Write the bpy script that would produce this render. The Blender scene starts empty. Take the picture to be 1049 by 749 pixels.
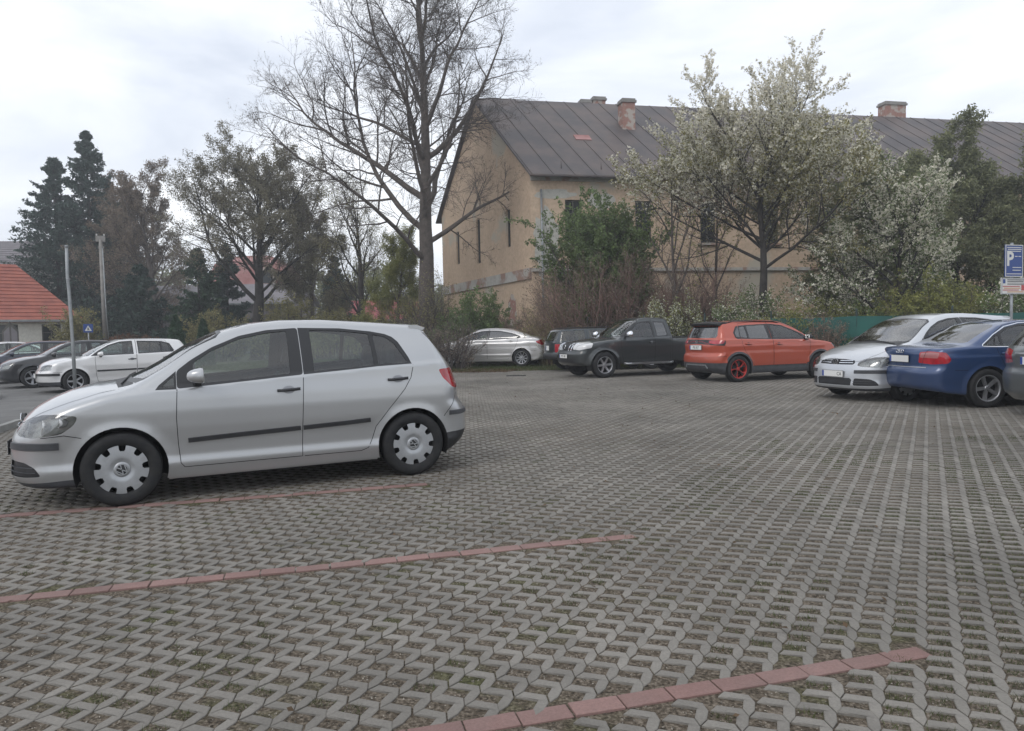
import bpy, bmesh, math, random
import numpy as np
from mathutils import Vector, Matrix
from mathutils.geometry import tessellate_polygon
PI = math.pi
sc = bpy.context.scene
# ------------------------------------------------------------------ camera
cam_d = bpy.data.cameras.new("camera"); cam = bpy.data.objects.new("camera", cam_d)
sc.collection.objects.link(cam); sc.camera = cam
cam_d.sensor_fit = 'HORIZONTAL'; cam_d.sensor_width = 36.0; cam_d.lens = 36.0*748/1049
cam_d.clip_start = 0.05; cam_d.clip_end = 2000
CAMH = 1.42
_p, _r = math.radians(2.72), math.radians(1.25)
fwd = Vector((0, math.cos(_p), -math.sin(_p))); up0 = Vector((0, math.sin(_p), math.cos(_p))); rt0 = Vector((1, 0, 0))
# the scene leans counter-clockwise in the picture: the camera is rolled clockwise
up = up0*math.cos(_r) + rt0*math.sin(_r); rt = rt0*math.cos(_r) - up0*math.sin(_r)
M = Matrix((rt, up, -fwd)).transposed().to_4x4(); M.translation = (0, 0, CAMH)
cam.matrix_world = M
# ------------------------------------------------------------------ sky, sun, exposure
SUN_EL, SUN_AZ = 42, 215
HAZE = .0019
w = bpy.data.worlds.new("World"); sc.world = w; w.use_nodes = True
nt = w.node_tree; N = nt.nodes; Lk = nt.links
bg = N['Background']; bg.inputs[1].default_value = 0.12
sky = N.new('ShaderNodeTexSky'); sky.sky_type = 'NISHITA'; sky.sun_disc = False
sky.sun_elevation = math.radians(SUN_EL); sky.sun_rotation = math.radians(SUN_AZ)
tc = N.new('ShaderNodeTexCoord'); mp = N.new('ShaderNodeMapping'); mp.inputs['Scale'].default_value = (1.0, 1.0, 3.2)
nz = N.new('ShaderNodeTexNoise'); nz.inputs['Scale'].default_value = 1.9; nz.inputs['Detail'].default_value = 6; nz.inputs['Roughness'].default_value = .52
nz.inputs['Distortion'].default_value = .35
cr = N.new('ShaderNodeValToRGB'); e = cr.color_ramp.elements
e[0].position = .36; e[0].color = (5.2, 5.6, 6.35, 1); e[1].position = .64; e[1].color = (8.8, 8.95, 9.2, 1)
mx = N.new('ShaderNodeMix'); mx.data_type = 'RGBA'; mx.inputs[0].default_value = .9
Lk.new(tc.outputs['Generated'], mp.inputs[0]); Lk.new(mp.outputs[0], nz.inputs['Vector']); Lk.new(nz.outputs[0], cr.inputs[0])
Lk.new(sky.outputs[0], mx.inputs[6]); Lk.new(cr.outputs[0], mx.inputs[7]); Lk.new(mx.outputs[2], bg.inputs[0])
sl = bpy.data.lights.new("sun", 'SUN'); sl.energy = 0.7; sl.angle = math.radians(25); sl.color = (1, .96, .9)
so = bpy.data.objects.new("sun", sl); sc.collection.objects.link(so)
sd = Vector((math.sin(math.radians(SUN_AZ))*math.cos(math.radians(SUN_EL)), math.cos(math.radians(SUN_AZ))*math.cos(math.radians(SUN_EL)), math.sin(math.radians(SUN_EL))))
so.rotation_euler = sd.to_track_quat('Z', 'Y').to_euler()
vs = sc.view_settings; vs.view_transform = 'Standard'; vs.look = 'None'; vs.exposure = 0.40; vs.gamma = 1; vs.use_curve_mapping = False
sc.cycles.transparent_max_bounces = 24; sc.cycles.max_bounces = 7; sc.cycles.glossy_bounces = 3

# ------------------------------------------------------------------ materials
def newmat(name):
    m = bpy.data.materials.new(name); m.use_nodes = True
    return m, m.node_tree.nodes, m.node_tree.links, m.node_tree.nodes['Principled BSDF']
def hexl(c): return (c[0], c[1], c[2], 1)
def pmat(name, col, rough=.5, metal=0, coat=0, spec=.5, noise=0, nscale=8, col2=None, bump=0, bscale=40, rnd=0, detail=4, coord='Object', ramp=(.35, .65), sss=0):
    """principled with optional noise blend between col and col2, per-island brightness variation and bump"""
    m, n, l, b = newmat(name)
    b.inputs['Roughness'].default_value = rough; b.inputs['Metallic'].default_value = metal
    b.inputs['Coat Weight'].default_value = coat; b.inputs['Coat Roughness'].default_value = .06
    b.inputs['Specular IOR Level'].default_value = spec
    b.inputs['Base Color'].default_value = hexl(col)
    tc = n.new('ShaderNodeTexCoord'); src = None
    if noise or col2:
        t = n.new('ShaderNodeTexNoise'); t.inputs['Scale'].default_value = nscale; t.inputs['Detail'].default_value = detail; t.inputs['Roughness'].default_value = .6
        l.new(tc.outputs[coord], t.inputs['Vector'])
        r = n.new('ShaderNodeValToRGB'); c2 = col2 or tuple(c*(1-noise) for c in col)
        r.color_ramp.elements[0].position = ramp[0]; r.color_ramp.elements[1].position = ramp[1]
        r.color_ramp.elements[0].color = hexl(c2); r.color_ramp.elements[1].color = hexl(col)
        l.new(t.outputs[0], r.inputs[0]); src = r.outputs[0]
    if rnd:
        g = n.new('ShaderNodeNewGeometry'); mr = n.new('ShaderNodeMapRange')
        mr.inputs[3].default_value = 1-rnd; mr.inputs[4].default_value = 1+rnd
        l.new(g.outputs['Random Per Island'], mr.inputs[0])
        h = n.new('ShaderNodeHueSaturation'); h.inputs['Color'].default_value = hexl(col)
        l.new(mr.outputs[0], h.inputs['Value'])
        if src: l.new(src, h.inputs['Color'])
        src = h.outputs[0]
    if src: l.new(src, b.inputs['Base Color'])
    if bump:
        t2 = n.new('ShaderNodeTexNoise'); t2.inputs['Scale'].default_value = bscale; t2.inputs['Detail'].default_value = 5
        l.new(tc.outputs[coord], t2.inputs['Vector'])
        bp = n.new('ShaderNodeBump'); bp.inputs['Strength'].default_value = bump; bp.inputs['Distance'].default_value = .01
        l.new(t2.outputs[0], bp.inputs['Height']); l.new(bp.outputs[0], b.inputs['Normal'])
    return m
def glassmat(name, tint=(.62, .74, .72), rough=.0, base=.09):
    m, n, l, b = newmat(name); n.remove(b); out = n['Material Output']
    tr = n.new('ShaderNodeBsdfTransparent'); tr.inputs[0].default_value = hexl(tint)
    gl = n.new('ShaderNodeBsdfGlossy'); gl.inputs['Roughness'].default_value = .02; gl.inputs[0].default_value = (1, 1, 1, 1)
    lw = n.new('ShaderNodeFresnel'); lw.inputs[0].default_value = 1.5
    mr = n.new('ShaderNodeMapRange'); mr.inputs[1].default_value = 0; mr.inputs[2].default_value = 1; mr.inputs[3].default_value = base; mr.inputs[4].default_value = 1
    l.new(lw.outputs[0], mr.inputs[0])
    ms = n.new('ShaderNodeMixShader'); l.new(mr.outputs[0], ms.inputs[0]); l.new(tr.outputs[0], ms.inputs[1]); l.new(gl.outputs[0], ms.inputs[2])
    l.new(ms.outputs[0], out.inputs[0])
    return m
def paintmat(name, col, metal=.55, rough=.32, inner=(.05, .05, .055), dirt=.05):
    """car paint: metallic base, clear coat, faint road film; the inner face of the sheet is cabin trim"""
    m, n, l, b = newmat(name)
    b.inputs['Metallic'].default_value = metal; b.inputs['Roughness'].default_value = rough
    b.inputs['Coat Weight'].default_value = 1; b.inputs['Coat Roughness'].default_value = .05
    tc = n.new('ShaderNodeTexCoord'); t = n.new('ShaderNodeTexNoise'); t.inputs['Scale'].default_value = 3; t.inputs['Detail'].default_value = 7
    l.new(tc.outputs['Object'], t.inputs['Vector'])
    sep = n.new('ShaderNodeSeparateXYZ'); l.new(tc.outputs['Object'], sep.inputs[0])
    mr = n.new('ShaderNodeMapRange'); mr.inputs[1].default_value = .95; mr.inputs[2].default_value = .15; mr.inputs[3].default_value = .15; mr.inputs[4].default_value = 1
    l.new(sep.outputs[2], mr.inputs[0])
    mu = n.new('ShaderNodeMath'); mu.operation = 'MULTIPLY'; l.new(t.outputs[0], mu.inputs[0]); l.new(mr.outputs[0], mu.inputs[1])
    mu2 = n.new('ShaderNodeMath'); mu2.operation = 'MULTIPLY'; mu2.inputs[1].default_value = dirt*2.4; l.new(mu.outputs[0], mu2.inputs[0])
    mx = n.new('ShaderNodeMix'); mx.data_type = 'RGBA'; mx.inputs[6].default_value = hexl(col); mx.inputs[7].default_value = (.2, .18, .155, 1)
    l.new(mu2.outputs[0], mx.inputs[0]); l.new(mx.outputs[2], b.inputs['Base Color'])
    ad = n.new('ShaderNodeMath'); ad.operation = 'ADD'; ad.inputs[1].default_value = rough; l.new(mu2.outputs[0], ad.inputs[0]); l.new(ad.outputs[0], b.inputs['Roughness'])
    # orange peel
    t3 = n.new('ShaderNodeTexNoise'); t3.inputs['Scale'].default_value = 2.2; t3.inputs['Detail'].default_value = 1
    l.new(tc.outputs['Object'], t3.inputs['Vector'])
    bp = n.new('ShaderNodeBump'); bp.inputs['Strength'].default_value = .08; bp.inputs['Distance'].default_value = .02
    l.new(t3.outputs[0], bp.inputs['Height']); l.new(bp.outputs[0], b.inputs['Coat Normal'])
    db = n.new('ShaderNodeBsdfDiffuse'); db.inputs[0].default_value = hexl(inner)
    g = n.new('ShaderNodeNewGeometry'); ms = n.new('ShaderNodeMixShader')
    l.new(g.outputs['Backfacing'], ms.inputs[0]); l.new(b.outputs[0], ms.inputs[1]); l.new(db.outputs[0], ms.inputs[2]); l.new(ms.outputs[0], n['Material Output'].inputs[0])
    return m
def leafmat(name, col, col2, rnd=.35, trans=.35, nscale=1.2):
    m = pmat(name, col, rough=.6, col2=col2, nscale=nscale, rnd=rnd, spec=.25)
    n, l = m.node_tree.nodes, m.node_tree.links; b = n['Principled BSDF']; src = b.inputs['Base Color'].links[0].from_socket
    t = n.new('ShaderNodeBsdfTranslucent'); l.new(src, t.inputs[0])
    ms = n.new('ShaderNodeMixShader'); ms.inputs[0].default_value = trans; l.new(b.outputs[0], ms.inputs[1]); l.new(t.outputs[0], ms.inputs[2]); l.new(ms.outputs[0], n['Material Output'].inputs[0])
    return m
MT = {}
MT['tyre'] = pmat('tyre_rubber', (.014, .015, .017), rough=.75, col2=(.024, .024, .024), nscale=14, bump=.1, bscale=60, spec=.3)
MT['black'] = pmat('black_plastic', (.022, .023, .026), rough=.5, noise=.3, nscale=10)
MT['gap'] = pmat('shut_line', (.006, .006, .007), rough=.9)
MT['dark'] = pmat('dark_underbody', (.012, .012, .013), rough=.9)
MT['greyplastic'] = pmat('grey_plastic', (.055, .058, .065), rough=.55, noise=.3, nscale=9)
MT['trim'] = pmat('window_rubber', (.012, .013, .015), rough=.35)
MT['glass'] = glassmat('window_glass', (.74, .86, .82), base=.045)
MT['glass_d'] = glassmat('privacy_glass', (.10, .12, .13), base=.12)
MT['wscreen'] = glassmat('windscreen_glass', (.66, .78, .75), base=.16)
MT['lens'] = glassmat('headlamp_lens', (.88, .9, .92), base=.12)
MT['chrome'] = pmat('chrome', (.75, .77, .8), rough=.12, metal=1)
MT['alu'] = pmat('alloy_rim', (.42, .43, .45), rough=.36, metal=.75, noise=.25, nscale=9)
MT['cap'] = pmat('silver_wheel_cover', (.40, .415, .43), rough=.38, metal=.45, noise=.18, nscale=10)
MT['reflector'] = pmat('lamp_reflector', (.62, .63, .62), rough=.3, metal=.55, noise=.3, nscale=30)
MT['lampbowl'] = pmat('lamp_housing', (.30, .31, .29), rough=.4, metal=.3, noise=.2, nscale=30)
MT['redlens'] = pmat('red_lens', (.42, .008, .02), rough=.12, coat=1, noise=.35, nscale=12)
MT['pinklens'] = pmat('clear_pink_lens', (.36, .13, .13), rough=.12, coat=1)
MT['clearlens'] = pmat('white_lens', (.6, .6, .6), rough=.12, coat=1)
MT['amber'] = pmat('amber_lens', (.5, .17, .03), rough=.15, coat=1)
MT['plate'] = pmat('plate_white', (.72, .72, .70), rough=.4)
MT['plateblue'] = pmat('plate_blue', (.02, .06, .30), rough=.4)
MT['ink'] = pmat('plate_ink', (.01, .01, .01), rough=.5)
MT['seat'] = pmat('seat_cloth', (.045, .047, .052), rough=.95, noise=.3, nscale=20)
MT['dash'] = pmat('dashboard_plastic', (.03, .031, .034), rough=.8)
MT['p_silver'] = paintmat('silver_paint', (.42, .43, .44), metal=.6, rough=.30)
MT['p_silver2'] = paintmat('light_silver_paint', (.52, .54, .57), metal=.45, rough=.30)
MT['p_silver3'] = paintmat('pale_silver_paint', (.66, .66, .66), metal=.25, rough=.32)
MT['p_silver4'] = paintmat('warm_silver_paint', (.56, .55, .545), metal=.5, rough=.3)
MT['p_pickup'] = paintmat('charcoal_paint', (.022, .028, .031), metal=.2, rough=.36, dirt=.08)
MT['p_orange'] = paintmat('orange_red_paint', (.40, .060, .026), metal=.15, rough=.34, dirt=.10)
MT['p_blue'] = paintmat('blue_paint', (.012, .045, .14), metal=.3, rough=.3, dirt=.09)
MT['p_grey'] = paintmat('grey_paint', (.12, .135, .145), metal=.5, rough=.3)
MT['p_green'] = paintmat('dark_green_paint', (.018, .028, .034), metal=.2, rough=.3)
MT['p_black'] = paintmat('black_paint', (.008, .009, .013), metal=.0, rough=.3, dirt=.02)
MT['p_navy'] = paintmat('navy_paint', (.010, .016, .04), metal=.1, rough=.3, dirt=.02)

# ------------------------------------------------------------------ object helpers
def link(o, parent=None):
    sc.collection.objects.link(o)
    if parent is not None: o.parent = parent
    return o
def tag(o, label=None, cat=None, group=None, kind=None):
    if label: o['label'] = label
    if cat: o['category'] = cat
    if group: o['group'] = group
    if kind: o['kind'] = kind
    return o
def thing(name, loc=(0, 0, 0), rz=0, label=None, cat=None, group=None):
    o = bpy.data.objects.new(name, None); link(o); o.location = loc; o.rotation_euler = (0, 0, rz); o.empty_display_size = .1
    return tag(o, label, cat, group)
class MB:
    def __init__(s): s.v = []; s.f = []; s.m = []; s.sm = []
    def add(s, vs, fs, mi=0, smooth=False):
        b = len(s.v); s.v += [tuple(p) for p in vs]
        for f in fs: s.f.append(tuple(i+b for i in f)); s.m.append(mi); s.sm.append(smooth)
    def box(s, c, d, mi=0, R=None):
        vs = [Vector((x*d[0]/2, y*d[1]/2, z*d[2]/2)) for x in (-1, 1) for y in (-1, 1) for z in (-1, 1)]
        if R is not None: vs = [R @ p for p in vs]
        c = Vector(c); s.add([p+c for p in vs], [(0, 1, 3, 2), (4, 6, 7, 5), (0, 4, 5, 1), (2, 3, 7, 6), (0, 2, 6, 4), (1, 5, 7, 3)], mi)
    def tube(s, pts, rad, n=8, mi=0, caps=True, smooth=True):
        pts = [Vector(p) for p in pts]
        if not hasattr(rad, '__len__'): rad = [rad]*len(pts)
        vs = []; fr = None
        for i, p in enumerate(pts):
            d = (pts[min(i+1, len(pts)-1)]-pts[max(i-1, 0)]).normalized()
            if fr is None:
                a = Vector((0, 0, 1)) if abs(d.z) < .9 else Vector((1, 0, 0)); fr = d.cross(a).normalized()
            fr = (fr-d*fr.dot(d)).normalized(); g = d.cross(fr)
            for k in range(n):
                t = 2*PI*k/n; vs.append(p+(fr*math.cos(t)+g*math.sin(t))*rad[i])
        fs = [(i*n+k, i*n+(k+1) % n, (i+1)*n+(k+1) % n, (i+1)*n+k) for i in range(len(pts)-1) for k in range(n)]
        if caps: fs += [tuple(range(n-1, -1, -1)), tuple((len(pts)-1)*n+k for k in range(n))]
        s.add(vs, fs, mi, smooth)
    def lathe(s, prof, n=32, axis='y', c=(0, 0, 0), mi=0, smooth=True, a0=0, a1=2*PI):
        """prof: (radius, along)"""
        full = abs(a1-a0-2*PI) < 1e-6; m = n if full else n+1; vs = []
        for r, h in prof:
            for k in range(m):
                t = a0+(a1-a0)*k/n; a, b = r*math.cos(t), r*math.sin(t)
                p = (a, h, b) if axis == 'y' else ((a, b, h) if axis == 'z' else (h, a, b))
                vs.append(Vector(p)+Vector(c))
        fs = [(i*m+k, i*m+(k+1) % m, (i+1)*m+(k+1) % m, (i+1)*m+k) for i in range(len(prof)-1) for k in range(n)]
        s.add(vs, fs, mi, smooth)
    def prism(s, poly, lo, hi, axis='y', mi=0):
        """poly in the plane perpendicular to axis, extruded lo..hi"""
        def P(a, b, h): return (a, h, b) if axis == 'y' else ((a, b, h) if axis == 'z' else (h, a, b))
        n = len(poly); vs = [P(a, b, lo) for a, b in poly]+[P(a, b, hi) for a, b in poly]
        tri = tessellate_polygon([[Vector((a, b, 0)) for a, b in poly]])
        fs = [tuple(t) for t in tri]+[tuple(n+i for i in reversed(t)) for t in tri]+[(i, (i+1) % n, n+(i+1) % n, n+i) for i in range(n)]
        s.add(vs, fs, mi)
    def build(s, name, mats, parent=None, fix=True):
        me = bpy.data.meshes.new(name); me.from_pydata(s.v, [], s.f)
        if not isinstance(mats, (list, tuple)): mats = [mats]
        for m in mats: me.materials.append(m)
        me.polygons.foreach_set('material_index', s.m); me.polygons.foreach_set('use_smooth', s.sm)
        if fix:
            bm = bmesh.new(); bm.from_mesh(me); bmesh.ops.recalc_face_normals(bm, faces=bm.faces); bm.to_mesh(me); bm.free()
        me.update()
        return link(bpy.data.objects.new(name, me), parent)
def npmesh(name, V, F, mats, parent=None, mi=None, smooth=False):
    """V (n,3), F (m,k) all faces of k corners"""
    me = bpy.data.meshes.new(name); V = np.asarray(V, np.float32); F = np.asarray(F, np.int32); k = F.shape[1]
    me.vertices.add(len(V)); me.vertices.foreach_set('co', V.ravel())
    me.loops.add(F.size); me.loops.foreach_set('vertex_index', F.ravel())
    me.polygons.add(len(F)); me.polygons.foreach_set('loop_start', np.arange(len(F), dtype=np.int32)*k)
    if not isinstance(mats, (list, tuple)): mats = [mats]
    for m in mats: me.materials.append(m)
    if mi is not None: me.polygons.foreach_set('material_index', np.asarray(mi, np.int32))
    me.polygons.foreach_set('use_smooth', np.full(len(F), smooth))
    me.update(calc_edges=True); me.validate()
    return link(bpy.data.objects.new(name, me), parent)
_tm = {}
def textmesh(s, size, name, mat, parent, loc, rot, bold=0.0, depth=.002, sx=1.0):
    key = (s, size, bold, sx, mat.name)
    if key not in _tm:
        cu = bpy.data.curves.new('t', 'FONT'); cu.body = s; cu.size = size; cu.align_x = 'CENTER'; cu.align_y = 'CENTER'; cu.extrude = depth; cu.offset = bold; cu.resolution_u = 3
        o = bpy.data.objects.new('t', cu); sc.collection.objects.link(o); o.scale = (1, 1, 1)
        bpy.context.view_layer.update()
        me = bpy.data.meshes.new_from_object(o.evaluated_get(bpy.context.evaluated_depsgraph_get()))
        me.transform(Matrix.Diagonal((sx, 1, 1, 1))); me.materials.clear(); me.materials.append(mat)
        bpy.data.objects.remove(o); bpy.data.curves.remove(cu); _tm[key] = me
    o = link(bpy.data.objects.new(name, _tm[key]), parent); o.location = loc; o.rotation_euler = rot
    return o
# ------------------------------------------------------------------ ground
rng = np.random.default_rng(7)
A1 = math.radians(15.0)                                  # direction of the red bay lines
u1 = np.array([math.cos(A1), math.sin(A1)]); n1 = np.array([-u1[1], u1[0]])
la = .1405*np.array([math.cos(math.radians(-19.5)), math.sin(math.radians(-19.5))])
lb = .1175*np.array([math.cos(math.radians(60.2)), math.sin(math.radians(60.2))])
he = np.array([math.cos(math.radians(-20.0)), math.sin(math.radians(-20.0))]); hn = np.array([-he[1], he[0]])
HW, HH = .094, .063
def soil_mat():
    m, n, l, b = newmat('joint_fill'); tc = n.new('ShaderNodeTexCoord'); b.inputs['Roughness'].default_value = .95; b.inputs['Specular IOR Level'].default_value = .15
    def nse(s, d=5, dist=0):
        t = n.new('ShaderNodeTexNoise'); t.inputs['Scale'].default_value = s; t.inputs['Detail'].default_value = d; t.inputs['Distortion'].default_value = dist; l.new(tc.outputs['Object'], t.inputs['Vector']); return t
    def ramp(src, stops):
        r = n.new('ShaderNodeValToRGB')
        while len(r.color_ramp.elements) < len(stops): r.color_ramp.elements.new(.5)
        for e, (p, c) in zip(r.color_ramp.elements, stops): e.position = p; e.color = hexl(c)
        l.new(src, r.inputs[0]); return r.outputs[0]
    t1 = nse(75, 6); t2 = nse(2.3, 5); t3 = nse(.55, 4); vo = n.new('ShaderNodeTexVoronoi'); vo.inputs['Scale'].default_value = 140; l.new(tc.outputs['Object'], vo.inputs['Vector'])
    base = ramp(t1.outputs[0], [(.3, (.027, .023, .018)), (.5, (.095, .077, .058)), (.72, (.215, .185, .15))])
    green = ramp(t1.outputs[0], [(.3, (.02, .022, .01)), (.6, (.075, .085, .03)), (.8, (.15, .14, .07))])
    gm = ramp(t2.outputs[0], [(.54, (0, 0, 0)), (.74, (1, 1, 1))])
    mx = n.new('ShaderNodeMix'); mx.data_type = 'RGBA'; l.new(gm, mx.inputs[0]); l.new(base, mx.inputs[6]); l.new(green, mx.inputs[7])
    l.new(mx.outputs[2], b.inputs['Base Color'])
    bp = n.new('ShaderNodeBump'); bp.inputs['Strength'].default_value = .9; bp.inputs['Distance'].default_value = .006
    l.new(t1.outputs[0], bp.inputs['Height']); l.new(bp.outputs[0], b.inputs['Normal'])
    return m
def stone_mat(name, c1, c2, stain=.35):
    m, n, l, b = newmat(name); tc = n.new('ShaderNodeTexCoord'); b.inputs['Roughness'].default_value = .82; b.inputs['Specular IOR Level'].default_value = .3
    def nse(s, d=5):
        t = n.new('ShaderNodeTexNoise'); t.inputs['Scale'].default_value = s; t.inputs['Detail'].default_value = d; t.inputs['Roughness'].default_value = .62; l.new(tc.outputs['Object'], t.inputs['Vector']); return t.outputs[0]
    def mr(src, a, bb, c, d):
        r = n.new('ShaderNodeMapRange'); l.new(src, r.inputs[0]); [setattr(r.inputs[i+1], 'default_value', v) for i, v in enumerate((a, bb, c, d))]; return r.outputs[0]
    def mul(a, bb):
        r = n.new('ShaderNodeMath'); r.operation = 'MULTIPLY'; l.new(a, r.inputs[0]); l.new(bb, r.inputs[1]); return r.outputs[0]
    g = n.new('ShaderNodeNewGeometry')
    v = mul(mul(mr(nse(90, 4), .3, .7, .86, 1.12), mr(nse(.42, 6), .32, .68, 1-stain, 1.10)), mul(mr(nse(5, 5), .3, .7, .9, 1.08), mr(g.outputs['Random Per Island'], 0, 1, .88, 1.1)))
    mx = n.new('ShaderNodeMix'); mx.data_type = 'RGBA'; mx.inputs[6].default_value = hexl(c1); mx.inputs[7].default_value = hexl(c2); l.new(mr(nse(1.3, 5), .4, .65, 0, 1), mx.inputs[0])
    sm = n.new('ShaderNodeVectorMath'); sm.operation = 'SCALE'; l.new(mx.outputs[2], sm.inputs[0]); l.new(v, sm.inputs['Scale']); l.new(sm.outputs[0], b.inputs['Base Color'])
    bp = n.new('ShaderNodeBump'); bp.inputs['Strength'].default_value = .5; bp.inputs['Distance'].default_value = .003; l.new(nse(220, 4), bp.inputs['Height']); l.new(bp.outputs[0], b.inputs['Normal'])
    return m
MT['soil'] = soil_mat()
MT['stone'] = stone_mat('grey_paver', (.235, .220, .196), (.20, .187, .167))
MT['redstone'] = stone_mat('red_block', (.27, .165, .148), (.23, .155, .14), .25)
MT['asphalt'] = stone_mat('asphalt', (.165, .163, .158), (.13, .13, .128), .25)
MT['kerb'] = stone_mat('kerb_concrete', (.30, .30, .285), (.25, .25, .24), .2)
MT['field'] = pmat('verge_soil', (.10, .085, .055), rough=.95, col2=(.045, .06, .022), nscale=1.4, bump=.5, bscale=12, detail=8)
MT['whiteline'] = pmat('road_paint', (.62, .62, .6), rough=.7, col2=(.3, .3, .29), nscale=9, ramp=(.3, .5), detail=8)

def sheet(name, poly, z, mat):
    me = bpy.data.meshes.new(name); tri = tessellate_polygon([[Vector((x, y, 0)) for x, y in poly]])
    me.from_pydata([(x, y, z) for x, y in poly], [], [tuple(t) for t in tri]); me.materials.append(mat)
    bm = bmesh.new(); bm.from_mesh(me)
    for f in bm.faces:
        f.normal_update()
        if f.normal.z < 0: f.normal_flip()
    bm.to_mesh(me); bm.free(); me.update()
    return tag(link(bpy.data.objects.new(name, me)), kind='structure')
sheet('ground', [(-600, -60), (600, -60), (600, 900), (-600, 900)], -.036, MT['field'])

# bay of the car park: outline of the paved lot
KB0, KB1 = np.array([-6.75, 7.6]), np.array([-9.2, 14.9])       # left edge with kerb
LOT = [(-4.6, 1.2), (-5.2, -2), (24, -2), (24, 20.0), (16, 22.6), (9.0, 25.4), (2.6, 25.9), (-1.5, 25.6), (-9.6, 29.6), (-14, 31), (-12.6, 25.4), (-9.2, 14.9), (-6.75, 7.6)]
sheet('paving_bed', LOT, -.007, MT['soil'])
def inpoly(P, poly):
    c = np.zeros(len(P), bool); j = len(poly)-1
    for i in range(len(poly)):
        xi, yi = poly[i]; xj, yj = poly[j]
        m = ((yi > P[:, 1]) != (yj > P[:, 1])) & (P[:, 0] < (xj-xi)*(P[:, 1]-yi)/(yj-yi+1e-12)+xi)
        c ^= m; j = i
    return c
# asphalt seen behind the bays
def corners(i, j):
    O = i[:, None]*la+j[:, None]*lb
    return dict(LL=O, LR=O+he*HW, UL=O+hn*HH, UR=O+he*HW+hn*HH)
I, J = np.meshgrid(np.arange(-260, 260), np.arange(-240, 300)); I = I.ravel(); J = J.ravel()
cen = I[:, None]*la+J[:, None]*lb+he*.1
keep = (cen[:, 1] > .9) & (cen[:, 1] < 30) & (np.abs(cen[:, 0]) < .74*cen[:, 1]+2.6)
I, J, cen = I[keep], J[keep], cen[keep]
keep = inpoly(cen, LOT)
# red lines: point, start, end along u1
P_L1 = np.array([-2.857, 3.972]); P_L2 = np.array([-.288, 2.54])
REDS = []
for p, s0, s1 in ((P_L1, -2.9, 3.80), (P_L2, -5.0, 2.12), (P_L1+n1*2.22+u1*.3, -3.2, 2.4)):
    REDS.append((p, s0, s1))
for p, s0, s1 in REDS:
    d = cen-p; s = d@u1; t = d@n1
    keep &= ~((np.abs(t) < .087) & (s > s0-.05) & (s < s1+.05))
I, J, cen = I[keep], J[keep], cen[keep]
c0 = corners(I, J); c1 = corners(I+1, J-1); c2 = corners(I+1, J-2); cm = corners(I, J-1)
OUT = np.stack([c0['LL'], c0['LR'], c1['UL'], c1['LL'], c2['UL'], cm['LR'], cm['UR'], cm['UL']], 1)   # n,8,2
nS = len(OUT)
def inset2(P, d):
    # parallel inset of closed polygons
    prv = np.roll(P, 1, 1); nxt = np.roll(P, -1, 1)
    e1 = P-prv; e2 = nxt-P; e1 /= np.linalg.norm(e1, axis=2, keepdims=True)+1e-9; e2 /= np.linalg.norm(e2, axis=2, keepdims=True)+1e-9
    area = np.sum(P[:, :, 0]*nxt[:, :, 1]-nxt[:, :, 0]*P[:, :, 1], 1); sg = np.sign(area)[:, None, None]
    a = np.stack([-e1[:, :, 1], e1[:, :, 0]], 2)*sg; b = np.stack([-e2[:, :, 1], e2[:, :, 0]], 2)*sg
    return P+(a+b)*(d/(1+np.sum(a*b, 2)))[:, :, None]
def bricks(name, OUT, mat, ztop, tilt, lip=.0035, gap=.0022):
    n, k, _ = OUT.shape
    jit = rng.normal(0, .0013, (n, 1, 2)); ang = rng.normal(0, .006, n)
    ce = OUT.mean(1, keepdims=True); D = OUT-ce; ca, sa = np.cos(ang)[:, None], np.sin(ang)[:, None]
    OUT = ce+np.stack([D[:, :, 0]*ca-D[:, :, 1]*sa, D[:, :, 0]*sa+D[:, :, 1]*ca], 2)+jit
    o = inset2(OUT, gap); t = inset2(OUT, gap+lip)
    zz = ztop+rng.normal(0, .0012, n)+.004*np.sin(ce[:, 0, 0]*1.3+.7)*np.sin(ce[:, 0, 1]*1.1); sl = rng.normal(0, tilt, (n, 2))
    def Z(P, dz): return np.concatenate([P, (zz[:, None]+dz+np.sum((P-ce)*sl[:, None, :], 2))[:, :, None]], 2)
    V = np.concatenate([Z(t, 0), Z(o, -.0022), Z(o, -.045)], 1).reshape(-1, 3)
    tri = tessellate_polygon([[Vector((p[0], p[1], 0)) for p in OUT[0]]])
    F3 = []
    for a, b, c in tri: F3.append((a, b, c))
    F3 = np.array(F3); p = OUT[0]
    for q in F3:
        A, B, C = p[q[0]], p[q[1]], p[q[2]]
        if (B[0]-A[0])*(C[1]-A[1])-(B[1]-A[1])*(C[0]-A[0]) < 0: q[[1, 2]] = q[[2, 1]]
    ar = np.sum(p[:, 0]*np.roll(p[:, 1], -1)-np.roll(p[:, 0], -1)*p[:, 1])
    Q = []
    for r in (0, 1):
        for i in range(k):
            j = (i+1) % k; a, b, c, d = r*k+i, r*k+j, (r+1)*k+j, (r+1)*k+i
            q = (a, d, c, b) if ar > 0 else (a, b, c, d); Q += [(q[0], q[1], q[2]), (q[0], q[2], q[3])]
    F = np.concatenate([F3, np.array(Q)], 0); base = (np.arange(n)*3*k)[:, None, None]
    F = (F[None]+base).reshape(-1, 3)
    return tag(npmesh(name, V, F, mat), kind='structure')
bricks('paving', OUT, MT['stone'], .0, .010)
rb = []
for p, s0, s1 in REDS:
    s = s1-.2
    while s > s0:
        q = p+u1*s; rb.append([q-n1*.05, q+u1*.2-n1*.05, q+u1*.2+n1*.05, q+n1*.05]); s -= .203
bricks('red_marking_blocks', np.array(rb), MT['redstone'], .001, .008)

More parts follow.
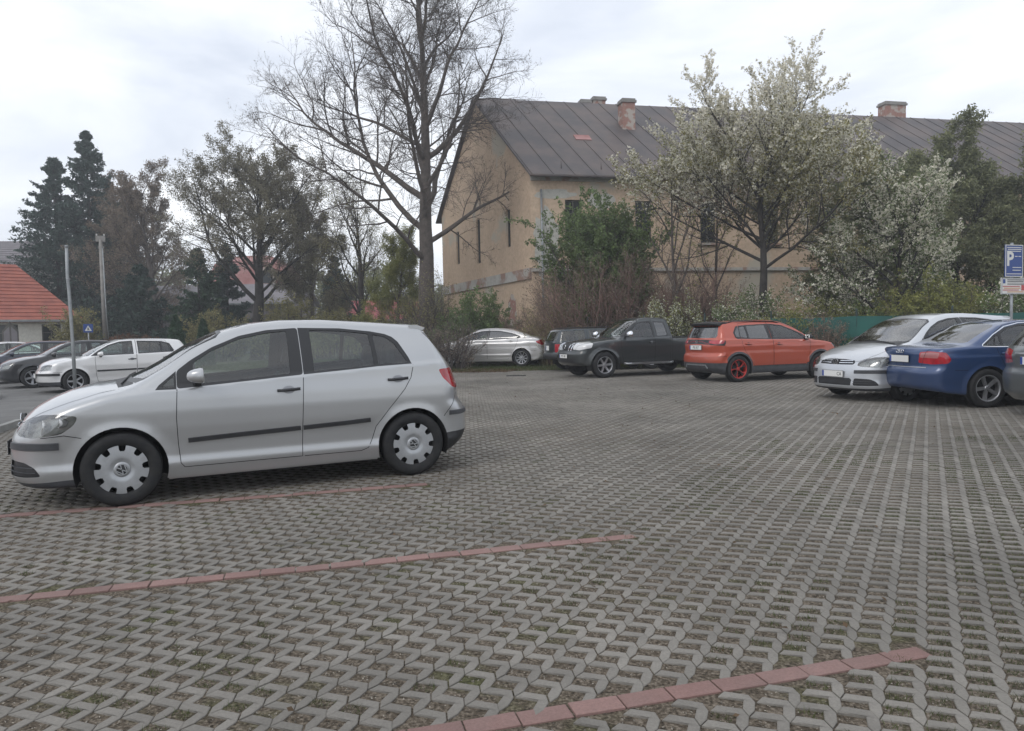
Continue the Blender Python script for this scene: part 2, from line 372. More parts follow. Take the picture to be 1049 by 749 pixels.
# asphalt road on the left, kerb, brick strip with white lines
sheet('road', [(-200, 12.6), (-8.45, 12.6), (-9.2, 14.9), (-12.6, 25.4), (-14.0, 31.0), (-30, 38), (-200, 60)], -.006, MT['asphalt'])
sheet('side_paving', [(-60, -3), (-5.3, -3), (-4.85, 1.2), (-6.93, 7.6), (-8.5, 12.59), (-60, 12.59)], -.007, MT['redstone'])
kb = MB()
kp = [Vector((-4.72, 1.2, 0)), Vector((-6.84, 7.6, 0)), Vector((-8.42, 12.4, 0))]
for a, b in zip(kp[:-1], kp[1:]):
    L = (b-a).length; d = (b-a).normalized(); n_ = int(L); 
    for i in range(n_):
        c = a+d*(i+.5)*L/n_; kb.box((c.x, c.y, .03), (L/n_-.008, .10, .14), R=Matrix.Rotation(math.atan2(d.y, d.x), 3, 'Z'))
tag(kb.build('kerb', MT['kerb']), kind='structure')
wl = MB()
for yy in (12.25, 11.55, 9.6, 9.1):
    a = Vector((-8.6-.0*yy, yy, 0)); wl.box((-12.6, yy+ .35, .0), (7.2, .11, .004), R=Matrix.Rotation(math.radians(-3), 3, 'Z'))
tag(wl.build('road_markings', MT['whiteline']), kind='structure')
# traffic island edge at far left
isl = MB(); isl.lathe([(0, .13), (2.35, .13), (2.4, .11), (2.4, -.01)], 40, 'z', (-15.0, 17.2, 0)); isl.build('traffic_island', MT['kerb']); tag(bpy.data.objects['traffic_island'], kind='structure')
# small iron drain cover in the paving
dr = MB(); dr.box((.12, 23.0, .006), (.62, .34, .012)); 
for k in range(7): dr.box((-.13+k*.083, 23.0, .014), (.03, .28, .006), 1)
tag(dr.build('drain_cover', [MT['dark'], MT['gap']]), 'flat dark iron drain cover set in the grey paving beyond the silver car tail', 'drain cover')

# ------------------------------------------------------------------ cars: the body is one smooth closed form, cut along real panel outlines
def smax(a, b, k):
    h = np.maximum(k-np.abs(a-b), 0)/k
    return np.maximum(a, b)+h*h*k*.25
def curve(pts, sig, lo=-4, hi=4):
    pts = sorted(pts); X = np.arange(lo, hi, .01)
    xs = [p[0] for p in pts]; ys = [p[1] for p in pts]
    Y = np.interp(X, xs, ys)
    if sig > 0:
        k = np.exp(-.5*(np.arange(-40, 41)*.01/sig)**2); k /= k.sum(); Y = np.convolve(np.pad(Y, 40, 'edge'), k, 'valid')
    return lambda x: np.interp(x, X, Y)
class Shell:
    def __init__(s, c):
        s.c = c; W2 = c['W']/2; s.W2 = W2
        s.top = curve(c['top'], c.get('ts', .03)); s.fr = curve(c['front'], .025); s.re = curve(c['rear'], c.get('rs', .02)); s.belt = curve(c['belt'], .06)
        s.crown = curve(c['crown'], .1); s.wid = curve(c['wid'], .08); s.bot = curve(c['bottom'], .05)
        s.vp = curve(c.get('vprof', [(.1, .90), (.2, .945), (.30, .968), (.36, .965), (.5, .985), (.72, 1.0), (.95, .985), (1.3, .95), (2, .9)]), .02)
        s.tum = c.get('tum', (.30, .28)); s.shoulder = c.get('shoulder', .022)
        s.cf = c.get('cf', (.06, .30, 3.6)); s.cb = c.get('cb', (.05, .22, 4.0)); s.kf = c.get('kf', .09); s.kt = c.get('kt', .06); s.kr = c.get('kr', .08)
    def side(s, x, z):
        w_ = s.wid(x)*s.vp(z); b = s.belt(x); d = np.maximum(z-b, 0)
        gh = s.c.get('ghx', (-9, 9)); m = np.clip((x-gh[0])/.1, 0, 1)*np.clip((gh[1]-x)/.1, 0, 1)
        w_ = w_-m*(s.shoulder*np.clip(d/.035, 0, 1)+s.tum[0]*d+s.tum[1]*d*d)
        for hx in s.c['hubs']:
            r = np.hypot(x-hx, z-s.c['R']); w_ = w_+s.c.get('flare', .014)*np.clip(1-(r-s.c['Ra'])/s.c.get('flw', .09), 0, 1)**1.5*np.clip((s.c['Ra']+.5-z)/.3, 0, 1)
        for cx0, cz0, cx1, cz1, amp, wd in s.c.get('crease', []):
            zz = cz0+(cz1-cz0)*(x-cx0)/(cx1-cx0); q = (z-zz)/wd
            f = np.clip((x-min(cx0, cx1))/.25, 0, 1)*np.clip((max(cx0, cx1)-x)/.25, 0, 1)
            w_ = w_+f*amp*np.where(q > 0, np.clip(1-q*3, 0, 1), np.clip(1+q, 0, 1))
        return w_
    def g(s, P):
        x, y, z = P[..., 0], np.abs(P[..., 1]), P[..., 2]; yn = y/s.W2
        a = (y-s.side(x, z))
        xs = x+s.c.get('tplan', .10)*yn*yn*np.clip((x-0)/.8, -1, 1)
        t = s.top(xs); sl = (s.top(xs+.02)-s.top(xs-.02))/.04
        b = (z-(t-s.crown(x)*yn*yn))/np.sqrt(1+sl*sl)
        f = x-(s.fr(z)-s.cf[0]*yn**2-s.cf[1]*yn**s.cf[2])
        r = (s.re(z)+s.cb[0]*yn**2+s.cb[1]*yn**s.cb[2])-x
        v = smax(a, b, s.kt); v = smax(v, f, s.kf); v = smax(v, r, s.kr)
        return smax(v, s.bot(x)-z, .04)
    def normal(s, P, e=.006):
        P = np.asarray(P, float); G = np.stack([s.g(P+np.eye(3)[i]*e)-s.g(P-np.eye(3)[i]*e) for i in range(3)], -1)
        return G/(np.linalg.norm(G, axis=-1, keepdims=True)+1e-9)
    def project(s, P, d, far=1.6, n=260):
        """from outside along -d until the surface"""
        P = np.atleast_2d(np.asarray(P, float)); d = np.asarray(d, float); d = d/np.linalg.norm(d)
        t = np.linspace(far, -far, n); Q = P[:, None, :]+t[None, :, None]*d; g = s.g(Q)
        hit = (g <= 0); i = np.argmax(hit, 1); none = ~hit.any(1)
        i = np.clip(i, 1, n-1); lo = t[i]; hi = t[i-1]
        for _ in range(18):
            m = (lo+hi)/2; gg = s.g(P+m[:, None]*d); lo = np.where(gg <= 0, m, lo); hi = np.where(gg <= 0, hi, m)
        t_ = (lo+hi)/2; t_[none] = t[np.argmin(np.abs(g[none]), 1)] if none.any() else 0
        return P+t_[:, None]*d
    def mesh(s, h):
        c = s.c; xr, xf = c['x0']-.06, c['x1']+.06; zt = c['H']+.08; zb = .02; W = s.W2+.08; z0 = c.get('z0', .6)
        xa, xb = xr+.62, xf-.62
        nx = int((xf-xr)/h); ny = max(4, int(W/h)); nz_ = int((zt-zb)/h)
        def lin(a, b, n): return np.linspace(a, b, n+1)
        X, Y, Z = lin(xr, xf, nx), lin(0, W, ny), lin(zb, zt, nz_)
        V = []; F = []
        def face(A, B, fn, flip=False):
            off = sum(len(v) for v in V); a, b = np.meshgrid(A, B, indexing='ij'); V.append(fn(a, b).reshape(-1, 3))
            n1_, n2_ = len(A), len(B)
            for i in range(n1_-1):
                for j in range(n2_-1):
                    q = [off+i*n2_+j, off+(i+1)*n2_+j, off+(i+1)*n2_+j+1, off+i*n2_+j+1]; F.append(q[::-1] if flip else q)
        st = lambda *a: np.stack(np.broadcast_arrays(*a), -1)
        face(X, Y, lambda a, b: st(a, b, zt)); face(X, Y, lambda a, b: st(a, b, zb), True)
        face(X, Z, lambda a, b: st(a, W, b), True); face(Y, Z, lambda a, b: st(xf, a, b)); face(Y, Z, lambda a, b: st(xr, a, b), True)
        V = np.concatenate(V); q = np.stack([np.clip(V[:, 0], xa, xb), V[:, 0]*0, V[:, 0]*0+z0], 1)
        # spread the end fans so the axis ends do not bunch
        lo = np.zeros(len(V)); hi = np.ones(len(V))
        for _ in range(26):
            m = (lo+hi)/2; ins = s.g(q+(V-q)*m[:, None]) < 0; lo = np.where(ins, m, lo); hi = np.where(ins, hi, m)
        Pp = q+(V-q)*((lo+hi)/2)[:, None]; Pp[V[:, 1] == 0, 1] = 0
        bm = bmesh.new(); vs = [bm.verts.new(p) for p in Pp]
        for f in F: bm.faces.new([vs[i] for i in f])
        bmesh.ops.remove_doubles(bm, verts=bm.verts, dist=1e-4)
        bmesh.ops.recalc_face_normals(bm, faces=bm.faces)
        bm.faces.ensure_lookup_table()
        if sum(f.normal.z*f.calc_area() for f in bm.faces if f.calc_center_median().z > 1) < 0: bmesh.ops.reverse_faces(bm, faces=bm.faces)
        return bm
def V3(a): return Vector([float(q) for q in a])
def view_axes(d):
    d = Vector(d).normalized(); u = Vector((0, 0, 1)).cross(d)
    if u.length < 1e-3: u = Vector((1, 0, 0))
    u.normalize(); return d, u, d.cross(u)
def smoothpoly(pts, r=.0, n=4):
    """round the corners of a closed 3d polygon"""
    if r <= 0: return [Vector(p) for p in pts]
    out = []; P = [Vector(p) for p in pts]; m = len(P)
    for i in range(m):
        a, b, c = P[i-1], P[i], P[(i+1) % m]; ra = min(r, (a-b).length*.45); rc = min(r, (c-b).length*.45)
        s_ = b+(a-b).normalized()*ra; e_ = b+(c-b).normalized()*rc
        for k in range(n+1):
            t = k/n; out.append((1-t)**2*s_+2*t*(1-t)*b+t*t*e_)
    return out
def cut_region(bm, lay, rid, d, pts, thr=.15, pred=None, only=None):
    d, u, v = view_axes(d); poly = [Vector(p) for p in pts]; P2 = [(p.dot(u), p.dot(v)) for p in poly]; n = len(P2)
    ux, uy, uz = u; vx, vy, vz = v
    def prj(f):
        q = [(c.x*ux+c.y*uy+c.z*uz, c.x*vx+c.y*vy+c.z*vz) for c in (w_.co for w_ in f.verts)]
        xs = [t[0] for t in q]; ys = [t[1] for t in q]; return (min(xs), max(xs), min(ys), max(ys))
    X0 = min(p[0] for p in P2); X1 = max(p[0] for p in P2); Y0 = min(p[1] for p in P2); Y1 = max(p[1] for p in P2)
    cand = {}
    for f in bm.faces:
        if not f.normal.dot(d) > thr: continue
        if pred is not None and not pred(f.calc_center_median()): continue
        bb = prj(f)
        if bb[1] < X0-.01 or bb[0] > X1+.01 or bb[3] < Y0-.01 or bb[2] > Y1+.01: continue
        cand[f] = bb
    for i in range(n):
        a, b = P2[i], P2[(i+1) % n]
        if math.hypot(a[0]-b[0], a[1]-b[1]) < 1e-5: continue
        x0, x1, y0, y1 = min(a[0], b[0])-.003, max(a[0], b[0])+.003, min(a[1], b[1])-.003, max(a[1], b[1])+.003
        fs = [f for f, q in cand.items() if not (q[1] < x0 or q[0] > x1 or q[3] < y0 or q[2] > y1)]
        if not fs: continue
        geom = set(fs)
        for f in fs: geom.update(f.edges); geom.update(f.verts)
        nrm = (u*(-(b[1]-a[1]))+v*(b[0]-a[0])).normalized(); co = u*a[0]+v*a[1]
        r = bmesh.ops.bisect_plane(bm, geom=list(geom), dist=2e-4, plane_co=co, plane_no=nrm)
        for f in r['geom']:
            if isinstance(f, bmesh.types.BMFace): cand[f] = prj(f)
    cnt = 0
    for f in cand:
        if not f.is_valid: continue
        c = f.calc_center_median(); x, y = c.dot(u), c.dot(v); ins = False; j = n-1
        for i in range(n):
            (xi, yi), (xj, yj) = P2[i], P2[j]
            if (yi > y) != (yj > y) and x < (xj-xi)*(y-yi)/(yj-yi)+xi: ins = not ins
            j = i
        if ins: f[lay] = rid; cnt += 1
    return cnt
def ribbon(mb, sh, path, d, w_, th, mi=0, closed=False, sign=1, step=.03, lift=.0, taper=False):
    """strip of width w_ and thickness th lying on the body along a path (3d points projected along d)"""
    P = [Vector(p) for p in path]
    if closed: P.append(P[0])
    Q = []
    for a, b in zip(P[:-1], P[1:]):
        n = max(1, int((b-a).length/step)); Q += [a.lerp(b, k/n) for k in range(n)]
    Q.append(P[-1]); S = sh.project([tuple(q) for q in Q], d); Nn = sh.normal(S); m = len(S); vs = []
    for i in range(m):
        t = V3(S[(i+1) % m if closed and i == m-1 else min(i+1, m-1)])-V3(S[max(i-1, 0)])
        t = t.normalized() if t.length > 1e-7 else Vector((1, 0, 0)); nn = V3(Nn[i]); s_ = nn.cross(t).normalized(); p = V3(S[i])+nn*lift
        hw = w_/2*(min(1, .25+2.5*i/m, .25+2.5*(m-1-i)/m) if taper else 1)
        if th <= 0: vs += [p-s_*hw, p+s_*hw]
        else: vs += [p-s_*hw-nn*.003, p-s_*hw*.8+nn*th, p+s_*hw*.8+nn*th, p+s_*hw-nn*.003]
    k = 2 if th <= 0 else 4
    vs = [(v.x, v.y*sign, v.z) for v in vs]; fs = []
    for i in range(m-1):
        for j in range(k-1): fs.append((i*k+j, (i+1)*k+j, (i+1)*k+j+1, i*k+j+1))
    if th > 0 and not closed: fs += [(0, 1, 2, 3), ((m-1)*k+3, (m-1)*k+2, (m-1)*k+1, (m-1)*k)]
    mb.add(vs, fs, mi, False)
def emit(bm0, faces, sh, name, mats, parent, mode, push=0.0, wall=0.0, wallmi=0, mi=0):
    """mode 'C' half joined with its mirror, 'L' left side, 'R' mirrored side; returns object"""
    idx = {}; V = []; F = []; FM = []
    for f in faces:
        t = []
        for v in f.verts:
            if v.index not in idx: idx[v.index] = len(V); V.append(tuple(v.co))
            t.append(idx[v.index])
        F.append(t); FM.append(mi)
    if not F: return None
    V = np.array(V); Nn = sh.normal(V); Nn[np.abs(V[:, 1]) < 1e-4, 1] = 0
    ec = {}
    for t in F:
        for i in range(len(t)):
            a, b = t[i], t[(i+1) % len(t)]; ec[(a, b)] = 1
    bd = [(a, b) for (a, b) in ec if (b, a) not in ec and not (abs(V[a, 1]) < 1e-4 and abs(V[b, 1]) < 1e-4)]
    V = V-Nn*push
    if wall:
        m = {}; base = len(V); ex = []
        for a, b in bd:
            for q in (a, b):
                if q not in m: m[q] = base+len(ex); ex.append(q)
        if ex:
            V = np.concatenate([V, V[ex]-Nn[ex]*wall]); Nn = np.concatenate([Nn, Nn[ex]])
            for a, b in bd: F.append([b, a, m[a], m[b]]); FM.append(wallmi)
    def mirror(V, N_, F): return V*[1, -1, 1], N_*[1, -1, 1], [t[::-1] for t in F]
    if mode == 'R': V, Nn, F = mirror(V, Nn, F)
    if mode == 'C':
        V2, N2, F2 = mirror(V, Nn, F); n = len(V); cen = np.abs(V[:, 1]) < 1e-4
        F = F+[[ (i if cen[i] else i+n) for i in t] for t in F2]; V = np.concatenate([V, V2]); Nn = np.concatenate([Nn, N2]); FM = FM+FM
    me = bpy.data.meshes.new(name); me.from_pydata([tuple(p) for p in V], [], F)
    for m_ in (mats if isinstance(mats, (list, tuple)) else [mats]): me.materials.append(m_)
    me.polygons.foreach_set('material_index', FM); me.polygons.foreach_set('use_smooth', [True]*len(F)); me.update()
    me.normals_split_custom_set_from_vertices([tuple(q) for q in Nn])
    return link(bpy.data.objects.new(name, me), parent)

# ---- wheels (built once per kind at the origin, outer face towards +y)
def vw_emblem(mb, r, mi, c=(0, 0, 0), axis='y', d=.004):
    """ring with a V over a W"""
    def T(a, b, h): return (c[0]+a, c[1]+h, c[2]+b) if axis == 'y' else (c[0]+h, c[1]+a, c[2]+b)
    n = 28
    for k in range(n):
        t0, t1 = 2*PI*k/n, 2*PI*(k+1)/n
        vs = [T(rr*math.cos(t), rr*math.sin(t), hh) for t in (t0, t1) for rr, hh in ((r, 0), (r, d), (r*.86, d), (r*.86, 0))]
        mb.add(vs, [(0, 4, 5, 1), (1, 5, 6, 2), (2, 6, 7, 3)], mi)
    def st(a, b):
        a, b = Vector((a[0], a[1])), Vector((b[0], b[1])); q = (b-a).normalized(); p = Vector((-q.y, q.x))*r*.075
        P = [a-p, b-p, b+p, a+p]; vs = [T(q_.x*1, q_.y*1, h) for h in (0, d) for q_ in P]
        mb.add(vs, [(4, 5, 6, 7), (0, 1, 5, 4), (1, 2, 6, 5), (2, 3, 7, 6), (3, 0, 4, 7)], mi)
    R_ = r
    st((-.36*R_, .80*R_), (-.02*R_, .10*R_)); st((.36*R_, .80*R_), (.02*R_, .10*R_))
    st((-.80*R_, .34*R_), (-.36*R_, -.78*R_)); st((-.36*R_, -.78*R_), (0, -.06*R_)); st((0, -.06*R_), (.36*R_, -.78*R_)); st((.36*R_, -.78*R_), (.80*R_, .34*R_))
def make_wheel(kind, R, wd, rr, finish, finish2=None):
    """returns meshes (disc, tyre, rim)"""
    t = MB(); hw = wd/2; s = R-rr
    t.lathe([(rr-.012, -hw*.7), (rr, -hw*.92), (rr+s*.35, -hw*1.02), (rr+s*.75, -hw*.98), (R-.012, -hw*.86), (R-.002, -hw*.68), (R, 0), (R-.002, hw*.68), (R-.012, hw*.86), (rr+s*.75, hw*.99), (rr+s*.45, hw*1.03), (rr+s*.2, hw*1.0), (rr+.006, hw*.93), (rr-.006, hw*.86), (rr-.014, hw*.7)], 56)
    for k in range(3):
        y = (k-1)*wd*.24; t.lathe([(R+.0008, y-.004), (R+.0012, y), (R+.0008, y+.004)], 56, mi=1)
    disc = MB(); disc.lathe([(0, -hw*.4), (rr*.93, -hw*.4), (rr*.96, -hw*.8)], 32); disc.lathe([(rr*.97, -hw*.6), (rr*.97, hw*.72)], 40)
    disc.lathe([(0, hw*.1), (rr*.55, hw*.1), (rr*.56, -hw*.3)], 28, mi=1)
    r = MB()
    if kind == 'cover':
        na, nr = 180, 22; nh = 9; V = []; F = []
        def hgt(q): return hw*(.80+.07*math.sin(q*PI)*1.0-.16*max(0, 1-abs(q-.26)/.2)**1.2*1)
        for i in range(nr+1):
            q = .12+.88*i/nr
            for k in range(na):
                a = 2*PI*k/na; V.append((q*rr*1.015*math.cos(a), hgt(q)-(.012 if q > .985 else 0), q*rr*1.015*math.sin(a)))
        for i in range(nr):
            q = .12+.88*(i+.5)/nr
            for k in range(na):
                a = ((k+.5)/na*nh+.25) % 1-.5; arc = abs(a)*2*PI/nh*q
                rad = .115; hole = q > .71 and q < .965 and ((q > .71+rad and arc < rad*(1.0+1.1*(q-.80))) or math.hypot(arc, q-.71-rad) < rad)
                if not hole: F.append((i*na+k, i*na+(k+1) % na, (i+1)*na+(k+1) % na, (i+1)*na+k))
        r.add(V, F, 0, True)
        r.lathe([(rr*.135, hw*.70), (rr*.135, hw*.80), (rr*.12, hw*.82), (0, hw*.82)], 28, mi=0)
        r.lathe([(rr*.30, hw*.735), (rr*.285, hw*.80), (rr*.15, hw*.80)], 36)
        r.lathe([(0, hw*.835), (rr*.215, hw*.83), (rr*.235, hw*.79)], 30, mi=1)
        vw_emblem(r, rr*.225, 0, (0, hw*.835, 0), d=.004)
    else:
        n = int(kind[0:2]); style = kind[2:]
        r.lathe([(rr*1.02, hw*.80), (rr*1.02, hw*.90), (rr*.99, hw*.93), (rr*.93, hw*.82), (rr*.91, hw*.5), (rr*.91, -hw*.2)], 48)
        r.lathe([(0, hw*.66), (rr*.10, hw*.70), (rr*.2, hw*.66), (rr*.22, hw*.4)], 24)
        for k in range(n):
            a = 2*PI*k/n+PI/2
            def sp(off, w0, w1, y0, y1, mi=0, q0=.17, q1=.95, sw=0):
                vs = []
                for q, w_, y in ((q0, w0, y0), ((q0+q1)/2, (w0*.8+w1*.2), (y0+y1)/2-.006), (q1, w1, y1)):
                    aa = a+off*(q-q0)/(q1-q0)+sw*q; cx, cz = math.cos(aa), math.sin(aa)
                    for s_, yy in ((-1, -.03), (-.8, 0), (.8, 0), (1, -.03)):
                        vs.append((q*rr*cx-s_*w_*rr*cz, y+yy, q*rr*cz+s_*w_*rr*cx))
                fs = [(i*4+j, i*4+j+1, (i+1)*4+j+1, (i+1)*4+j) for i in range(2) for j in range(3)]
                r.add(vs, fs, mi)
            if style == 'split':
                sp(.20, .05, .07, hw*.66, hw*.80); sp(-.20, .05, .07, hw*.66, hw*.80)
            elif style == 'red':
                sp(.24, .05, .06, hw*.66, hw*.80, 1); sp(-.24, .05, .06, hw*.66, hw*.80, 0); sp(.0, .03, .03, hw*.62, hw*.7, 1)
            else:
                sp(0, .13 if n < 7 else .08, .17 if n < 6 else (.12 if n < 7 else .08), hw*.66, hw*.82)
        for k in range(5):
            a = 2*PI*k/5; r.lathe([(0, hw*.69), (.009, hw*.69), (.009, hw*.6)], 8, c=(.13*rr*1.0*math.cos(a), 0, .13*rr*math.sin(a)), mi=2)
    def mk(mb, nm, mats):
        o = mb.build(nm, mats); me = o.data; bpy.data.objects.remove(o); return me
    return (mk(disc, 'hub', [MT['dark'], MT['gap']]), mk(t, 'tyre', [MT['tyre'], MT['gap']]), mk(r, 'rim', [finish, finish2 or MT['black'], MT['dark']]))
def place_wheel(me3, parent, x, y, z, side, spin=0, steer=0):
    o = bpy.data.objects.new('wheel', me3[0]); link(o, parent); o.location = (x, y, z)
    R_ = Matrix.Rotation((0 if side > 0 else PI)+steer, 4, 'Z') @ Matrix.Rotation(spin, 4, 'Y'); o.rotation_euler = R_.to_euler()
    for nm, me in (('tyre', me3[1]), ('rim', me3[2])): link(bpy.data.objects.new(nm, me), o)
    return o
def seat_mesh(mb, x, y, w_, hr=True, tilt=-.2, top=1.18):
    def slab(p0, p1, wdt, th, n=10):
        d = (p1-p0); L = d.length; d.normalize(); nn = Vector((d.z, 0, -d.x)); vs = []
        prof = [(-.5, -.35), (-.42, -.5), (.42, -.5), (.5, -.35), (.5, .35), (.40, .5), (-.40, .5), (-.5, .35)]
        for k in range(n+1):
            t = k/n; s_ = 1-.25*abs(2*t-1)**6
            for a, b in prof: vs.append(p0+d*L*t+Vector((0, a*wdt*s_, 0))+nn*b*th*s_)
        m = 8; fs = [(i*m+j, i*m+(j+1) % m, (i+1)*m+(j+1) % m, (i+1)*m+j) for i in range(n) for j in range(m)]+[tuple(range(m)), tuple(n*m+j for j in range(m))]
        mb.add(vs, fs, 0, True)
    slab(Vector((x+.25, y, .52)), Vector((x-.22, y, .46)), w_, .14)
    slab(Vector((x-.22, y, .48)), Vector((x-.22+tilt, y, top-.1)), w_*.96, .12)
    if hr:
        for yy in ([y] if w_ < .8 else [y-.42, y+.42]):
            slab(Vector((x-.25+tilt, yy, top-.02)), Vector((x-.29+tilt, yy, top+.17)), .26, .09, 6)
            for s_ in (-.06, .06): mb.tube([(x-.22+tilt, yy+s_, top-.14), (x-.25+tilt, yy+s_, top+.02)], .007, 6)
_shells = {}
def build_car(c):
    sh = Shell(c); root = thing(c['name'], (c['pos'][0], c['pos'][1], c.get('z', 0)), math.radians(c['head']), c['label'], c['cat'], c.get('group'))
    paint = MT[c['paint']]
    bm = sh.mesh(c['h']); lay = bm.faces.layers.int.new('rg')
    hubs, R, Ra = c['hubs'], c['R'], c['Ra']
    regs = []  # (id, dict)
    def reg(**k): regs.append(k)
    # underside, black sill / claddings first
    for rgd in c['regions']: reg(**rgd)
    for f in bm.faces:
        if f.normal.z < -.55 and f.calc_center_median().z < .5: f[lay] = 1
    for i, r in enumerate(regs):
        r['id'] = i+10
        pts = smoothpoly(r['pts'], r.get('r', 0), r.get('rn', 4)); r['poly'] = pts
        dirs = r.get('dir', (0, 1, 0))
        cut_region(bm, lay, r['id'], dirs, pts, r.get('thr', .15), r.get('pred'))
    # wheel openings
    for hx in hubs:
        n = 40; a0 = c.get('archz', 0); pts = [(hx+Ra*math.cos(2*PI*k/n)*c.get('archw', 1), 0, R+a0+Ra*math.sin(2*PI*k/n)) for k in range(n)]
        cut_region(bm, lay, 9, (0, 1, 0), pts, -2, lambda q: q.y > .35)
        for f in bm.faces:
            q = f.calc_center_median()
            if q.y > .35 and q.z < R and abs(q.x-hx) < Ra*c.get('archw', 1)*.97: f[lay] = 9
    bmesh.ops.delete(bm, geom=[f for f in bm.faces if f[lay] == 9], context='FACES')
    bm.verts.index_update(); by = {}
    for f in bm.faces: by.setdefault(f[lay], []).append(f)
    body = emit(bm, by.get(0, []), sh, 'body', [paint, MT['dark']], root, 'C')
    if body is None: body = root
    under = emit(bm, by.get(1, []), sh, 'underbody', [MT['dark']], root, 'C')
    made = {}
    for r in regs:
        fs = by.get(r['id'], [])
        modes = ['C'] if r.get('centre') else ['L', 'R']
        for md in modes:
            par = root
            if r.get('par'): par = made.get((r['par'], md)) or made.get((r['par'], 'C')) or root
            m_ = MT[r['mat']] if r.get('mat') else paint
            if not fs: continue
            o = emit(bm, fs, sh, r['name'], [m_, MT['gap']], par, md, r.get('push', 0), r.get('wall', .012), 1)
            if r.get('back') and o is not None:
                emit(bm, fs, sh, 'lamp_housing', [MT[r['back'][1]]], o, md, r['back'][0], 0)
            if o is not None:
                made[(r['key'] if 'key' in r else r['name'], md)] = o
                if r.get('gap'):
                    pass
    # shut lines: narrow dark ribbons over every door, bonnet, bumper and hatch joint
    for r in regs:
        if not r.get('gap'): continue
        if r['name'] == 'rear_door' and r.get('gappath'): pass
        for md in (['C'] if r.get('centre') else ['L', 'R']):
            key = (r['key'] if 'key' in r else r['name'], md)
            if key not in made: continue
            for sg in ((1, -1) if md == 'C' else ((1,) if md == 'L' else (-1,))):
                mb = MB(); P = r['poly']; path = [p for p in P]
                if r.get('gappath'): path = [Vector(p) for p in r['gappath']]
                ribbon(mb, sh, path, r.get('dir', (0, 1, 0)), r['gap'], 0, 0, closed=not r.get('gappath'), sign=sg, lift=.0012)
                o = mb.build('shut_line', MT['gap'], made[key], fix=False)
    bm.free()
    # arch liners
    for hx in hubs:
        for sg in (1, -1):
            mb = MB(); yo = float(sh.side(np.array(hx+Ra*.9), np.array(R+.2)))-.012
            prof = [(Ra*1.0, yo), (Ra*1.02, yo-.30), (.02, yo-.32)]
            mb.lathe([(a, b*sg) for a, b in prof], 36, 'y', (hx, 0, R+c.get('archz', 0)), a0=-.35, a1=PI+.35)
            mb.lathe([(Ra*1.0, (yo)*sg), (Ra*1.0, (yo-.03)*sg)], 36, 'y', (hx, 0, R+c.get('archz', 0)), a0=-.2, a1=PI+.2)
            mb.build('wheel_arch_liner', MT['dark'], root, fix=False)
    # wheels
    wk = c['wheel']; key = (wk[0], R, c.get('tw', .205), wk[1], wk[2], wk[3] if len(wk) > 3 else None)
    if key not in _shells: _shells[key] = make_wheel(wk[0], R, c.get('tw', .205), wk[1], MT[wk[2]], MT[wk[3]] if len(wk) > 3 else None)
    for i, hx in enumerate(hubs):
        for sg in (1, -1):
            yw = c['track']/2; place_wheel(_shells[key], root, hx, yw*sg, R, sg, .5*i+.3*sg+c.get('spin', 0), c.get('steer', 0) if hx > 0 else 0)
    # interior
    if c.get('seats'):
        for (x, y, w_, top) in c['seats']:
            mb = MB(); seat_mesh(mb, x, y, w_, True, -.18, top); mb.build('seat', MT['seat'], root)
    if c.get('dash'):
        dx, dz = c['dash']; mb = MB()
        vs = []; prof = [(-.28, .5), (-.30, -.06+dz), (-.24, dz-.01), (0, dz), (.35, dz-.06), (.45, .5)]
        for sg in (-1, 1):
            for a, b in prof: vs.append((dx+a, sg*.64, b))
        m = len(prof); fs = [(i, i+1, m+i+1, m+i) for i in range(m-1)]+[tuple(range(m)), tuple(m+i for i in range(m))]
        mb.add(vs, fs); mb.build('dashboard', MT['dash'], root)
        mb = MB(); 
        wc = Vector((dx-.42, .36, dz-.06)); ax = Matrix.Rotation(math.radians(-66), 3, 'Y')
        pts = [wc+ax @ Vector((.185*math.cos(t), .185*math.sin(t), 0)) for t in [2*PI*k/28 for k in range(29)]]
        mb.tube(pts, .013, 8, caps=False)
        for t in (0, PI, -PI/2): mb.tube([wc+ax @ Vector((.03*math.cos(t), .03*math.sin(t), -.01)), wc+ax @ Vector((.18*math.sin(t+PI/2), .18*math.cos(t+PI/2)*-1, 0))], .014, 6)
        mb.lathe([(0, .03), (.05, .028), (.065, .0), (0, -.02)], 16, 'z', wc); mb.build('steering_wheel', MT['black'], root)
        mb = MB(); mb.box((dx-.48, 0, c['H']-.22), (.02, .22, .06)); mb.build('rear_view_mirror', MT['black'], root)
    for fn in c.get('extras', []): fn(root, sh, made, c)
    return root
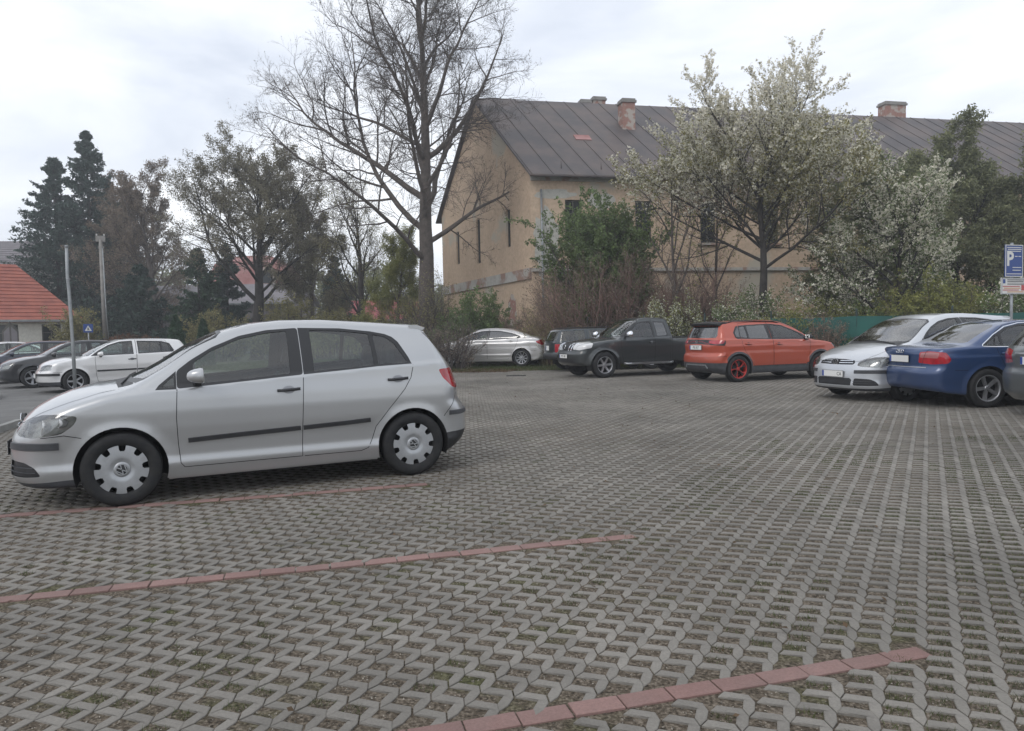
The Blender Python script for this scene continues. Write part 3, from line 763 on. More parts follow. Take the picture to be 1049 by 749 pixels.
# ---- common small parts
def side_band(path, w_, th, mat, name='side_moulding', door=None, sides=(1, -1)):
    def fn(root, sh, made, c):
        for sg in sides:
            mb = MB(); ribbon(mb, sh, path, (0, 1, 0), w_, th, 0, sign=sg, step=.02)
            par = root if door is None else made.get((door, 'L' if sg > 0 else 'R'), root)
            mb.build(name, MT[mat], par)
    return fn
def front_band(path, d, w_, th, mat, name, par=None, both=True, taper=False):
    def fn(root, sh, made, c):
        for sg in ((1, -1) if both else (1,)):
            mb = MB(); ribbon(mb, sh, path, d, w_, th, 0, sign=sg, step=.02, taper=taper)
            p = made.get((par, 'C')) or made.get((par, 'L' if sg > 0 else 'R')) or root if par else root
            mb.build(name, MT[mat], p)
    return fn
def handle(x, z, door, mat='black', bow=True):
    def fn(root, sh, made, c):
        S = sh.project([(x, 0, z)], (0, 1, 0))[0]; S2 = sh.project([(x-.09, 0, z+.004), (x+.09, 0, z-.004)], (0, 1, 0))
        for sg in (1, -1):
            mb = MB(); 
            mb.tube([(x-.095, (S2[0][1]+.012)*sg, z+.004), (x-.06, (S[1]+.030)*sg, z+.003), (x+.05, (S[1]+.030)*sg, z-.002), (x+.095, (S2[1][1]+.012)*sg, z-.005)], [.011, .014, .014, .011], 8)
            mb.box((x-.088, (S2[0][1]+.004)*sg, z+.004), (.03, .02, .026)); mb.box((x+.088, (S2[1][1]+.004)*sg, z-.004), (.03, .02, .026))
            o = mb.build('handle', MT[mat], made.get((door, 'L' if sg > 0 else 'R'), root))
            mc = MB(); n = 20; P = [(x+.055*math.cos(2*PI*k/n), 0, z+.036*math.sin(2*PI*k/n)) for k in range(n)]; Q = sh.project(P, (0, 1, 0)); Nn = sh.normal(Q)
            mc.add([((q+m_*.0012)[0], (q+m_*.0012)[1]*sg, (q+m_*.0012)[2]) for q, m_ in zip(Q, Nn)], [tuple(range(n))]); mc.build('handle_cup', MT['greyplastic'] if mat != 'black' else MT['handlecup'], made.get((door, 'L' if sg > 0 else 'R'), root), fix=False)
    return fn
MT['handlecup'] = pmat('handle_recess', (.28, .29, .31), rough=.5, metal=.3)
def mirrors(x, z, y0, size=(.19, .20, .15), mat=None, stalk='black', out=.14):
    def fn(root, sh, made, c):
        for sg in (1, -1):
            bm = bmesh.new(); bmesh.ops.create_icosphere(bm, subdivisions=3, radius=.5)
            for v in bm.verts:
                p = v.co; q = Vector((abs(p.x)*2, abs(p.y)*2, abs(p.z)*2)); 
                f = 1/((q.x**3+q.y**3+q.z**3)**(1/3)+1e-6)*1.0
                p = p*f*(p.length*2); x_ = p.x
                if x_ < -.18: x_ = -.18-(x_+.18)*-.12
                sc_ = 1-.28*max(0, x_+.1)/.6
                v.co = Vector((x_*size[0]*1.0, p.y*size[1]*sc_, (p.z*size[2])*sc_*(1 if p.z > 0 else .8)))
            yc = y0+out
            for v in bm.verts: v.co = Vector((v.co.x+x, (v.co.y+yc)*sg, v.co.z+z))
            bmesh.ops.recalc_face_normals(bm, faces=bm.faces)
            me = bpy.data.meshes.new('wing_mirror'); bm.to_mesh(me); bm.free(); me.materials.append(mat and MT[mat] or MT[c['paint']])
            for p in me.polygons: p.use_smooth = True
            o = link(bpy.data.objects.new('wing_mirror', me), root)
            mb = MB(); mb.tube([(x+.01, (y0-.02)*sg, z-.05), (x+.0, (yc-.03)*sg, z-.055)], [.035, .028], 10); mb.build('mirror_base', MT[stalk], o)
            mg = MB(); mg.box((x-.18*size[0]-.004, yc*sg, z), (.006, size[1]*.84, size[2]*.72)); mg.build('mirror_glass', MT['chrome'], o)
    return fn
def plate(text, x, z, front, par=None, w_=.52, tilt=0, off=.02, h=.11):
    def fn(root, sh, made, c):
        d = (1, 0, 0) if front else (-1, 0, 0); S = sh.project([(x, 0, z)], d)[0]; xs = S[0]+(.012 if front else -.012); s = 1 if front else -1
        mb = MB(); mb.box((xs, 0, z), (.008, w_+.012, h+.012), 1); mb.box((xs+.005*s, 0, z), (.004, w_, h)); mb.box((xs+.0075*s, s*(-w_/2+.022), z), (.002, .04, h-.006), 2)
        o = mb.build('number_plate', [MT['plate'], MT['black'], MT['plateblue']], root)
        rot = (PI/2, 0, PI/2*s)
        if text: textmesh(text, .092, 'plate_text', MT['ink'], o, (xs+.0082*s, off*s, z-.003), rot, depth=.0006, sx=.9)
    return fn
def aerial(x, z, y=0, L=.35, lean=-.6):
    def fn(root, sh, made, c):
        mb = MB(); S = sh.project([(x, y, 1)], (0, 0, 1))[0]; mb.lathe([(.018, 0), (.012, .025), (0, .03)], 12, 'z', (x, y, S[2]))
        mb.tube([(x, y, S[2]+.02), (x+lean*L, y, S[2]+.02+L*.8)], [.004, .002], 6); mb.build('aerial', MT['black'], root)
    return fn
def wiper(pts, d, par=None):
    def fn(root, sh, made, c):
        for k, P in enumerate(pts):
            mb = MB(); S = sh.project(P, d); Nn = sh.normal(S); Q = [V3(a+b*.012) for a, b in zip(S, Nn)]
            mb.tube(Q, .007, 6); mb.build('wiper', MT['black'], root)
    return fn
def lamp_inner(path, d, name, mats, par, inset=.05, bulbs=()):
    """reflector bowls behind a headlamp lens"""
    def fn(root, sh, made, c):
        for md, sg in (('L', 1), ('R', -1)):
            o = made.get((par, md))
            if o is None: continue
            S = sh.project([b[:3] for b in bulbs], d); Nn = sh.normal(S)
            for (bx, by, bz, br, mat), s_, n_ in zip(bulbs, S, Nn):
                mb = MB(); ax = V3(n_)*.3+Vector((.9, 0, 0)); ax.normalize(); q = Vector((1, 0, 0)).rotation_difference(ax).to_matrix()
                prof = [(br, .0), (br*.95, -.02), (br*.7, -.05), (br*.25, -.07), (0, -.072)]
                tmp = MB(); tmp.lathe(prof, 20, 'x'); tmp.lathe([(0, -.03), (br*.3, -.035), (br*.34, -.06)], 12, 'x')
                ctr = V3(s_)-V3(n_)*inset
                vs = [q @ Vector(v)+ctr for v in tmp.v]; mb.add([(v.x, v.y*sg, v.z) for v in vs], tmp.f, 0, True); mb.build('lamp_reflector', MT[mat], o)
    return fn
def facebox(pts, d, mat, name, par=None, lift=.004, both=False, depth=0.0):
    """flat-following patch (lamp, badge, grille) raised on the body"""
    def fn(root, sh, made, c):
        for sg in ((1, -1) if both else (1,)):
            S = sh.project(pts, d); Nn = sh.normal(S); n = len(S); vs = [V3(a+b*lift) for a, b in zip(S, Nn)]+[V3(a-b*.01) for a, b in zip(S, Nn)]
            mb = MB(); mb.add([(v.x, v.y*sg, v.z) for v in vs], [tuple(range(n))]+[(i, (i+1) % n, n+(i+1) % n, n+i) for i in range(n)]); mb.build(name, MT[mat], made.get((par, 'C'), root) if par else root)
    return fn
def emblem_vw(x, z, front, r=.055, par=None):
    def fn(root, sh, made, c):
        d = (1, 0, 0) if front else (-1, 0, 0); S = sh.project([(x, 0, z)], d)[0]; s = 1 if front else -1
        mb = MB(); vw_emblem(mb, r, 0, (S[0]+.012*s, 0, z), 'x', .005*s); mb.lathe([(0, S[0]+.010*s), (r*.98, S[0]+.010*s), (r*.98, S[0]-.02*s)], 28, 'x', (0, 0, z), mi=1)
        mb.build('emblem', [MT['chrome'], MT['black']], root)
    return fn
def text_badge(txt, x, y, z, size, mat='chrome', front=False, side=0):
    def fn(root, sh, made, c):
        s = 1 if front else -1; S = sh.project([(x, y, z)], (s, 0, 0))[0]
        textmesh(txt, size, 'badge', MT[mat], root, (S[0]+.005*s, y, z), (PI/2, 0, PI/2*s), depth=.002)
    return fn
def spoiler(x0, z0, x1, z1, yw, th=.03, mat=None, drop=.02):
    """roof edge spoiler: blade from roof (x0,z0) to trailing edge (x1,z1)"""
    def fn(root, sh, made, c):
        mb = MB(); V = []; n = 16
        for k in range(n+1):
            y = -yw+2*yw*k/n; e_ = 1-abs(y/yw)**6*.35; dz = -drop*(y/yw)**2; bx = .05*(y/yw)**2
            xa, xb = x0, x1+bx+(1-e_)*.1
            V += [(xa, y, z0+dz-.004), ((xa+xb)/2, y, (z0+z1)/2+dz+.010), (xb, y, z1+dz), (xb+.006, y, z1+dz-th*.55), (xb+.05, y, z1+dz-th-.006), (xa, y, z0+dz-.05)]
        F = [(i*6+j, i*6+(j+1) % 6, (i+1)*6+(j+1) % 6, (i+1)*6+j) for i in range(n) for j in range(6)]+[tuple(range(6)), tuple(n*6+j for j in range(6))]
        mb.add(V, F, 0, False); o = mb.build('roof_spoiler', MT[mat] if mat else MT[c['paint']], root)
    return fn
def rails(x0, x1, y, mat='black', r=.014, up=.035):
    def fn(root, sh, made, c):
        for sg in (1, -1):
            n = 10; X = np.linspace(x0, x1, n); S = sh.project([(x, y, 0) for x in X], (0, 0, 1), 2.2); mb = MB()
            mb.tube([(p[0], p[1]*sg, p[2]+(up if 0 < i < n-1 else -.005)) for i, p in enumerate(S)], r, 8); mb.build('roof_rail', MT[mat], root)
    return fn
def skid(x, z, yw, hh, mat, name, front=False):
    def fn(root, sh, made, c):
        d = (1, 0, 0) if front else (-1, 0, 0); mb = MB(); ribbon(mb, sh, [(x, -yw-.05, z-hh), (x, -yw, z), (x, yw, z), (x, yw+.05, z-hh)], d, .035, .012); mb.build(name, MT[mat], root)
    return fn
# ------------------------------------------------------------------ the cars
def P3(l, y=0): return [(a, y, b) for a, b in l]
def golfplus(**k):
    c = dict(name='parked_car', cat='car', W=1.76, H=1.60, x0=-2.06, x1=2.20, h=.03, hubs=(1.289, -1.289), R=.315, Ra=.362, tw=.195, track=1.54, paint='p_silver', z0=.6,
        top=[(-2.3, .7), (-2.02, .80), (-1.95, .95), (-1.86, 1.08), (-1.615, 1.42), (-1.565, 1.485), (-1.50, 1.51), (-1.3, 1.53), (-.95, 1.555), (-.5, 1.583), (-.1, 1.582), (.2, 1.552), (.48, 1.478), (.75, 1.352), (1.0, 1.19), (1.25, 1.06), (1.36, 1.040), (1.5, 1.025), (1.7, .975), (1.85, .915), (1.97, .85), (2.08, .765), (2.16, .66), (2.3, .4)],
        front=[(0, 2.06), (.2, 2.12), (.28, 2.185), (.4, 2.175), (.6, 2.17), (.69, 2.145), (.76, 2.10), (.85, 2.05), (1.2, 2.0)],
        rear=[(0, -1.68), (.19, -1.83), (.3, -1.97), (.41, -2.02), (.6, -2.01), (.68, -1.975), (.72, -1.935), (.86, -1.93), (1.06, -1.87), (1.13, -1.83), (1.42, -1.61), (1.6, -1.5)],
        belt=[(-2, 1.12), (-1.3, 1.10), (-.7, 1.07), (-.23, 1.045), (.27, 1.01), (1.0, .96), (1.4, .94), (2, .8)], ghx=(-2.2, 1.32),
        crown=[(-2, .04), (-1, .05), (0, .05), (.6, .05), (1.2, .07), (1.6, .11), (2.1, .11)],
        wid=[(-2.05, .80), (-1.7, .845), (-1.3, .87), (-.8, .88), (.8, .88), (1.3, .87), (1.8, .84), (2.1, .79)],
        bottom=[(-2.1, .26), (-1.75, .2), (-1, .175), (1, .17), (1.7, .19), (2.1, .2)], tum=(.36, .42), cf=(.06, .30, 3.6), cb=(.05, .22, 4.0),
        vprof=[(.1, .90), (.2, .945), (.29, .972), (.335, .985), (.385, .966), (.5, .976), (.64, .995), (.78, 1.0), (.90, .992), (1.0, .975), (1.3, .95), (2, .9)],
        wheel=('cover', .216, 'cap'), ts=.03,
        seats=[(.18, .38, .5, 1.13), (.18, -.38, .5, 1.13), (-.72, 0, 1.25, 1.12)], dash=(1.0, 1.0))
    R = []
    R += [dict(name='front_bumper', centre=True, thr=-2, pred=lambda q: q.x > 1.4, pts=P3([(1.44, .60), (1.56, .605), (1.70, .635), (1.87, .622), (1.99, .635), (2.06, .66), (2.4, .67), (2.4, -.05), (1.5, -.05), (1.50, .3)]), gap=.006, gappath=P3([(1.575, .605), (1.70, .635), (1.87, .622)])),
          dict(name='bumper_lip', centre=True, thr=-2, par='front_bumper', mat='greyplastic', pred=lambda q: q.x > 1.4, pts=P3([(1.4, .275), (1.9, .25), (2.4, .225), (2.4, -.05), (1.4, -.05)]), wall=0),
          dict(name='rear_bumper', centre=True, thr=-2, pred=lambda q: q.x < -1.4, pts=P3([(-1.5, .50), (-1.58, .53), (-1.64, .60), (-1.73, .70), (-1.79, .80), (-1.86, .80), (-1.9, .72), (-2.4, .72), (-2.4, -.05), (-1.4, -.05)]), gap=.006, gappath=P3([(-1.62, .57), (-1.67, .63), (-1.73, .70), (-1.79, .80)])),
          dict(name='bumper_lip', key='rlip', centre=True, thr=-2, par='rear_bumper', mat='black', pred=lambda q: q.x < -1.4, pts=P3([(-1.4, .385), (-2.4, .44), (-2.4, -.05), (-1.4, -.05)]), wall=0),
          dict(name='front_door', pts=P3([(.838, 1.135), (.838, .975), (.852, .73), (.845, .5), (.83, .33), (.80, .292), (-.205, .295), (-.215, .6), (-.24, 1.06), (-.24, 1.522), (.05, 1.507), (.30, 1.46), (.54, 1.36), (.72, 1.25)]), gap=.006, gappath=P3([(.838, .975), (.852, .73), (.845, .5), (.83, .33), (.80, .292), (.3, .294), (-.205, .295), (-.215, .6), (-.238, 1.05)])),
          dict(name='rear_door', pts=P3([(-.243, 1.522), (-.243, 1.06), (-.218, .6), (-.208, .295), (-.76, .295), (-.83, .32), (-.87, .40), (-.91, .52), (-1.05, .69), (-1.21, .87), (-1.28, .98), (-1.315, 1.12), (-1.25, 1.32), (-1.17, 1.41), (-1.05, 1.455), (-.94, 1.475), (-.64, 1.508)]), gap=.006, gappath=P3([(-.225, .295), (-.76, .295), (-.83, .32), (-.87, .40), (-.91, .52), (-1.05, .69), (-1.21, .87), (-1.28, .98), (-1.312, 1.108)])),
          dict(name='bonnet', dir=(0, 0, 1), centre=True, thr=.08, pred=lambda q: q.x > 1.1, pts=[(1.32, .70, 0), (1.6, .705, 0), (1.8, .67, 0), (1.93, .60, 0), (2.02, .50, 0), (2.09, .32, 0), (2.13, .1, 0), (2.13, -.1, 0), (1.34, -.1, 0), (1.34, .4, 0)], gap=.006, gappath=[(1.32, .70, 0), (1.6, .705, 0), (1.8, .67, 0), (1.93, .60, 0), (2.02, .50, 0), (2.09, .32, 0), (2.12, .1, 0)]),
          dict(name='cowl', dir=(0, 0, 1), centre=True, thr=.08, mat='black', pred=lambda q: q.x > 1., pts=[(1.18, .66, 0), (1.30, .64, 0), (1.338, .3, 0), (1.338, -.1, 0), (1.23, -.1, 0), (1.2, .4, 0)], wall=0),
          dict(name='window_frame', par='front_door', mat='trim', r=.03, pts=P3([(.838, 1.13), (.838, .978), (.27, 1.018), (-.239, 1.055), (-.239, 1.494), (.045, 1.478), (.295, 1.428), (.54, 1.328), (.72, 1.22)]), wall=0),
          dict(name='window_frame', key='wfr', par='rear_door', mat='trim', pts=P3([(-.244, 1.494), (-.244, 1.055), (-.70, 1.084), (-.95, 1.102), (-1.302, 1.115), (-1.28, 1.18), (-1.2, 1.335), (-1.15, 1.385), (-1.08, 1.417), (-.937, 1.446), (-.64, 1.482)]), wall=0),
          dict(name='quarter_window_frame', mat='trim', pts=P3([(1.01, .975), (.98, 1.015), (.841, 1.13), (.841, .975)]), wall=0),
          dict(name='window', par='front_door', mat='glass', r=.02, push=.005, wall=-.005, pts=P3([(.705, 1.012), (.70, 1.198), (.54, 1.298), (.295, 1.400), (.045, 1.450), (-.135, 1.466), (-.125, 1.07), (.3, 1.036)])),
          dict(name='window', key='w2', par='rear_door', mat='glass', r=.02, push=.005, wall=-.005, pts=P3([(-.348, 1.468), (-.64, 1.456), (-.912, 1.423), (-.925, 1.118), (-.70, 1.102), (-.345, 1.078)])),
          dict(name='window', key='w3', par='rear_door', mat='glass', r=.02, push=.005, wall=-.005, pts=P3([(-.955, 1.416), (-1.07, 1.39), (-1.155, 1.325), (-1.262, 1.130), (-.965, 1.122)])),
          dict(name='quarter_window', mat='glass', r=.01, push=.004, wall=-.004, pts=P3([(.962, .995), (.86, 1.092), (.86, .992)])),
          dict(name='windscreen', dir=(.62, 0, .78), centre=True, mat='trim', pts=[(1.27, -.1, 1.06), (1.26, .35, 1.05), (1.17, .66, 1.04), (1.10, .70, 1.07), (.84, .655, 1.22), (.50, .57, 1.43), (.44, .50, 1.465), (.42, 0, 1.49), (.42, -.1, 1.49)], wall=0),
          dict(name='windscreen_glass', par='windscreen', dir=(.62, 0, .78), centre=True, mat='wscreen', pts=[(1.22, -.1, 1.08), (1.20, .35, 1.07), (1.10, .64, 1.07), (1.06, .675, 1.09), (.84, .635, 1.21), (.52, .55, 1.42), (.48, .48, 1.45), (.46, 0, 1.47), (.46, -.1, 1.47)], wall=0),
          dict(name='rear_window_edge', mat='glass_d', thr=.05, pts=P3([(-1.475, 1.425), (-1.60, 1.44), (-1.95, 1.10), (-1.775, 1.085)]), wall=0),
          dict(name='rear_window', dir=(-.86, 0, .5), centre=True, mat='glass_d', pred=lambda q: q.x < -1, pts=[(-1.60, -.1, 1.43), (-1.60, .52, 1.42), (-1.64, .59, 1.38), (-1.80, .66, 1.14), (-1.81, .60, 1.12), (-1.83, -.1, 1.12)], wall=0),
          dict(name='headlamp', dir=(.6, .8, 0), mat='lens', r=.03, back=(.055, 'lampbowl'), pts=[(1.575, .83, .788), (1.60, .82, .72), (1.69, .80, .648), (1.87, .72, .622), (2.03, .55, .635), (2.06, .46, .66), (2.04, .50, .72), (1.96, .60, .775), (1.85, .68, .805), (1.70, .78, .812)], wall=.06),
          dict(name='intake_grille', par='front_bumper', dir=(.6, .8, 0), mat='black', r=.03, push=.015, wall=-.015, pts=[(2.13, .47, .43), (1.98, .68, .418), (1.90, .74, .375), (1.855, .77, .305), (2.0, .68, .297), (2.14, .45, .297)]),
          dict(name='tail_lamp', dir=(-.6, .8, 0), mat='redlens', r=.03, pts=[(-1.57, .82, 1.05), (-1.80, .68, 1.06), (-1.92, .45, 1.03), (-1.95, .45, .95), (-1.93, .55, .845), (-1.81, .76, .845), (-1.72, .81, .87), (-1.62, .83, .96)]),
          dict(name='lamp_insert', par='tail_lamp', dir=(-.6, .8, 0), mat='pinklens', r=.02, pts=[(-1.83, .70, 1.03), (-1.92, .45, 1.01), (-1.95, .45, .93), (-1.92, .58, .865), (-1.87, .68, .93)], wall=0),
          dict(name='grille', dir=(1, 0, 0), centre=True, mat='black', push=.01, wall=-.01, pts=[(2, -.1, .665), (2, .40, .672), (2, .43, .70), (2, .40, .745), (2, .2, .765), (2, -.1, .77)]),
          dict(name='lower_intake', par='front_bumper', dir=(1, 0, 0), centre=True, mat='black', push=.012, wall=-.012, pts=[(2, -.1, .295), (2, .40, .297), (2, .42, .40), (2, .38, .43), (2, -.1, .43)])]
    c['regions'] = R
    ex = [side_band(P3([(.765, .523), (.3, .543), (-.195, .560)]), .046, .012, 'black', door='front_door'), side_band(P3([(-.222, .561), (-.6, .575), (-.855, .588)]), .046, .012, 'black', door='rear_door'),
          handle(-.10, .922, 'front_door'), handle(-1.145, .972, 'rear_door'), mirrors(.665, 1.085, .83),
          front_band([(1.735, .82, .548), (1.9, .73, .55), (2.02, .6, .548), (2.10, .44, .545)], (.6, .8, 0), .066, .014, 'greyplastic', 'bumper_strip', 'front_bumper'),
          front_band([(-1.67, .82, .60), (-1.85, .76, .60), (-1.97, .5, .60)], (-.6, .8, 0), .05, .012, 'greyplastic', 'bumper_strip', 'rear_bumper'),
          front_band([(2, .40, .70), (2, .10, .695)], (1, 0, 0), .018, .012, 'chrome', 'grille_bar', 'grille'), front_band([(2, .38, .735), (2, .10, .735)], (1, 0, 0), .018, .012, 'chrome', 'grille_bar', 'grille'),
          front_band([(2.14, .44, .335), (2.0, .68, .335), (1.90, .75, .335)], (.6, .8, 0), .008, .004, 'greyplastic', 'intake_slat', 'intake_grille'), front_band([(2.14, .44, .375), (2.0, .68, .375), (1.92, .74, .375)], (.6, .8, 0), .008, .004, 'greyplastic', 'intake_slat', 'intake_grille'),
          lamp_inner(None, (.6, .8, 0), 'r', None, 'headlamp', .028, [(1.955, .58, .70, .056, 'reflector'), (1.83, .70, .718, .062, 'reflector'), (1.70, .78, .745, .045, 'clearlens')]),
          emblem_vw(2, .715, True, .062), wiper([[(1.27, .55, 1), (1.20, .1, 1), (1.16, -.25, 1)]], (.3, 0, .95)),
          front_band([(1.44, .69, .98), (1.26, .715, 1.03), (.98, .675, 1.20)], (0, .45, .9), .005, 0, 'gap', 'body_joint'),
          front_band([(-1.55, .60, 1.47), (-1.62, .66, 1.36), (-1.80, .71, 1.12), (-1.86, .74, 1.05)], (-.3, .95, 0), .006, 0, 'gap', 'body_joint')]
    ex += [spoiler(-1.36, 1.527, -1.60, 1.492, .60)]
    ex += k.pop('extra', [])
    c['extras'] = ex; c.update(k); return c
cars = []
cars.append(golfplus(pos=(-2.528, 7.473), head=205.3, h=.026, spin=.35,
    label='silver compact car parked side-on in the foreground, nearest of all the cars', extra=[plate('', 2, .50, True, w_=.52), plate('', -2, .80, False)]))
cars.append(golfplus(pos=(8.046, 14.257), head=198, h=.045, paint='p_silver2', spin=.1,
    label='silver compact car facing left between the orange-red crossover and the blue saloon', extra=[plate('CA', 2, .50, True, off=.17)]))
def xy(l): return [(a, b, 0) for a, b in l]
def yz(l): return [(0, a, b) for a, b in l]
def regs4(d, black_low=None):
    """regions shared by the far cars from a compact description"""
    R = []
    if d.get('clad'):
        R.append(dict(name='cladding', thr=-.9, mat='greyplastic', pred=lambda q: q.y > .3, pts=P3([(-9, d['clad']), (9, d['clad']), (9, -.1), (-9, -.1)]), wall=0))
        for i, hx in enumerate(d['hubs']):
            n = 24; q = d['Ra']+.055; R.append(dict(name='arch_trim', mat='greyplastic', thr=.1, pts=P3([(hx+q*math.cos(2*PI*k/n), d['R']+q*math.sin(2*PI*k/n)) for k in range(n)]), wall=0))
    for s_, nm, z in (('fb', 'front_bumper', 1), ('rb', 'rear_bumper', -1)):
        if s_ in d:
            x, zt, low = d[s_]
            R.append(dict(name=nm, centre=True, thr=-2, mat=d.get(s_+'m'), pred=(lambda q, z=z: q.x*z > 1.2), pts=P3([(x, zt), (x+z*1.6, zt), (x+z*1.6, -.1), (x, -.1)]), gap=.007, gappath=P3([(x, zt), (x+z*.22, zt)])))
            if low: R.append(dict(name='bumper_lip', key=nm+'l', centre=True, thr=-2, par=nm, mat='greyplastic', pred=(lambda q, z=z: q.x*z > 1.2), pts=P3([(x-z*.3, low), (x+z*1.6, low), (x+z*1.6, -.1), (x-z*.3, -.1)]), wall=0))
    for nm, key, pts in d['doors']: R.append(dict(name=nm, key=key, pts=P3(pts), gap=.008))
    if 'bon' in d: R.append(dict(name='bonnet', dir=(0, 0, 1), centre=True, thr=.08, pred=lambda q: q.x > .7, pts=xy(d['bon']), gap=.008, gappath=xy(d['bon'][:-2])))
    for i, (par, pts) in enumerate(d['frames']): R.append(dict(name='window_frame', key='wf%d' % i, par=par, mat=d.get('framemat', 'trim'), pts=P3(pts), wall=0))
    for i, (par, pts, *g) in enumerate(d['panes']): R.append(dict(name='window', key='w%d' % i, par=par, mat=g[0] if g else 'glass', r=.02, push=.005, wall=-.005, pts=P3(pts)))
    if 'ws' in d:
        xb, xc, yb, xt, yt = d['ws']
        R.append(dict(name='windscreen', dir=(0, 0, 1), centre=True, mat='trim', thr=.1, pts=xy([(xc+.03, -.1), (xc+.03, .3), (xb+.02, yb), (xt+.03, yt+.02), (xt-.04, yt-.06), (xt-.06, -.1)]), wall=0))
        R.append(dict(name='windscreen_glass', par='windscreen', dir=(0, 0, 1), centre=True, mat='wscreen', thr=.1, pts=xy([(xc-.03, -.1), (xc-.03, .3), (xb-.03, yb-.02), (xt+.03, yt-.01), (xt-.0, yt-.06), (xt-.02, -.1)]), wall=0))
    if 'rw' in d:
        dr, pts = d['rw']; R.append(dict(name='rear_window', dir=dr, centre=True, thr=.12, mat=d.get('rwm', 'glass_d'), pred=lambda q: q.x < -.6, pts=pts, wall=0))
    for r in d.get('more', []): R.append(r)
    return R
def lampset(pts, d=(.6, .8, 0)): return dict(name='headlamp', dir=d, mat='lens', r=.02, back=(.05, 'lampbowl'), pts=pts, wall=.05)
# --- orange-red crossover seen from behind
d = dict(hubs=(1.275, -1.275), R=.335, Ra=.385, clad=.40, fb=(1.6, .62, .40), rb=(-1.62, .66, .50),
    doors=[('front_door', 'fd', [(.93, 1.16), (.95, .95), (.90, .45), (.80, .405), (-.20, .405), (-.22, 1.0), (-.24, 1.52), (.12, 1.50), (.5, 1.36), (.75, 1.26)]), ('rear_door', 'rd', [(-.243, 1.52), (-.225, 1.0), (-.205, .405), (-.80, .405), (-.93, .60), (-1.08, .78), (-1.16, .95), (-1.18, 1.20), (-1.12, 1.48), (-.6, 1.52)])],
    bon=[(1.15, .72), (1.6, .72), (1.9, .66), (2.02, .5), (2.08, 0), (2.08, -.1), (1.2, -.1)],
    frames=[('fd', [(.98, 1.04), (.75, 1.19), (.5, 1.30), (.2, 1.42), (-.1, 1.455), (-.237, 1.46), (-.237, 1.06)]), ('rd', [(-.244, 1.46), (-.9, 1.44), (-1.15, 1.425), (-1.16, 1.09), (-.244, 1.06)]), ('body', [(-1.165, 1.425), (-1.24, 1.40), (-1.36, 1.25), (-1.34, 1.13), (-1.28, 1.09), (-1.165, 1.09)])],
    panes=[('fd', [(.80, 1.075), (.62, 1.21), (.2, 1.39), (-.1, 1.43), (-.16, 1.43), (-.15, 1.08)]), ('rd', [(-.33, 1.435), (-.9, 1.415), (-.93, 1.10), (-.32, 1.085)], 'glass_d'), ('body', [(-.97, 1.41), (-1.20, 1.38), (-1.31, 1.25), (-1.30, 1.14), (-.97, 1.11)], 'glass_d')],
    ws=(.98, 1.20, .70, .22, .56), rw=((-1, 0, 0), yz([(-.1, 1.12), (.62, 1.13), (.64, 1.18), (.55, 1.42), (-.1, 1.43)])),
    more=[dict(name='tail_lamp_bar', dir=(-1, 0, 0), centre=True, mat='black', pts=yz([(-.1, .98), (.5, .96), (.84, .93), (.84, 1.06), (.3, 1.085), (-.1, 1.085)]), thr=.1, wall=0),
          dict(name='tail_lamp', dir=(-.8, .6, 0), mat='redlens', r=.02, pts=[(-1.93, .50, 1.06), (-1.93, .50, 1.0), (-1.86, .72, .965), (-1.72, .84, .985), (-1.68, .84, 1.06), (-1.85, .70, 1.075)], wall=0),
          lampset([(1.62, .84, .92), (1.75, .80, .80), (2.0, .60, .78), (2.05, .45, .80), (2.03, .5, .88), (1.85, .72, .92)])])
c = dict(name='parked_car', cat='car', label='orange-red crossover with black wheel-arch trim and red spoked wheels, seen from behind', W=1.76, H=1.58, x0=-2.02, x1=2.12, h=.045, hubs=d['hubs'], R=.335, Ra=.385, tw=.205, track=1.53, paint='p_orange',
    pos=(6.62, 19.55), head=19.4, flare=.025, wheel=('05red', .235, 'redrim', 'black'), tum=(.30, .38), kt=.05,
    top=[(-2.3, .8), (-1.98, .95), (-1.93, 1.08), (-1.88, 1.13), (-1.72, 1.44), (-1.66, 1.51), (-1.5, 1.54), (-1, 1.565), (-.4, 1.575), (0, 1.565), (.3, 1.51), (.6, 1.39), (.9, 1.23), (1.12, 1.09), (1.25, 1.06), (1.5, 1.045), (1.8, .995), (2.0, .92), (2.08, .83), (2.2, .6)],
    front=[(0, 1.95), (.2, 2.0), (.3, 2.09), (.6, 2.11), (.8, 2.09), (.95, 2.02), (1.2, 2)], rear=[(0, -1.75), (.22, -1.83), (.35, -1.97), (.55, -2.01), (.68, -2.0), (.73, -1.94), (.95, -1.97), (1.05, -1.93), (1.12, -1.88), (1.46, -1.71), (1.6, -1.6)],
    belt=[(-2, 1.08), (-1, 1.06), (0, 1.035), (1.1, 1.0), (2, .95)], ghx=(-2.2, 1.2), crown=[(-2, .03), (0, .045), (1.2, .06), (2, .09)], wid=[(-2.05, .82), (-1.7, .855), (-1.2, .87), (1.2, .87), (1.8, .85), (2.1, .80)], bottom=[(-2.1, .3), (-1.7, .22), (1.7, .2), (2.1, .24)],
    crease=[(-1.7, .93, 1.5, .88, .014, .12)], seats=[(.1, .38, .5, 1.15), (.1, -.38, .5, 1.15), (-.75, 0, 1.25, 1.12)], dash=(.9, 1.0))
MT['redrim'] = pmat('red_alloy', (.42, .035, .03), rough=.4, metal=.3)
c['regions'] = regs4(d)
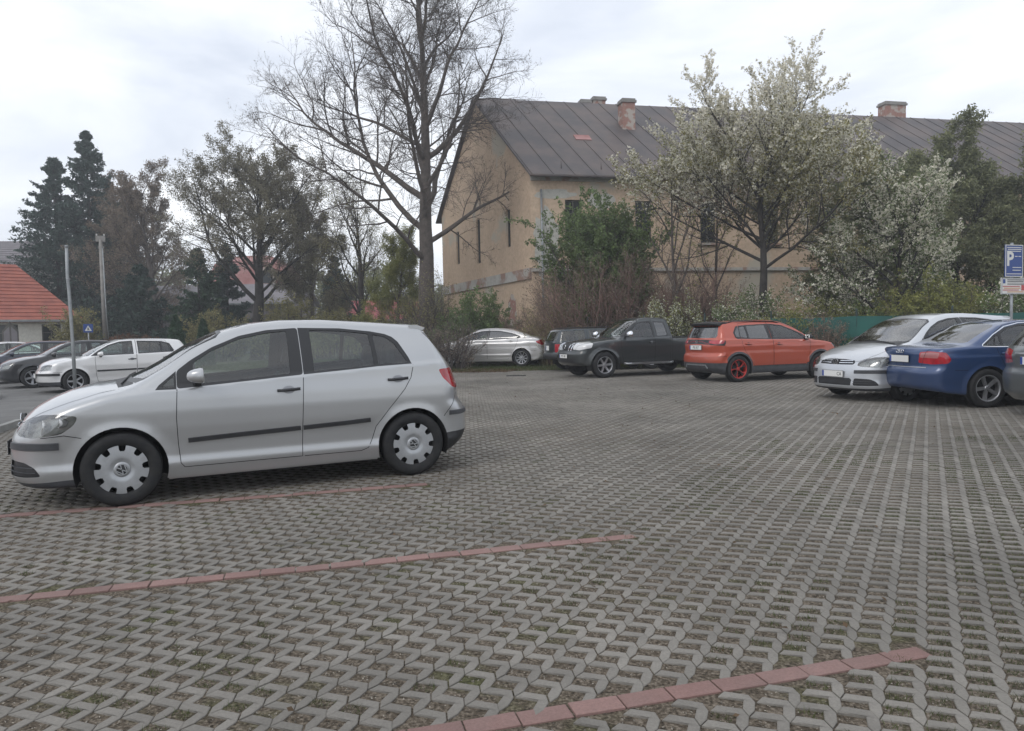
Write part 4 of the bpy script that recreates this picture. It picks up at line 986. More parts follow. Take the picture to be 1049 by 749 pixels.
c['extras'] = [handle(-.05, .94, 'fd', 'p_orange'), handle(-.98, .96, 'rd', 'p_orange'), mirrors(.80, 1.10, .83, mat='black'), rails(-1.45, .15, .58), spoiler(-1.45, 1.545, -1.80, 1.50, .60, .05, 'black'),
    plate('ML 817', -2, .885, False), skid(-2, .44, .42, .08, 'alu', 'skid_plate'), emblem_vw(-2, 1.03, False, .05), wiper([[(-1.9, .0, 1.14), (-1.87, .35, 1.16)]], (-1, 0, .2)), aerial(-1.3, 1.55, 0, .16, -.8),
    front_band([(-1.95, -.52, .97), (-2, -.2, 1.035), (-2, .2, 1.035), (-1.95, .52, .97)], (-1, 0, 0), .012, .004, 'redlens', 'light_strip', both=False)]
cars.append(c)
# --- blue saloon seen from behind
d = dict(hubs=(1.325, -1.325), R=.318, Ra=.365, fb=(1.66, .60, None), rb=(-1.66, .62, None),
    doors=[('front_door', 'fd', [(.90, 1.05), (.93, .85), (.90, .40), (.80, .28), (-.20, .28), (-.21, .95), (-.22, 1.40), (.2, 1.385), (.5, 1.27)]), ('rear_door', 'rd', [(-.225, 1.40), (-.213, .95), (-.205, .28), (-.78, .28), (-.93, .50), (-1.05, .68), (-1.16, .90), (-1.20, 1.02), (-1.12, 1.22), (-.9, 1.34), (-.6, 1.39)])],
    bon=[(1.12, .70), (1.6, .70), (1.95, .62), (2.12, .4), (2.16, 0), (2.16, -.1), (1.15, -.1)],
    frames=[('fd', [(.97, .955), (.75, 1.10), (.5, 1.23), (.2, 1.335), (-.217, 1.368), (-.217, .98)]), ('rd', [(-.228, 1.368), (-.62, 1.355), (-.9, 1.30), (-1.17, 1.17), (-1.40, 1.02), (-1.41, .995), (-.228, .98)])],
    panes=[('fd', [(.80, .985), (.62, 1.12), (.2, 1.305), (-.15, 1.335), (-.15, 1.0)]), ('rd', [(-.30, 1.335), (-.62, 1.325), (-.88, 1.27), (-1.02, 1.20), (-1.05, 1.015), (-.29, 1.0)]), ('rd', [(-1.08, 1.175), (-1.15, 1.14), (-1.33, 1.03), (-1.09, 1.015)])],
    ws=(.98, 1.14, .69, .38, .55), rw=((0, 0, 1), xy([(-1.66, -.1), (-1.66, .35), (-1.58, .60), (-1.52, .63), (-1.02, .54), (-.96, .47), (-.93, 0), (-.93, -.1)])),
    more=[dict(name='boot_lid', dir=(-.8, 0, .6), centre=True, thr=.05, pred=lambda q: q.x < -1.6 and q.z > .6, pts=[(-1.70, -.1, 1.05), (-1.72, .62, 1.04), (-2.1, .64, 1.0), (-2.25, .58, .9), (-2.3, .50, .69), (-2.3, -.1, .69)], gap=.007),
          dict(name='tail_lamp', dir=(-.75, .66, 0), mat='redlens', r=.03, pts=[(-2.27, .50, .92), (-2.28, .48, .74), (-2.2, .72, .72), (-1.98, .83, .735), (-1.93, .83, .80), (-2.0, .80, .915), (-2.2, .66, .935)], wall=0),
          dict(name='lamp_insert', par='tail_lamp', dir=(-.75, .66, 0), mat='pinklens', r=.02, pts=[(-2.26, .52, .905), (-2.27, .50, .83), (-2.10, .74, .82), (-2.09, .76, .91), (-2.2, .66, .92)], wall=0),
          lampset([(1.78, .80, .74), (1.9, .74, .60), (2.12, .5, .58), (2.13, .48, .69), (1.95, .68, .76)])])
c = dict(name='parked_car', cat='car', label='blue saloon with chrome window surround, seen from its rear corner', W=1.77, H=1.44, x0=-2.35, x1=2.22, h=.045, hubs=d['hubs'], R=.318, Ra=.365, tw=.205, track=1.54, paint='p_blue', spin=.2,
    pos=(8.98, 12.78), head=4.5, flare=.022, wheel=('05five', .215, 'alu', 'black'), tum=(.34, .5), kt=.05, z0=.55,
    top=[(-2.6, .8), (-2.33, .93), (-2.27, .99), (-2.15, 1.01), (-1.95, 1.025), (-1.75, 1.04), (-1.6, 1.08), (-1.3, 1.235), (-1.0, 1.36), (-.8, 1.405), (-.5, 1.43), (-.1, 1.435), (.2, 1.41), (.5, 1.32), (.8, 1.17), (1.05, 1.02), (1.15, .985), (1.5, .95), (1.9, .86), (2.15, .73), (2.3, .5)],
    front=[(0, 2.05), (.2, 2.1), (.3, 2.19), (.55, 2.21), (.7, 2.17), (.8, 2.1), (1.2, 2)], rear=[(0, -2.05), (.22, -2.2), (.35, -2.31), (.56, -2.34), (.62, -2.33), (.66, -2.28), (.9, -2.285), (.98, -2.27), (1.2, -2.2)],
    belt=[(-2.3, 1.0), (-1.3, .985), (0, .965), (1.1, .93), (2, .8)], ghx=(-1.75, 1.15), crown=[(-2.3, .05), (-1.9, .04), (-1, .05), (.5, .05), (1.2, .06), (2, .10)], wid=[(-2.3, .80), (-1.8, .85), (-1.3, .875), (1.2, .875), (1.8, .85), (2.2, .78)], bottom=[(-2.3, .3), (-1.8, .22), (-1, .17), (1.7, .17), (2.1, .22)],
    crease=[(-2.2, .84, 1.7, .78, .010, .14)], seats=[(.1, .38, .5, 1.05), (.1, -.38, .5, 1.05), (-.8, 0, 1.25, 1.03)], dash=(.9, .92))
c['regions'] = regs4(d)
c['extras'] = [handle(-.05, .86, 'fd', 'p_blue'), handle(-1.02, .88, 'rd', 'p_blue'), mirrors(.74, 1.0, .80, mat='p_blue'), plate('', -2, .80, False),
    side_band(P3([(.97, .958), (-.2, .975), (-1.2, .99), (-1.415, 1.0), (-1.40, 1.03), (-1.17, 1.182), (-.9, 1.312), (-.62, 1.368), (-.2, 1.38), (.2, 1.347), (.5, 1.242), (.75, 1.11)]), .016, .006, 'chrome', 'chrome_surround'),
    side_band(P3([(.85, .53), (-.195, .54)]), .04, .012, 'p_blue', door='fd'), side_band(P3([(-.215, .54), (-.88, .55)]), .04, .012, 'p_blue', door='rd'),
    front_band([(-2.2, .60, .665), (-2.3, .0, .665)], (-1, 0, 0), .018, .006, 'alu', 'bumper_ledge')]
def rings(root, sh, made, c):
    S = sh.project([(-2, 0, .915)], (-1, 0, 0))[0]; mb = MB()
    for k in range(4):
        y = (k-1.5)*.048; mb.tube([(S[0]-.006, y+.03*math.cos(t), .925+.03*math.sin(t)) for t in [2*PI*i/20 for i in range(21)]], .005, 6, caps=False)
    mb.build('emblem', MT['chrome'], root)
c['extras'].append(rings); cars.append(c)
import copy
# --- grey estate at the right edge (only its rear left corner shows)
d = dict(hubs=(1.38, -1.38), R=.32, Ra=.37, fb=(1.72, .60, None), rb=(-1.72, .66, None),
    doors=[('front_door', 'fd', [(.90, 1.05), (.93, .85), (.90, .40), (.80, .28), (-.20, .28), (-.21, .95), (-.22, 1.38), (.2, 1.365), (.5, 1.27)]), ('rear_door', 'rd', [(-.225, 1.38), (-.213, .95), (-.205, .28), (-.82, .28), (-.97, .50), (-1.1, .70), (-1.2, .95), (-1.18, 1.2), (-1.05, 1.38)])],
    bon=[(1.12, .70), (1.6, .70), (1.95, .62), (2.2, .4), (2.24, 0), (2.24, -.1), (1.15, -.1)],
    frames=[('fd', [(.97, .955), (.75, 1.10), (.5, 1.23), (.2, 1.335), (-.217, 1.36), (-.217, .98)]), ('rd', [(-.228, 1.36), (-1.05, 1.34), (-1.18, 1.31), (-1.19, .99), (-.228, .98)]), ('body', [(-1.195, 1.31), (-1.75, 1.27), (-1.95, 1.03), (-1.195, .99)])],
    panes=[('fd', [(.80, .985), (.62, 1.12), (.2, 1.305), (-.15, 1.335), (-.15, 1.0)]), ('rd', [(-.30, 1.33), (-1.1, 1.31), (-1.13, 1.015), (-.29, 1.0)]), ('body', [(-1.23, 1.29), (-1.72, 1.25), (-1.88, 1.05), (-1.23, 1.015)], 'glass_d')],
    ws=(.98, 1.14, .69, .38, .55), rw=((-1, 0, 0), yz([(-.1, 1.03), (.60, 1.04), (.60, 1.10), (.50, 1.32), (-.1, 1.34)])), rwm='glass',
    more=[dict(name='tail_lamp', dir=(-.75, .66, 0), mat='redlens', r=.03, pts=[(-2.24, .55, .97), (-2.27, .52, .80), (-2.2, .72, .77), (-1.98, .85, .80), (-1.90, .86, .92), (-1.95, .84, .98), (-2.15, .68, 1.0)], wall=0),
          dict(name='lamp_insert', par='tail_lamp', dir=(-.75, .66, 0), mat='pinklens', r=.01, pts=[(-2.26, .54, .84), (-2.27, .52, .80), (-2.2, .72, .77), (-2.0, .84, .80), (-2.0, .84, .835)], wall=0),
          lampset([(1.82, .80, .74), (1.95, .74, .60), (2.2, .5, .58), (2.2, .48, .69), (2.0, .68, .76)])])
c = dict(name='parked_car', cat='car', label='grey estate car cut off by the right edge of the photo, red tail lamp showing', W=1.82, H=1.43, x0=-2.28, x1=2.26, h=.05, hubs=d['hubs'], R=.32, Ra=.37, tw=.22, track=1.55, paint='p_grey',
    pos=(9.62, 10.45), head=4.0, wheel=('05five', .22, 'alu', 'black'), tum=(.34, .45), kt=.05, z0=.55,
    top=[(-2.6, .8), (-2.26, .98), (-2.2, 1.03), (-1.95, 1.30), (-1.88, 1.36), (-1.7, 1.39), (-1.0, 1.42), (-.5, 1.43), (-.1, 1.43), (.2, 1.405), (.5, 1.32), (.8, 1.17), (1.05, 1.02), (1.15, .985), (1.6, .94), (2.0, .84), (2.2, .72), (2.4, .5)],
    front=[(0, 2.1), (.2, 2.15), (.3, 2.24), (.55, 2.25), (.7, 2.2), (.8, 2.1), (1.2, 2)], rear=[(0, -2.0), (.22, -2.1), (.35, -2.25), (.56, -2.28), (.66, -2.27), (.71, -2.22), (.9, -2.24), (1.0, -2.2), (1.32, -1.98), (1.6, -1.9)],
    belt=[(-2.3, 1.0), (-1.3, .985), (0, .965), (1.1, .93), (2, .8)], ghx=(-2.4, 1.15), crown=[(-2.3, .04), (-1, .04), (.5, .05), (1.2, .06), (2, .10)], wid=[(-2.3, .83), (-1.8, .88), (-1.3, .90), (1.2, .90), (1.8, .87), (2.2, .80)], bottom=[(-2.3, .26), (-1.8, .2), (-1, .17), (1.7, .17), (2.1, .22)],
    crease=[(-2.1, .88, 1.7, .78, .012, .14)], seats=[(.1, .38, .5, 1.05), (.1, -.38, .5, 1.05), (-.8, 0, 1.25, 1.03)], dash=(.9, .92))
c['regions'] = regs4(d)
c['extras'] = [handle(-.05, .86, 'fd', 'p_grey'), handle(-1.02, .88, 'rd', 'p_grey'), mirrors(.74, 1.0, .80), plate('', -2, .83, False), rails(-1.7, .1, .60, 'black'), wiper([[(-2.2, -.1, 1.05), (-2.17, .25, 1.07), (-2.14, .4, 1.09)]], (-1, 0, .2)),
    front_band([(-2.24, .40, .93), (-2.24, 0, .93)], (-1, 0, 0), .03, .014, 'alu', 'boot_handle'), aerial(-1.5, 1.4, 0, .1, -.9)]
cars.append(c)
# --- charcoal pickup
d = dict(hubs=(1.6, -1.6), R=.375, Ra=.44, fb=(2.02, .80, None), rb=(-2.1, .50, None),
    doors=[('front_door', 'fd', [(1.02, 1.30), (1.05, 1.0), (1.02, .62), (.95, .44), (-.08, .44), (-.10, 1.2), (-.12, 1.69), (.3, 1.68), (.65, 1.52)]), ('rear_door', 'rd', [(-.125, 1.69), (-.104, 1.2), (-.085, .44), (-.62, .44), (-.64, 1.2), (-.62, 1.66)])],
    bon=[(1.12, .76), (1.8, .78), (2.2, .72), (2.42, .55), (2.47, 0), (2.47, -.1), (1.15, -.1)],
    frames=[('fd', [(1.03, 1.17), (.75, 1.38), (.45, 1.56), (.2, 1.615), (-.095, 1.63), (-.095, 1.13)]), ('rd', [(-.17, 1.62), (-.55, 1.59), (-.58, 1.18), (-.17, 1.15)])],
    panes=[('fd', [(.78, 1.18), (.62, 1.36), (.42, 1.53), (.2, 1.585), (-.05, 1.595), (-.05, 1.15)]), ('rd', [(-.20, 1.595), (-.52, 1.57), (-.55, 1.20), (-.20, 1.17)], 'glass_d')],
    ws=(1.03, 1.20, .72, .36, .62), rw=((-1, 0, 0), yz([(-.1, 1.22), (.60, 1.22), (.58, 1.56), (-.1, 1.58)])),
    more=[dict(name='grille', dir=(1, 0, 0), centre=True, mat='black', thr=.2, pts=yz([(-.1, .80), (.50, .80), (.55, 1.02), (-.1, 1.04)]), pred=lambda q: q.x > 2, wall=0),
          dict(name='headlamp', dir=(.8, .6, 0), mat='clearlens', r=.03, thr=.05, pts=[(2.46, .52, 1.04), (2.46, .50, .84), (2.35, .74, .82), (2.02, .88, .88), (1.98, .88, 1.0), (2.2, .80, 1.06)], wall=0),
          dict(name='load_bed', dir=(0, 0, 1), centre=True, mat='dark', thr=.3, pred=lambda q: q.x < -.7, pts=xy([(-.72, -.1), (-.72, .78), (-2.45, .78), (-2.45, -.1)]), push=.07, wall=-.07),
          dict(name='lower_intake', dir=(1, 0, 0), centre=True, mat='black', par='front_bumper', thr=.2, pts=yz([(-.1, .45), (.6, .45), (.65, .58), (-.1, .58)]), wall=0),
          dict(name='side_panel', key='bedside', pts=P3([(-.70, 1.14), (-.69, .6), (-.70, .46), (-1.1, .46), (-2.0, .46), (-2.55, .52), (-2.55, 1.14)]), gap=.008),
          dict(name='tail_lamp', dir=(-.7, .7, 0), mat='redlens', pts=[(-2.58, .70, 1.08), (-2.58, .70, .72), (-2.48, .90, .72), (-2.48, .90, 1.08)], wall=0)])
c = dict(name='pickup_truck', cat='pickup', label='charcoal double-cab pickup with chrome grille facing the camera at an angle', W=1.84, H=1.76, x0=-2.62, x1=2.50, h=.05, hubs=d['hubs'], R=.375, Ra=.44, tw=.255, track=1.57, paint='p_pickup', spin=.3,
    pos=(3.852, 22.454), head=201.2, flare=.045, flw=.13, wheel=('06six', .245, 'alu', 'black'), tum=(.22, .35), kt=.06, kf=.10, z0=.78, ts=.025, rs=.02, cf=(.06, .22, 4),
    top=[(-2.9, 1.1), (-2.5, 1.12), (-1.5, 1.115), (-.86, 1.11), (-.80, 1.2), (-.74, 1.62), (-.70, 1.70), (-.5, 1.735), (0, 1.75), (.25, 1.725), (.45, 1.655), (.75, 1.45), (1.05, 1.235), (1.2, 1.17), (1.5, 1.15), (1.9, 1.11), (2.2, 1.06), (2.38, 1.0), (2.6, .9)],
    front=[(0, 2.3), (.35, 2.34), (.45, 2.47), (.72, 2.50), (.78, 2.44), (1.0, 2.42), (1.1, 2.3)], rear=[(0, -2.5), (.4, -2.55), (.55, -2.62), (.62, -2.60), (1.2, -2.60)],
    belt=[(-2.3, 1.13), (0, 1.10), (1.1, 1.08), (2, 1.0)], ghx=(-.95, 1.3), crown=[(-2.3, .01), (-.8, .01), (-.6, .05), (.5, .06), (1.2, .07), (2, .09)], wid=[(-2.6, .90), (1.2, .90), (1.9, .89), (2.4, .82)], bottom=[(-2.6, .45), (-1.8, .40), (1.7, .38), (2.3, .36)],
    vprof=[(.2, .93), (.42, .965), (.6, .985), (.9, .995), (1.05, .985), (1.4, .95), (2, .9)], seats=[(.2, .38, .5, 1.38), (.2, -.38, .5, 1.38), (-.35, 0, 1.2, 1.30)], dash=(1.0, 1.15))
c['regions'] = regs4(d)
def pk(root, sh, made, c):
    for k, y in enumerate((-.42, -.28, .28, .42)):
        mb = MB(); sl_ = .05 if y > 0 else -.05; ribbon(mb, sh, [(2.4, y-sl_, .80), (2.4, y+sl_, 1.02)], (1, 0, 0), .05, .014); mb.build('grille_bar', MT['chrome'], root)
    mb = MB(); S = sh.project([(2, 0, .91)], (1, 0, 0))[0]; mb.tube([(S[0]+.012, .055*math.cos(t), .91+.055*math.sin(t)) for t in [2*PI*i/24 for i in range(25)]], .009, 6, caps=False); mb.box((S[0]+.014, 0, .91), (.012, .15, .024)); mb.build('emblem', MT['chrome'], root)
    for sg in (1, -1):
        mb = MB(); mb.tube([(.95, .86*sg, .40), (.85, .93*sg, .385), (-.62, .93*sg, .385), (-.72, .86*sg, .40)], .032, 10); mb.box((.1, .93*sg, .412), (1.3, .10, .012)); mb.build('side_step', MT['alu'], root)
        mb = MB(); mb.box((1.13, .82*sg, .40), (.018, .22, .30)); mb.box((-2.08, .82*sg, .40), (.018, .22, .26)); mb.build('mud_flap', MT['black'], root)
c['extras'] = [handle(.02, 1.0, 'fd', 'black'), mirrors(.86, 1.24, .88, (.2, .24, .22), mat='chrome', out=.18), plate('MC 10B', 2, .64, True), pk, wiper([[(1.22, .6, 1.2), (1.2, .2, 1.2), (1.15, -.1, 1.2)]], (0, 0, 1)),
    side_band(P3([(-.72, 1.125), (-2.55, 1.125)]), .05, .014, 'black', 'bed_rail')]
cars.append(c)
# --- silver fastback under the trees
d = dict(hubs=(1.535, -1.535), R=.345, Ra=.395, fb=(1.9, .62, None), rb=(-1.93, .62, None),
    doors=[('front_door', 'fd', [(1.10, 1.06), (1.13, .90), (1.10, .45), (1.0, .31), (-.10, .31), (-.11, 1.0), (-.12, 1.50), (.3, 1.47), (.65, 1.32)]), ('rear_door', 'rd', [(-.125, 1.50), (-.114, 1.0), (-.105, .31), (-1.0, .31), (-1.15, .55), (-1.28, .75), (-1.38, 1.0), (-1.40, 1.12), (-1.2, 1.36), (-.8, 1.47)])],
    bon=[(1.3, .72), (1.8, .74), (2.2, .68), (2.36, .5), (2.42, 0), (2.42, -.1), (1.35, -.1)],
    frames=[('fd', [(1.08, 1.06), (.8, 1.22), (.5, 1.36), (.2, 1.43), (-.117, 1.45), (-.117, 1.08)]), ('rd', [(-.127, 1.45), (-.6, 1.43), (-1.1, 1.34), (-1.45, 1.22), (-1.52, 1.16), (-1.4, 1.12), (-.127, 1.08)])],
    panes=[('fd', [(.95, 1.09), (.8, 1.18), (.48, 1.33), (.2, 1.40), (-.06, 1.42), (-.06, 1.10)]), ('rd', [(-.18, 1.42), (-.6, 1.40), (-1.07, 1.315), (-1.4, 1.20), (-1.35, 1.14), (-.18, 1.10)], 'glass_d')],
    ws=(1.12, 1.30, .72, .45, .57), rw=((0, 0, 1), xy([(-2.05, -.1), (-2.0, .5), (-1.9, .56), (-1.2, .52), (-1.1, .45), (-1.08, -.1)])),
    more=[dict(name='tail_lamp', dir=(-.6, .8, 0), mat='redlens', r=.03, pts=[(-2.42, .6, 1.02), (-2.46, .55, .88), (-2.35, .76, .83), (-2.15, .86, .93), (-2.12, .86, 1.0), (-2.3, .72, 1.06)], wall=0),
          lampset([(1.98, .82, .82), (2.1, .76, .68), (2.36, .5, .64), (2.36, .48, .75), (2.15, .68, .83)])])
c = dict(name='parked_car', cat='car', label='silver fastback car with dark rear windows on the verge, behind the foreground car', W=1.9, H=1.57, x0=-2.52, x1=2.46, h=.055, hubs=d['hubs'], R=.345, Ra=.395, tw=.24, track=1.62, paint='p_silver4',
    pos=(-.82, 30.3), head=163, flare=.02, wheel=('10ten', .245, 'alu', 'black'), tum=(.36, .42), kt=.06, z0=.6,
    top=[(-2.8, .9), (-2.48, 1.05), (-2.4, 1.12), (-2.2, 1.16), (-1.95, 1.225), (-1.6, 1.35), (-1.2, 1.46), (-.8, 1.53), (-.4, 1.56), (0, 1.555), (.3, 1.525), (.6, 1.42), (.9, 1.28), (1.2, 1.12), (1.32, 1.08), (1.7, 1.04), (2.1, .95), (2.35, .83), (2.6, .6)],
    front=[(0, 2.3), (.2, 2.35), (.3, 2.43), (.6, 2.46), (.75, 2.42), (.9, 2.3)], rear=[(0, -2.2), (.25, -2.35), (.4, -2.48), (.6, -2.52), (.75, -2.46), (1.05, -2.44), (1.2, -2.4)],
    belt=[(-2.5, 1.12), (-1.4, 1.10), (0, 1.06), (1.2, 1.0), (2, .9)], ghx=(-2.1, 1.3), crown=[(-2.3, .04), (-1, .04), (.5, .05), (1.2, .06), (2, .10)], wid=[(-2.5, .84), (-1.8, .92), (-1.3, .94), (1.2, .94), (1.8, .91), (2.4, .82)], bottom=[(-2.5, .3), (-1.8, .2), (-1, .18), (1.7, .18), (2.3, .22)],
    crease=[(-2.3, .95, 1.9, .86, .014, .15), (-1.2, .48, 1.2, .42, .016, .12)], seats=[(.3, .38, .5, 1.18), (.3, -.38, .5, 1.18), (-.8, 0, 1.25, 1.15)], dash=(1.1, 1.02))
c['regions'] = regs4(d)
c['extras'] = [handle(.0, .98, 'fd', 'p_silver4'), handle(-1.1, 1.0, 'rd', 'p_silver4'), mirrors(.95, 1.1, .88, mat='p_silver4', size=(.2, .2, .14)), plate('', -2, .95, False), aerial(-1.2, 1.45, 0, .1, -.9)]
cars.append(c)
# --- pale car mostly hidden behind the fastback and bushes
c2 = golfplus(pos=(-2.3, 33.9), head=170, h=.07, paint='p_silver3', label='pale silver car half hidden by twigs, just behind the silver fastback', extra=[]); c2['wheel'] = ('05five', .21, 'alu', 'black')
cars.append(c2)
# --- silver three-door style hatchback on the left
d = dict(hubs=(1.255, -1.255), R=.305, Ra=.35, fb=(1.55, .56, .30), rb=(-1.6, .58, .3),
    doors=[('front_door', 'fd', [(.74, 1.12), (.76, .85), (.74, .45), (.70, .26), (-.28, .26), (-.29, .95), (-.30, 1.41), (.1, 1.40), (.4, 1.30)]), ('rear_door', 'rd', [(-.305, 1.41), (-.294, .95), (-.285, .26), (-.8, .26), (-.92, .45), (-1.08, .65), (-1.2, .85), (-1.22, 1.05), (-1.1, 1.37)])],
    bon=[(1.12, .70), (1.5, .71), (1.85, .64), (2.02, .5), (2.06, 0), (2.06, -.1), (1.15, -.1)],
    frames=[('fd', [(.86, .975), (.65, 1.13), (.4, 1.27), (.1, 1.36), (-.22, 1.375), (-.22, .995)]), ('rd', [(-.34, 1.375), (-1.0, 1.345), (-1.2, 1.28), (-1.3, 1.08), (-1.28, 1.03), (-.34, 1.0)])],
    panes=[('fd', [(.70, .995), (.60, 1.12), (.38, 1.245), (.1, 1.33), (-.20, 1.35), (-.20, 1.01)]), ('rd', [(-.37, 1.35), (-.93, 1.325), (-.95, 1.03), (-.37, 1.015)]), ('rd', [(-.98, 1.32), (-1.17, 1.26), (-1.25, 1.08), (-1.24, 1.045), (-.98, 1.035)])],
    ws=(.88, 1.10, .68, .32, .55), rw=((-1, 0, 0), yz([(-.1, 1.05), (.60, 1.05), (.50, 1.34), (-.1, 1.36)])),
    more=[dict(name='headlamp', dir=(.6, .8, 0), mat='lens', r=.03, back=(.05, 'reflector'), pts=[(1.78, .78, .76), (1.80, .78, .62), (2.02, .55, .60), (2.05, .40, .60), (2.04, .42, .72), (1.93, .62, .77)], wall=.05),
          dict(name='tail_lamp', dir=(-.6, .8, 0), mat='redlens', pts=[(-1.85, .6, .95), (-1.88, .55, .72), (-1.7, .83, .72), (-1.62, .85, .93)], wall=0)])
c = dict(name='parked_car', cat='car', label='silver hatchback on the left, facing left with its five-spoke front wheel showing', W=1.735, H=1.44, x0=-1.92, x1=2.12, h=.045, hubs=d['hubs'], R=.305, Ra=.35, tw=.195, track=1.51, paint='p_silver3',
    pos=(-11.464, 21.358), head=218, flare=.016, wheel=('05five', .195, 'alu', 'black'), tum=(.30, .40), kt=.05, z0=.55,
    top=[(-2.2, .8), (-1.92, .92), (-1.86, 1.02), (-1.62, 1.33), (-1.55, 1.385), (-1.3, 1.415), (-.8, 1.435), (-.2, 1.44), (.1, 1.42), (.35, 1.35), (.7, 1.17), (.98, 1.00), (1.1, .97), (1.4, .955), (1.7, .90), (1.9, .82), (2.02, .73), (2.2, .5)],
    front=[(0, 1.98), (.2, 2.03), (.3, 2.09), (.55, 2.11), (.6, 2.06), (.75, 2.03), (.9, 2.0)], rear=[(0, -1.7), (.2, -1.8), (.32, -1.9), (.55, -1.92), (.6, -1.87), (.95, -1.86), (1.05, -1.83), (1.35, -1.62), (1.5, -1.55)],
    belt=[(-2, 1.02), (-1, 1.0), (0, .98), (1.0, .95), (2, .8)], ghx=(-2.2, 1.1), crown=[(-2, .03), (0, .045), (1.2, .06), (2, .09)], wid=[(-1.9, .80), (-1.5, .85), (-1.2, .86), (1.2, .86), (1.7, .83), (2.1, .76)], bottom=[(-2, .26), (-1.7, .18), (1.7, .17), (2.0, .2)],
    seats=[(.05, .36, .5, 1.05), (.05, -.36, .5, 1.05), (-.75, 0, 1.2, 1.03)], dash=(.8, .92))
c['regions'] = regs4(d)
c['extras'] = [handle(-.17, .86, 'fd'), handle(-1.08, .88, 'rd'), mirrors(.62, 1.02, .80), plate('', 2, .47, True), side_band(P3([(.72, .56), (-.27, .57)]), .05, .012, 'black', door='fd'), side_band(P3([(-.30, .57), (-.9, .58)]), .05, .012, 'black', door='rd'),
    front_band([(1.62, .84, .50), (1.85, .76, .50), (2.0, .6, .50), (2.1, .3, .50)], (.6, .8, 0), .07, .015, 'black', 'bumper_strip', 'front_bumper'), emblem_vw(2, .68, True, .055)]
cars.append(c)
# --- dark saloons beside it: same build, other paint and body length
def saloon(**k):
    base = [q for q in cars if q['label'].startswith('blue saloon')][0]; c = copy.copy(base); c['regions'] = [dict(r) for r in base['regions']]; c['crease'] = []
    c['extras'] = [handle(-.05, .86, 'fd', k['paint']), handle(-1.02, .88, 'rd', k['paint']), mirrors(.74, 1.0, .80, mat=k['paint']), plate('', 2, .45, True),
        front_band([(2, .35, .62), (2, 0, .62)], (1, 0, 0), .09, .01, 'black', 'grille'), front_band([(2, .37, .68), (2, 0, .68)], (1, 0, 0), .015, .016, 'chrome', 'grille_bar'), front_band([(2, .6, .33), (2, 0, .33)], (1, 0, 0), .08, .008, 'black', 'intake')]
    c.update(k); return c
cars.append(saloon(paint='p_black', pos=(-14.05, 23.7), head=217, h=.055, label='black saloon nosing out beside the silver hatchback on the left'))
def estate(**k):
    base = [q for q in cars if q['label'].startswith('grey estate')][0]; c = copy.copy(base); c['regions'] = [dict(r) for r in base['regions']]; c['crease'] = []
    c['extras'] = [handle(-.05, .86, 'fd', k['paint']), handle(-1.02, .88, 'rd', k['paint']), mirrors(.74, 1.0, .80, mat=k['paint']), plate('', 2, .45, True), front_band([(2, .35, .62), (2, 0, .62)], (1, 0, 0), .09, .01, 'black', 'grille')]
    c.update(k); return c
cars.append(estate(paint='p_navy', pos=(-16.9, 26.0), head=216, h=.055, H=1.47, label='navy estate car at the left edge beyond the black saloon'))
cars.append(saloon(paint='p_silver3', pos=(-20.4, 29.2), head=216, h=.07, label='farthest pale car of the left row, only its roof and bonnet in view'))
# --- old dark green off-roader behind the pickup
d = dict(hubs=(1.32, -1.32), R=.35, Ra=.41, clad=.42, fb=(1.72, .66, .5), rb=(-1.75, .62, None), rbm='black',
    doors=[('front_door', 'fd', [(.90, 1.30), (.93, .95), (.90, .43), (-.15, .43), (-.16, 1.1), (-.17, 1.62), (.35, 1.62), (.6, 1.55)]), ('rear_door', 'rd', [(-.175, 1.62), (-.164, 1.1), (-.155, .43), (-.85, .43), (-1.0, .7), (-1.02, 1.62)])],
    bon=[(1.0, .74), (1.6, .76), (2.0, .70), (2.12, .5), (2.14, 0), (2.14, -.1), (1.0, -.1)],
    frames=[],
    panes=[('fd', [(.80, 1.12), (.5, 1.50), (.3, 1.56), (-.10, 1.57), (-.10, 1.12)]), ('rd', [(-.23, 1.57), (-.94, 1.56), (-.94, 1.12), (-.23, 1.12)]), ('body', [(-1.10, 1.56), (-1.88, 1.53), (-1.98, 1.14), (-1.10, 1.12)])],
    ws=(.95, 1.06, .72, .52, .62), rw=((-1, 0, 0), yz([(-.1, 1.14), (.62, 1.14), (.58, 1.52), (-.1, 1.53)])), rwm='glass',
    more=[dict(name='tail_lamp', dir=(-.7, .7, 0), mat='redlens', pts=[(-2.2, .66, 1.02), (-2.2, .66, .70), (-2.08, .86, .70), (-2.08, .86, 1.02)], wall=0)])
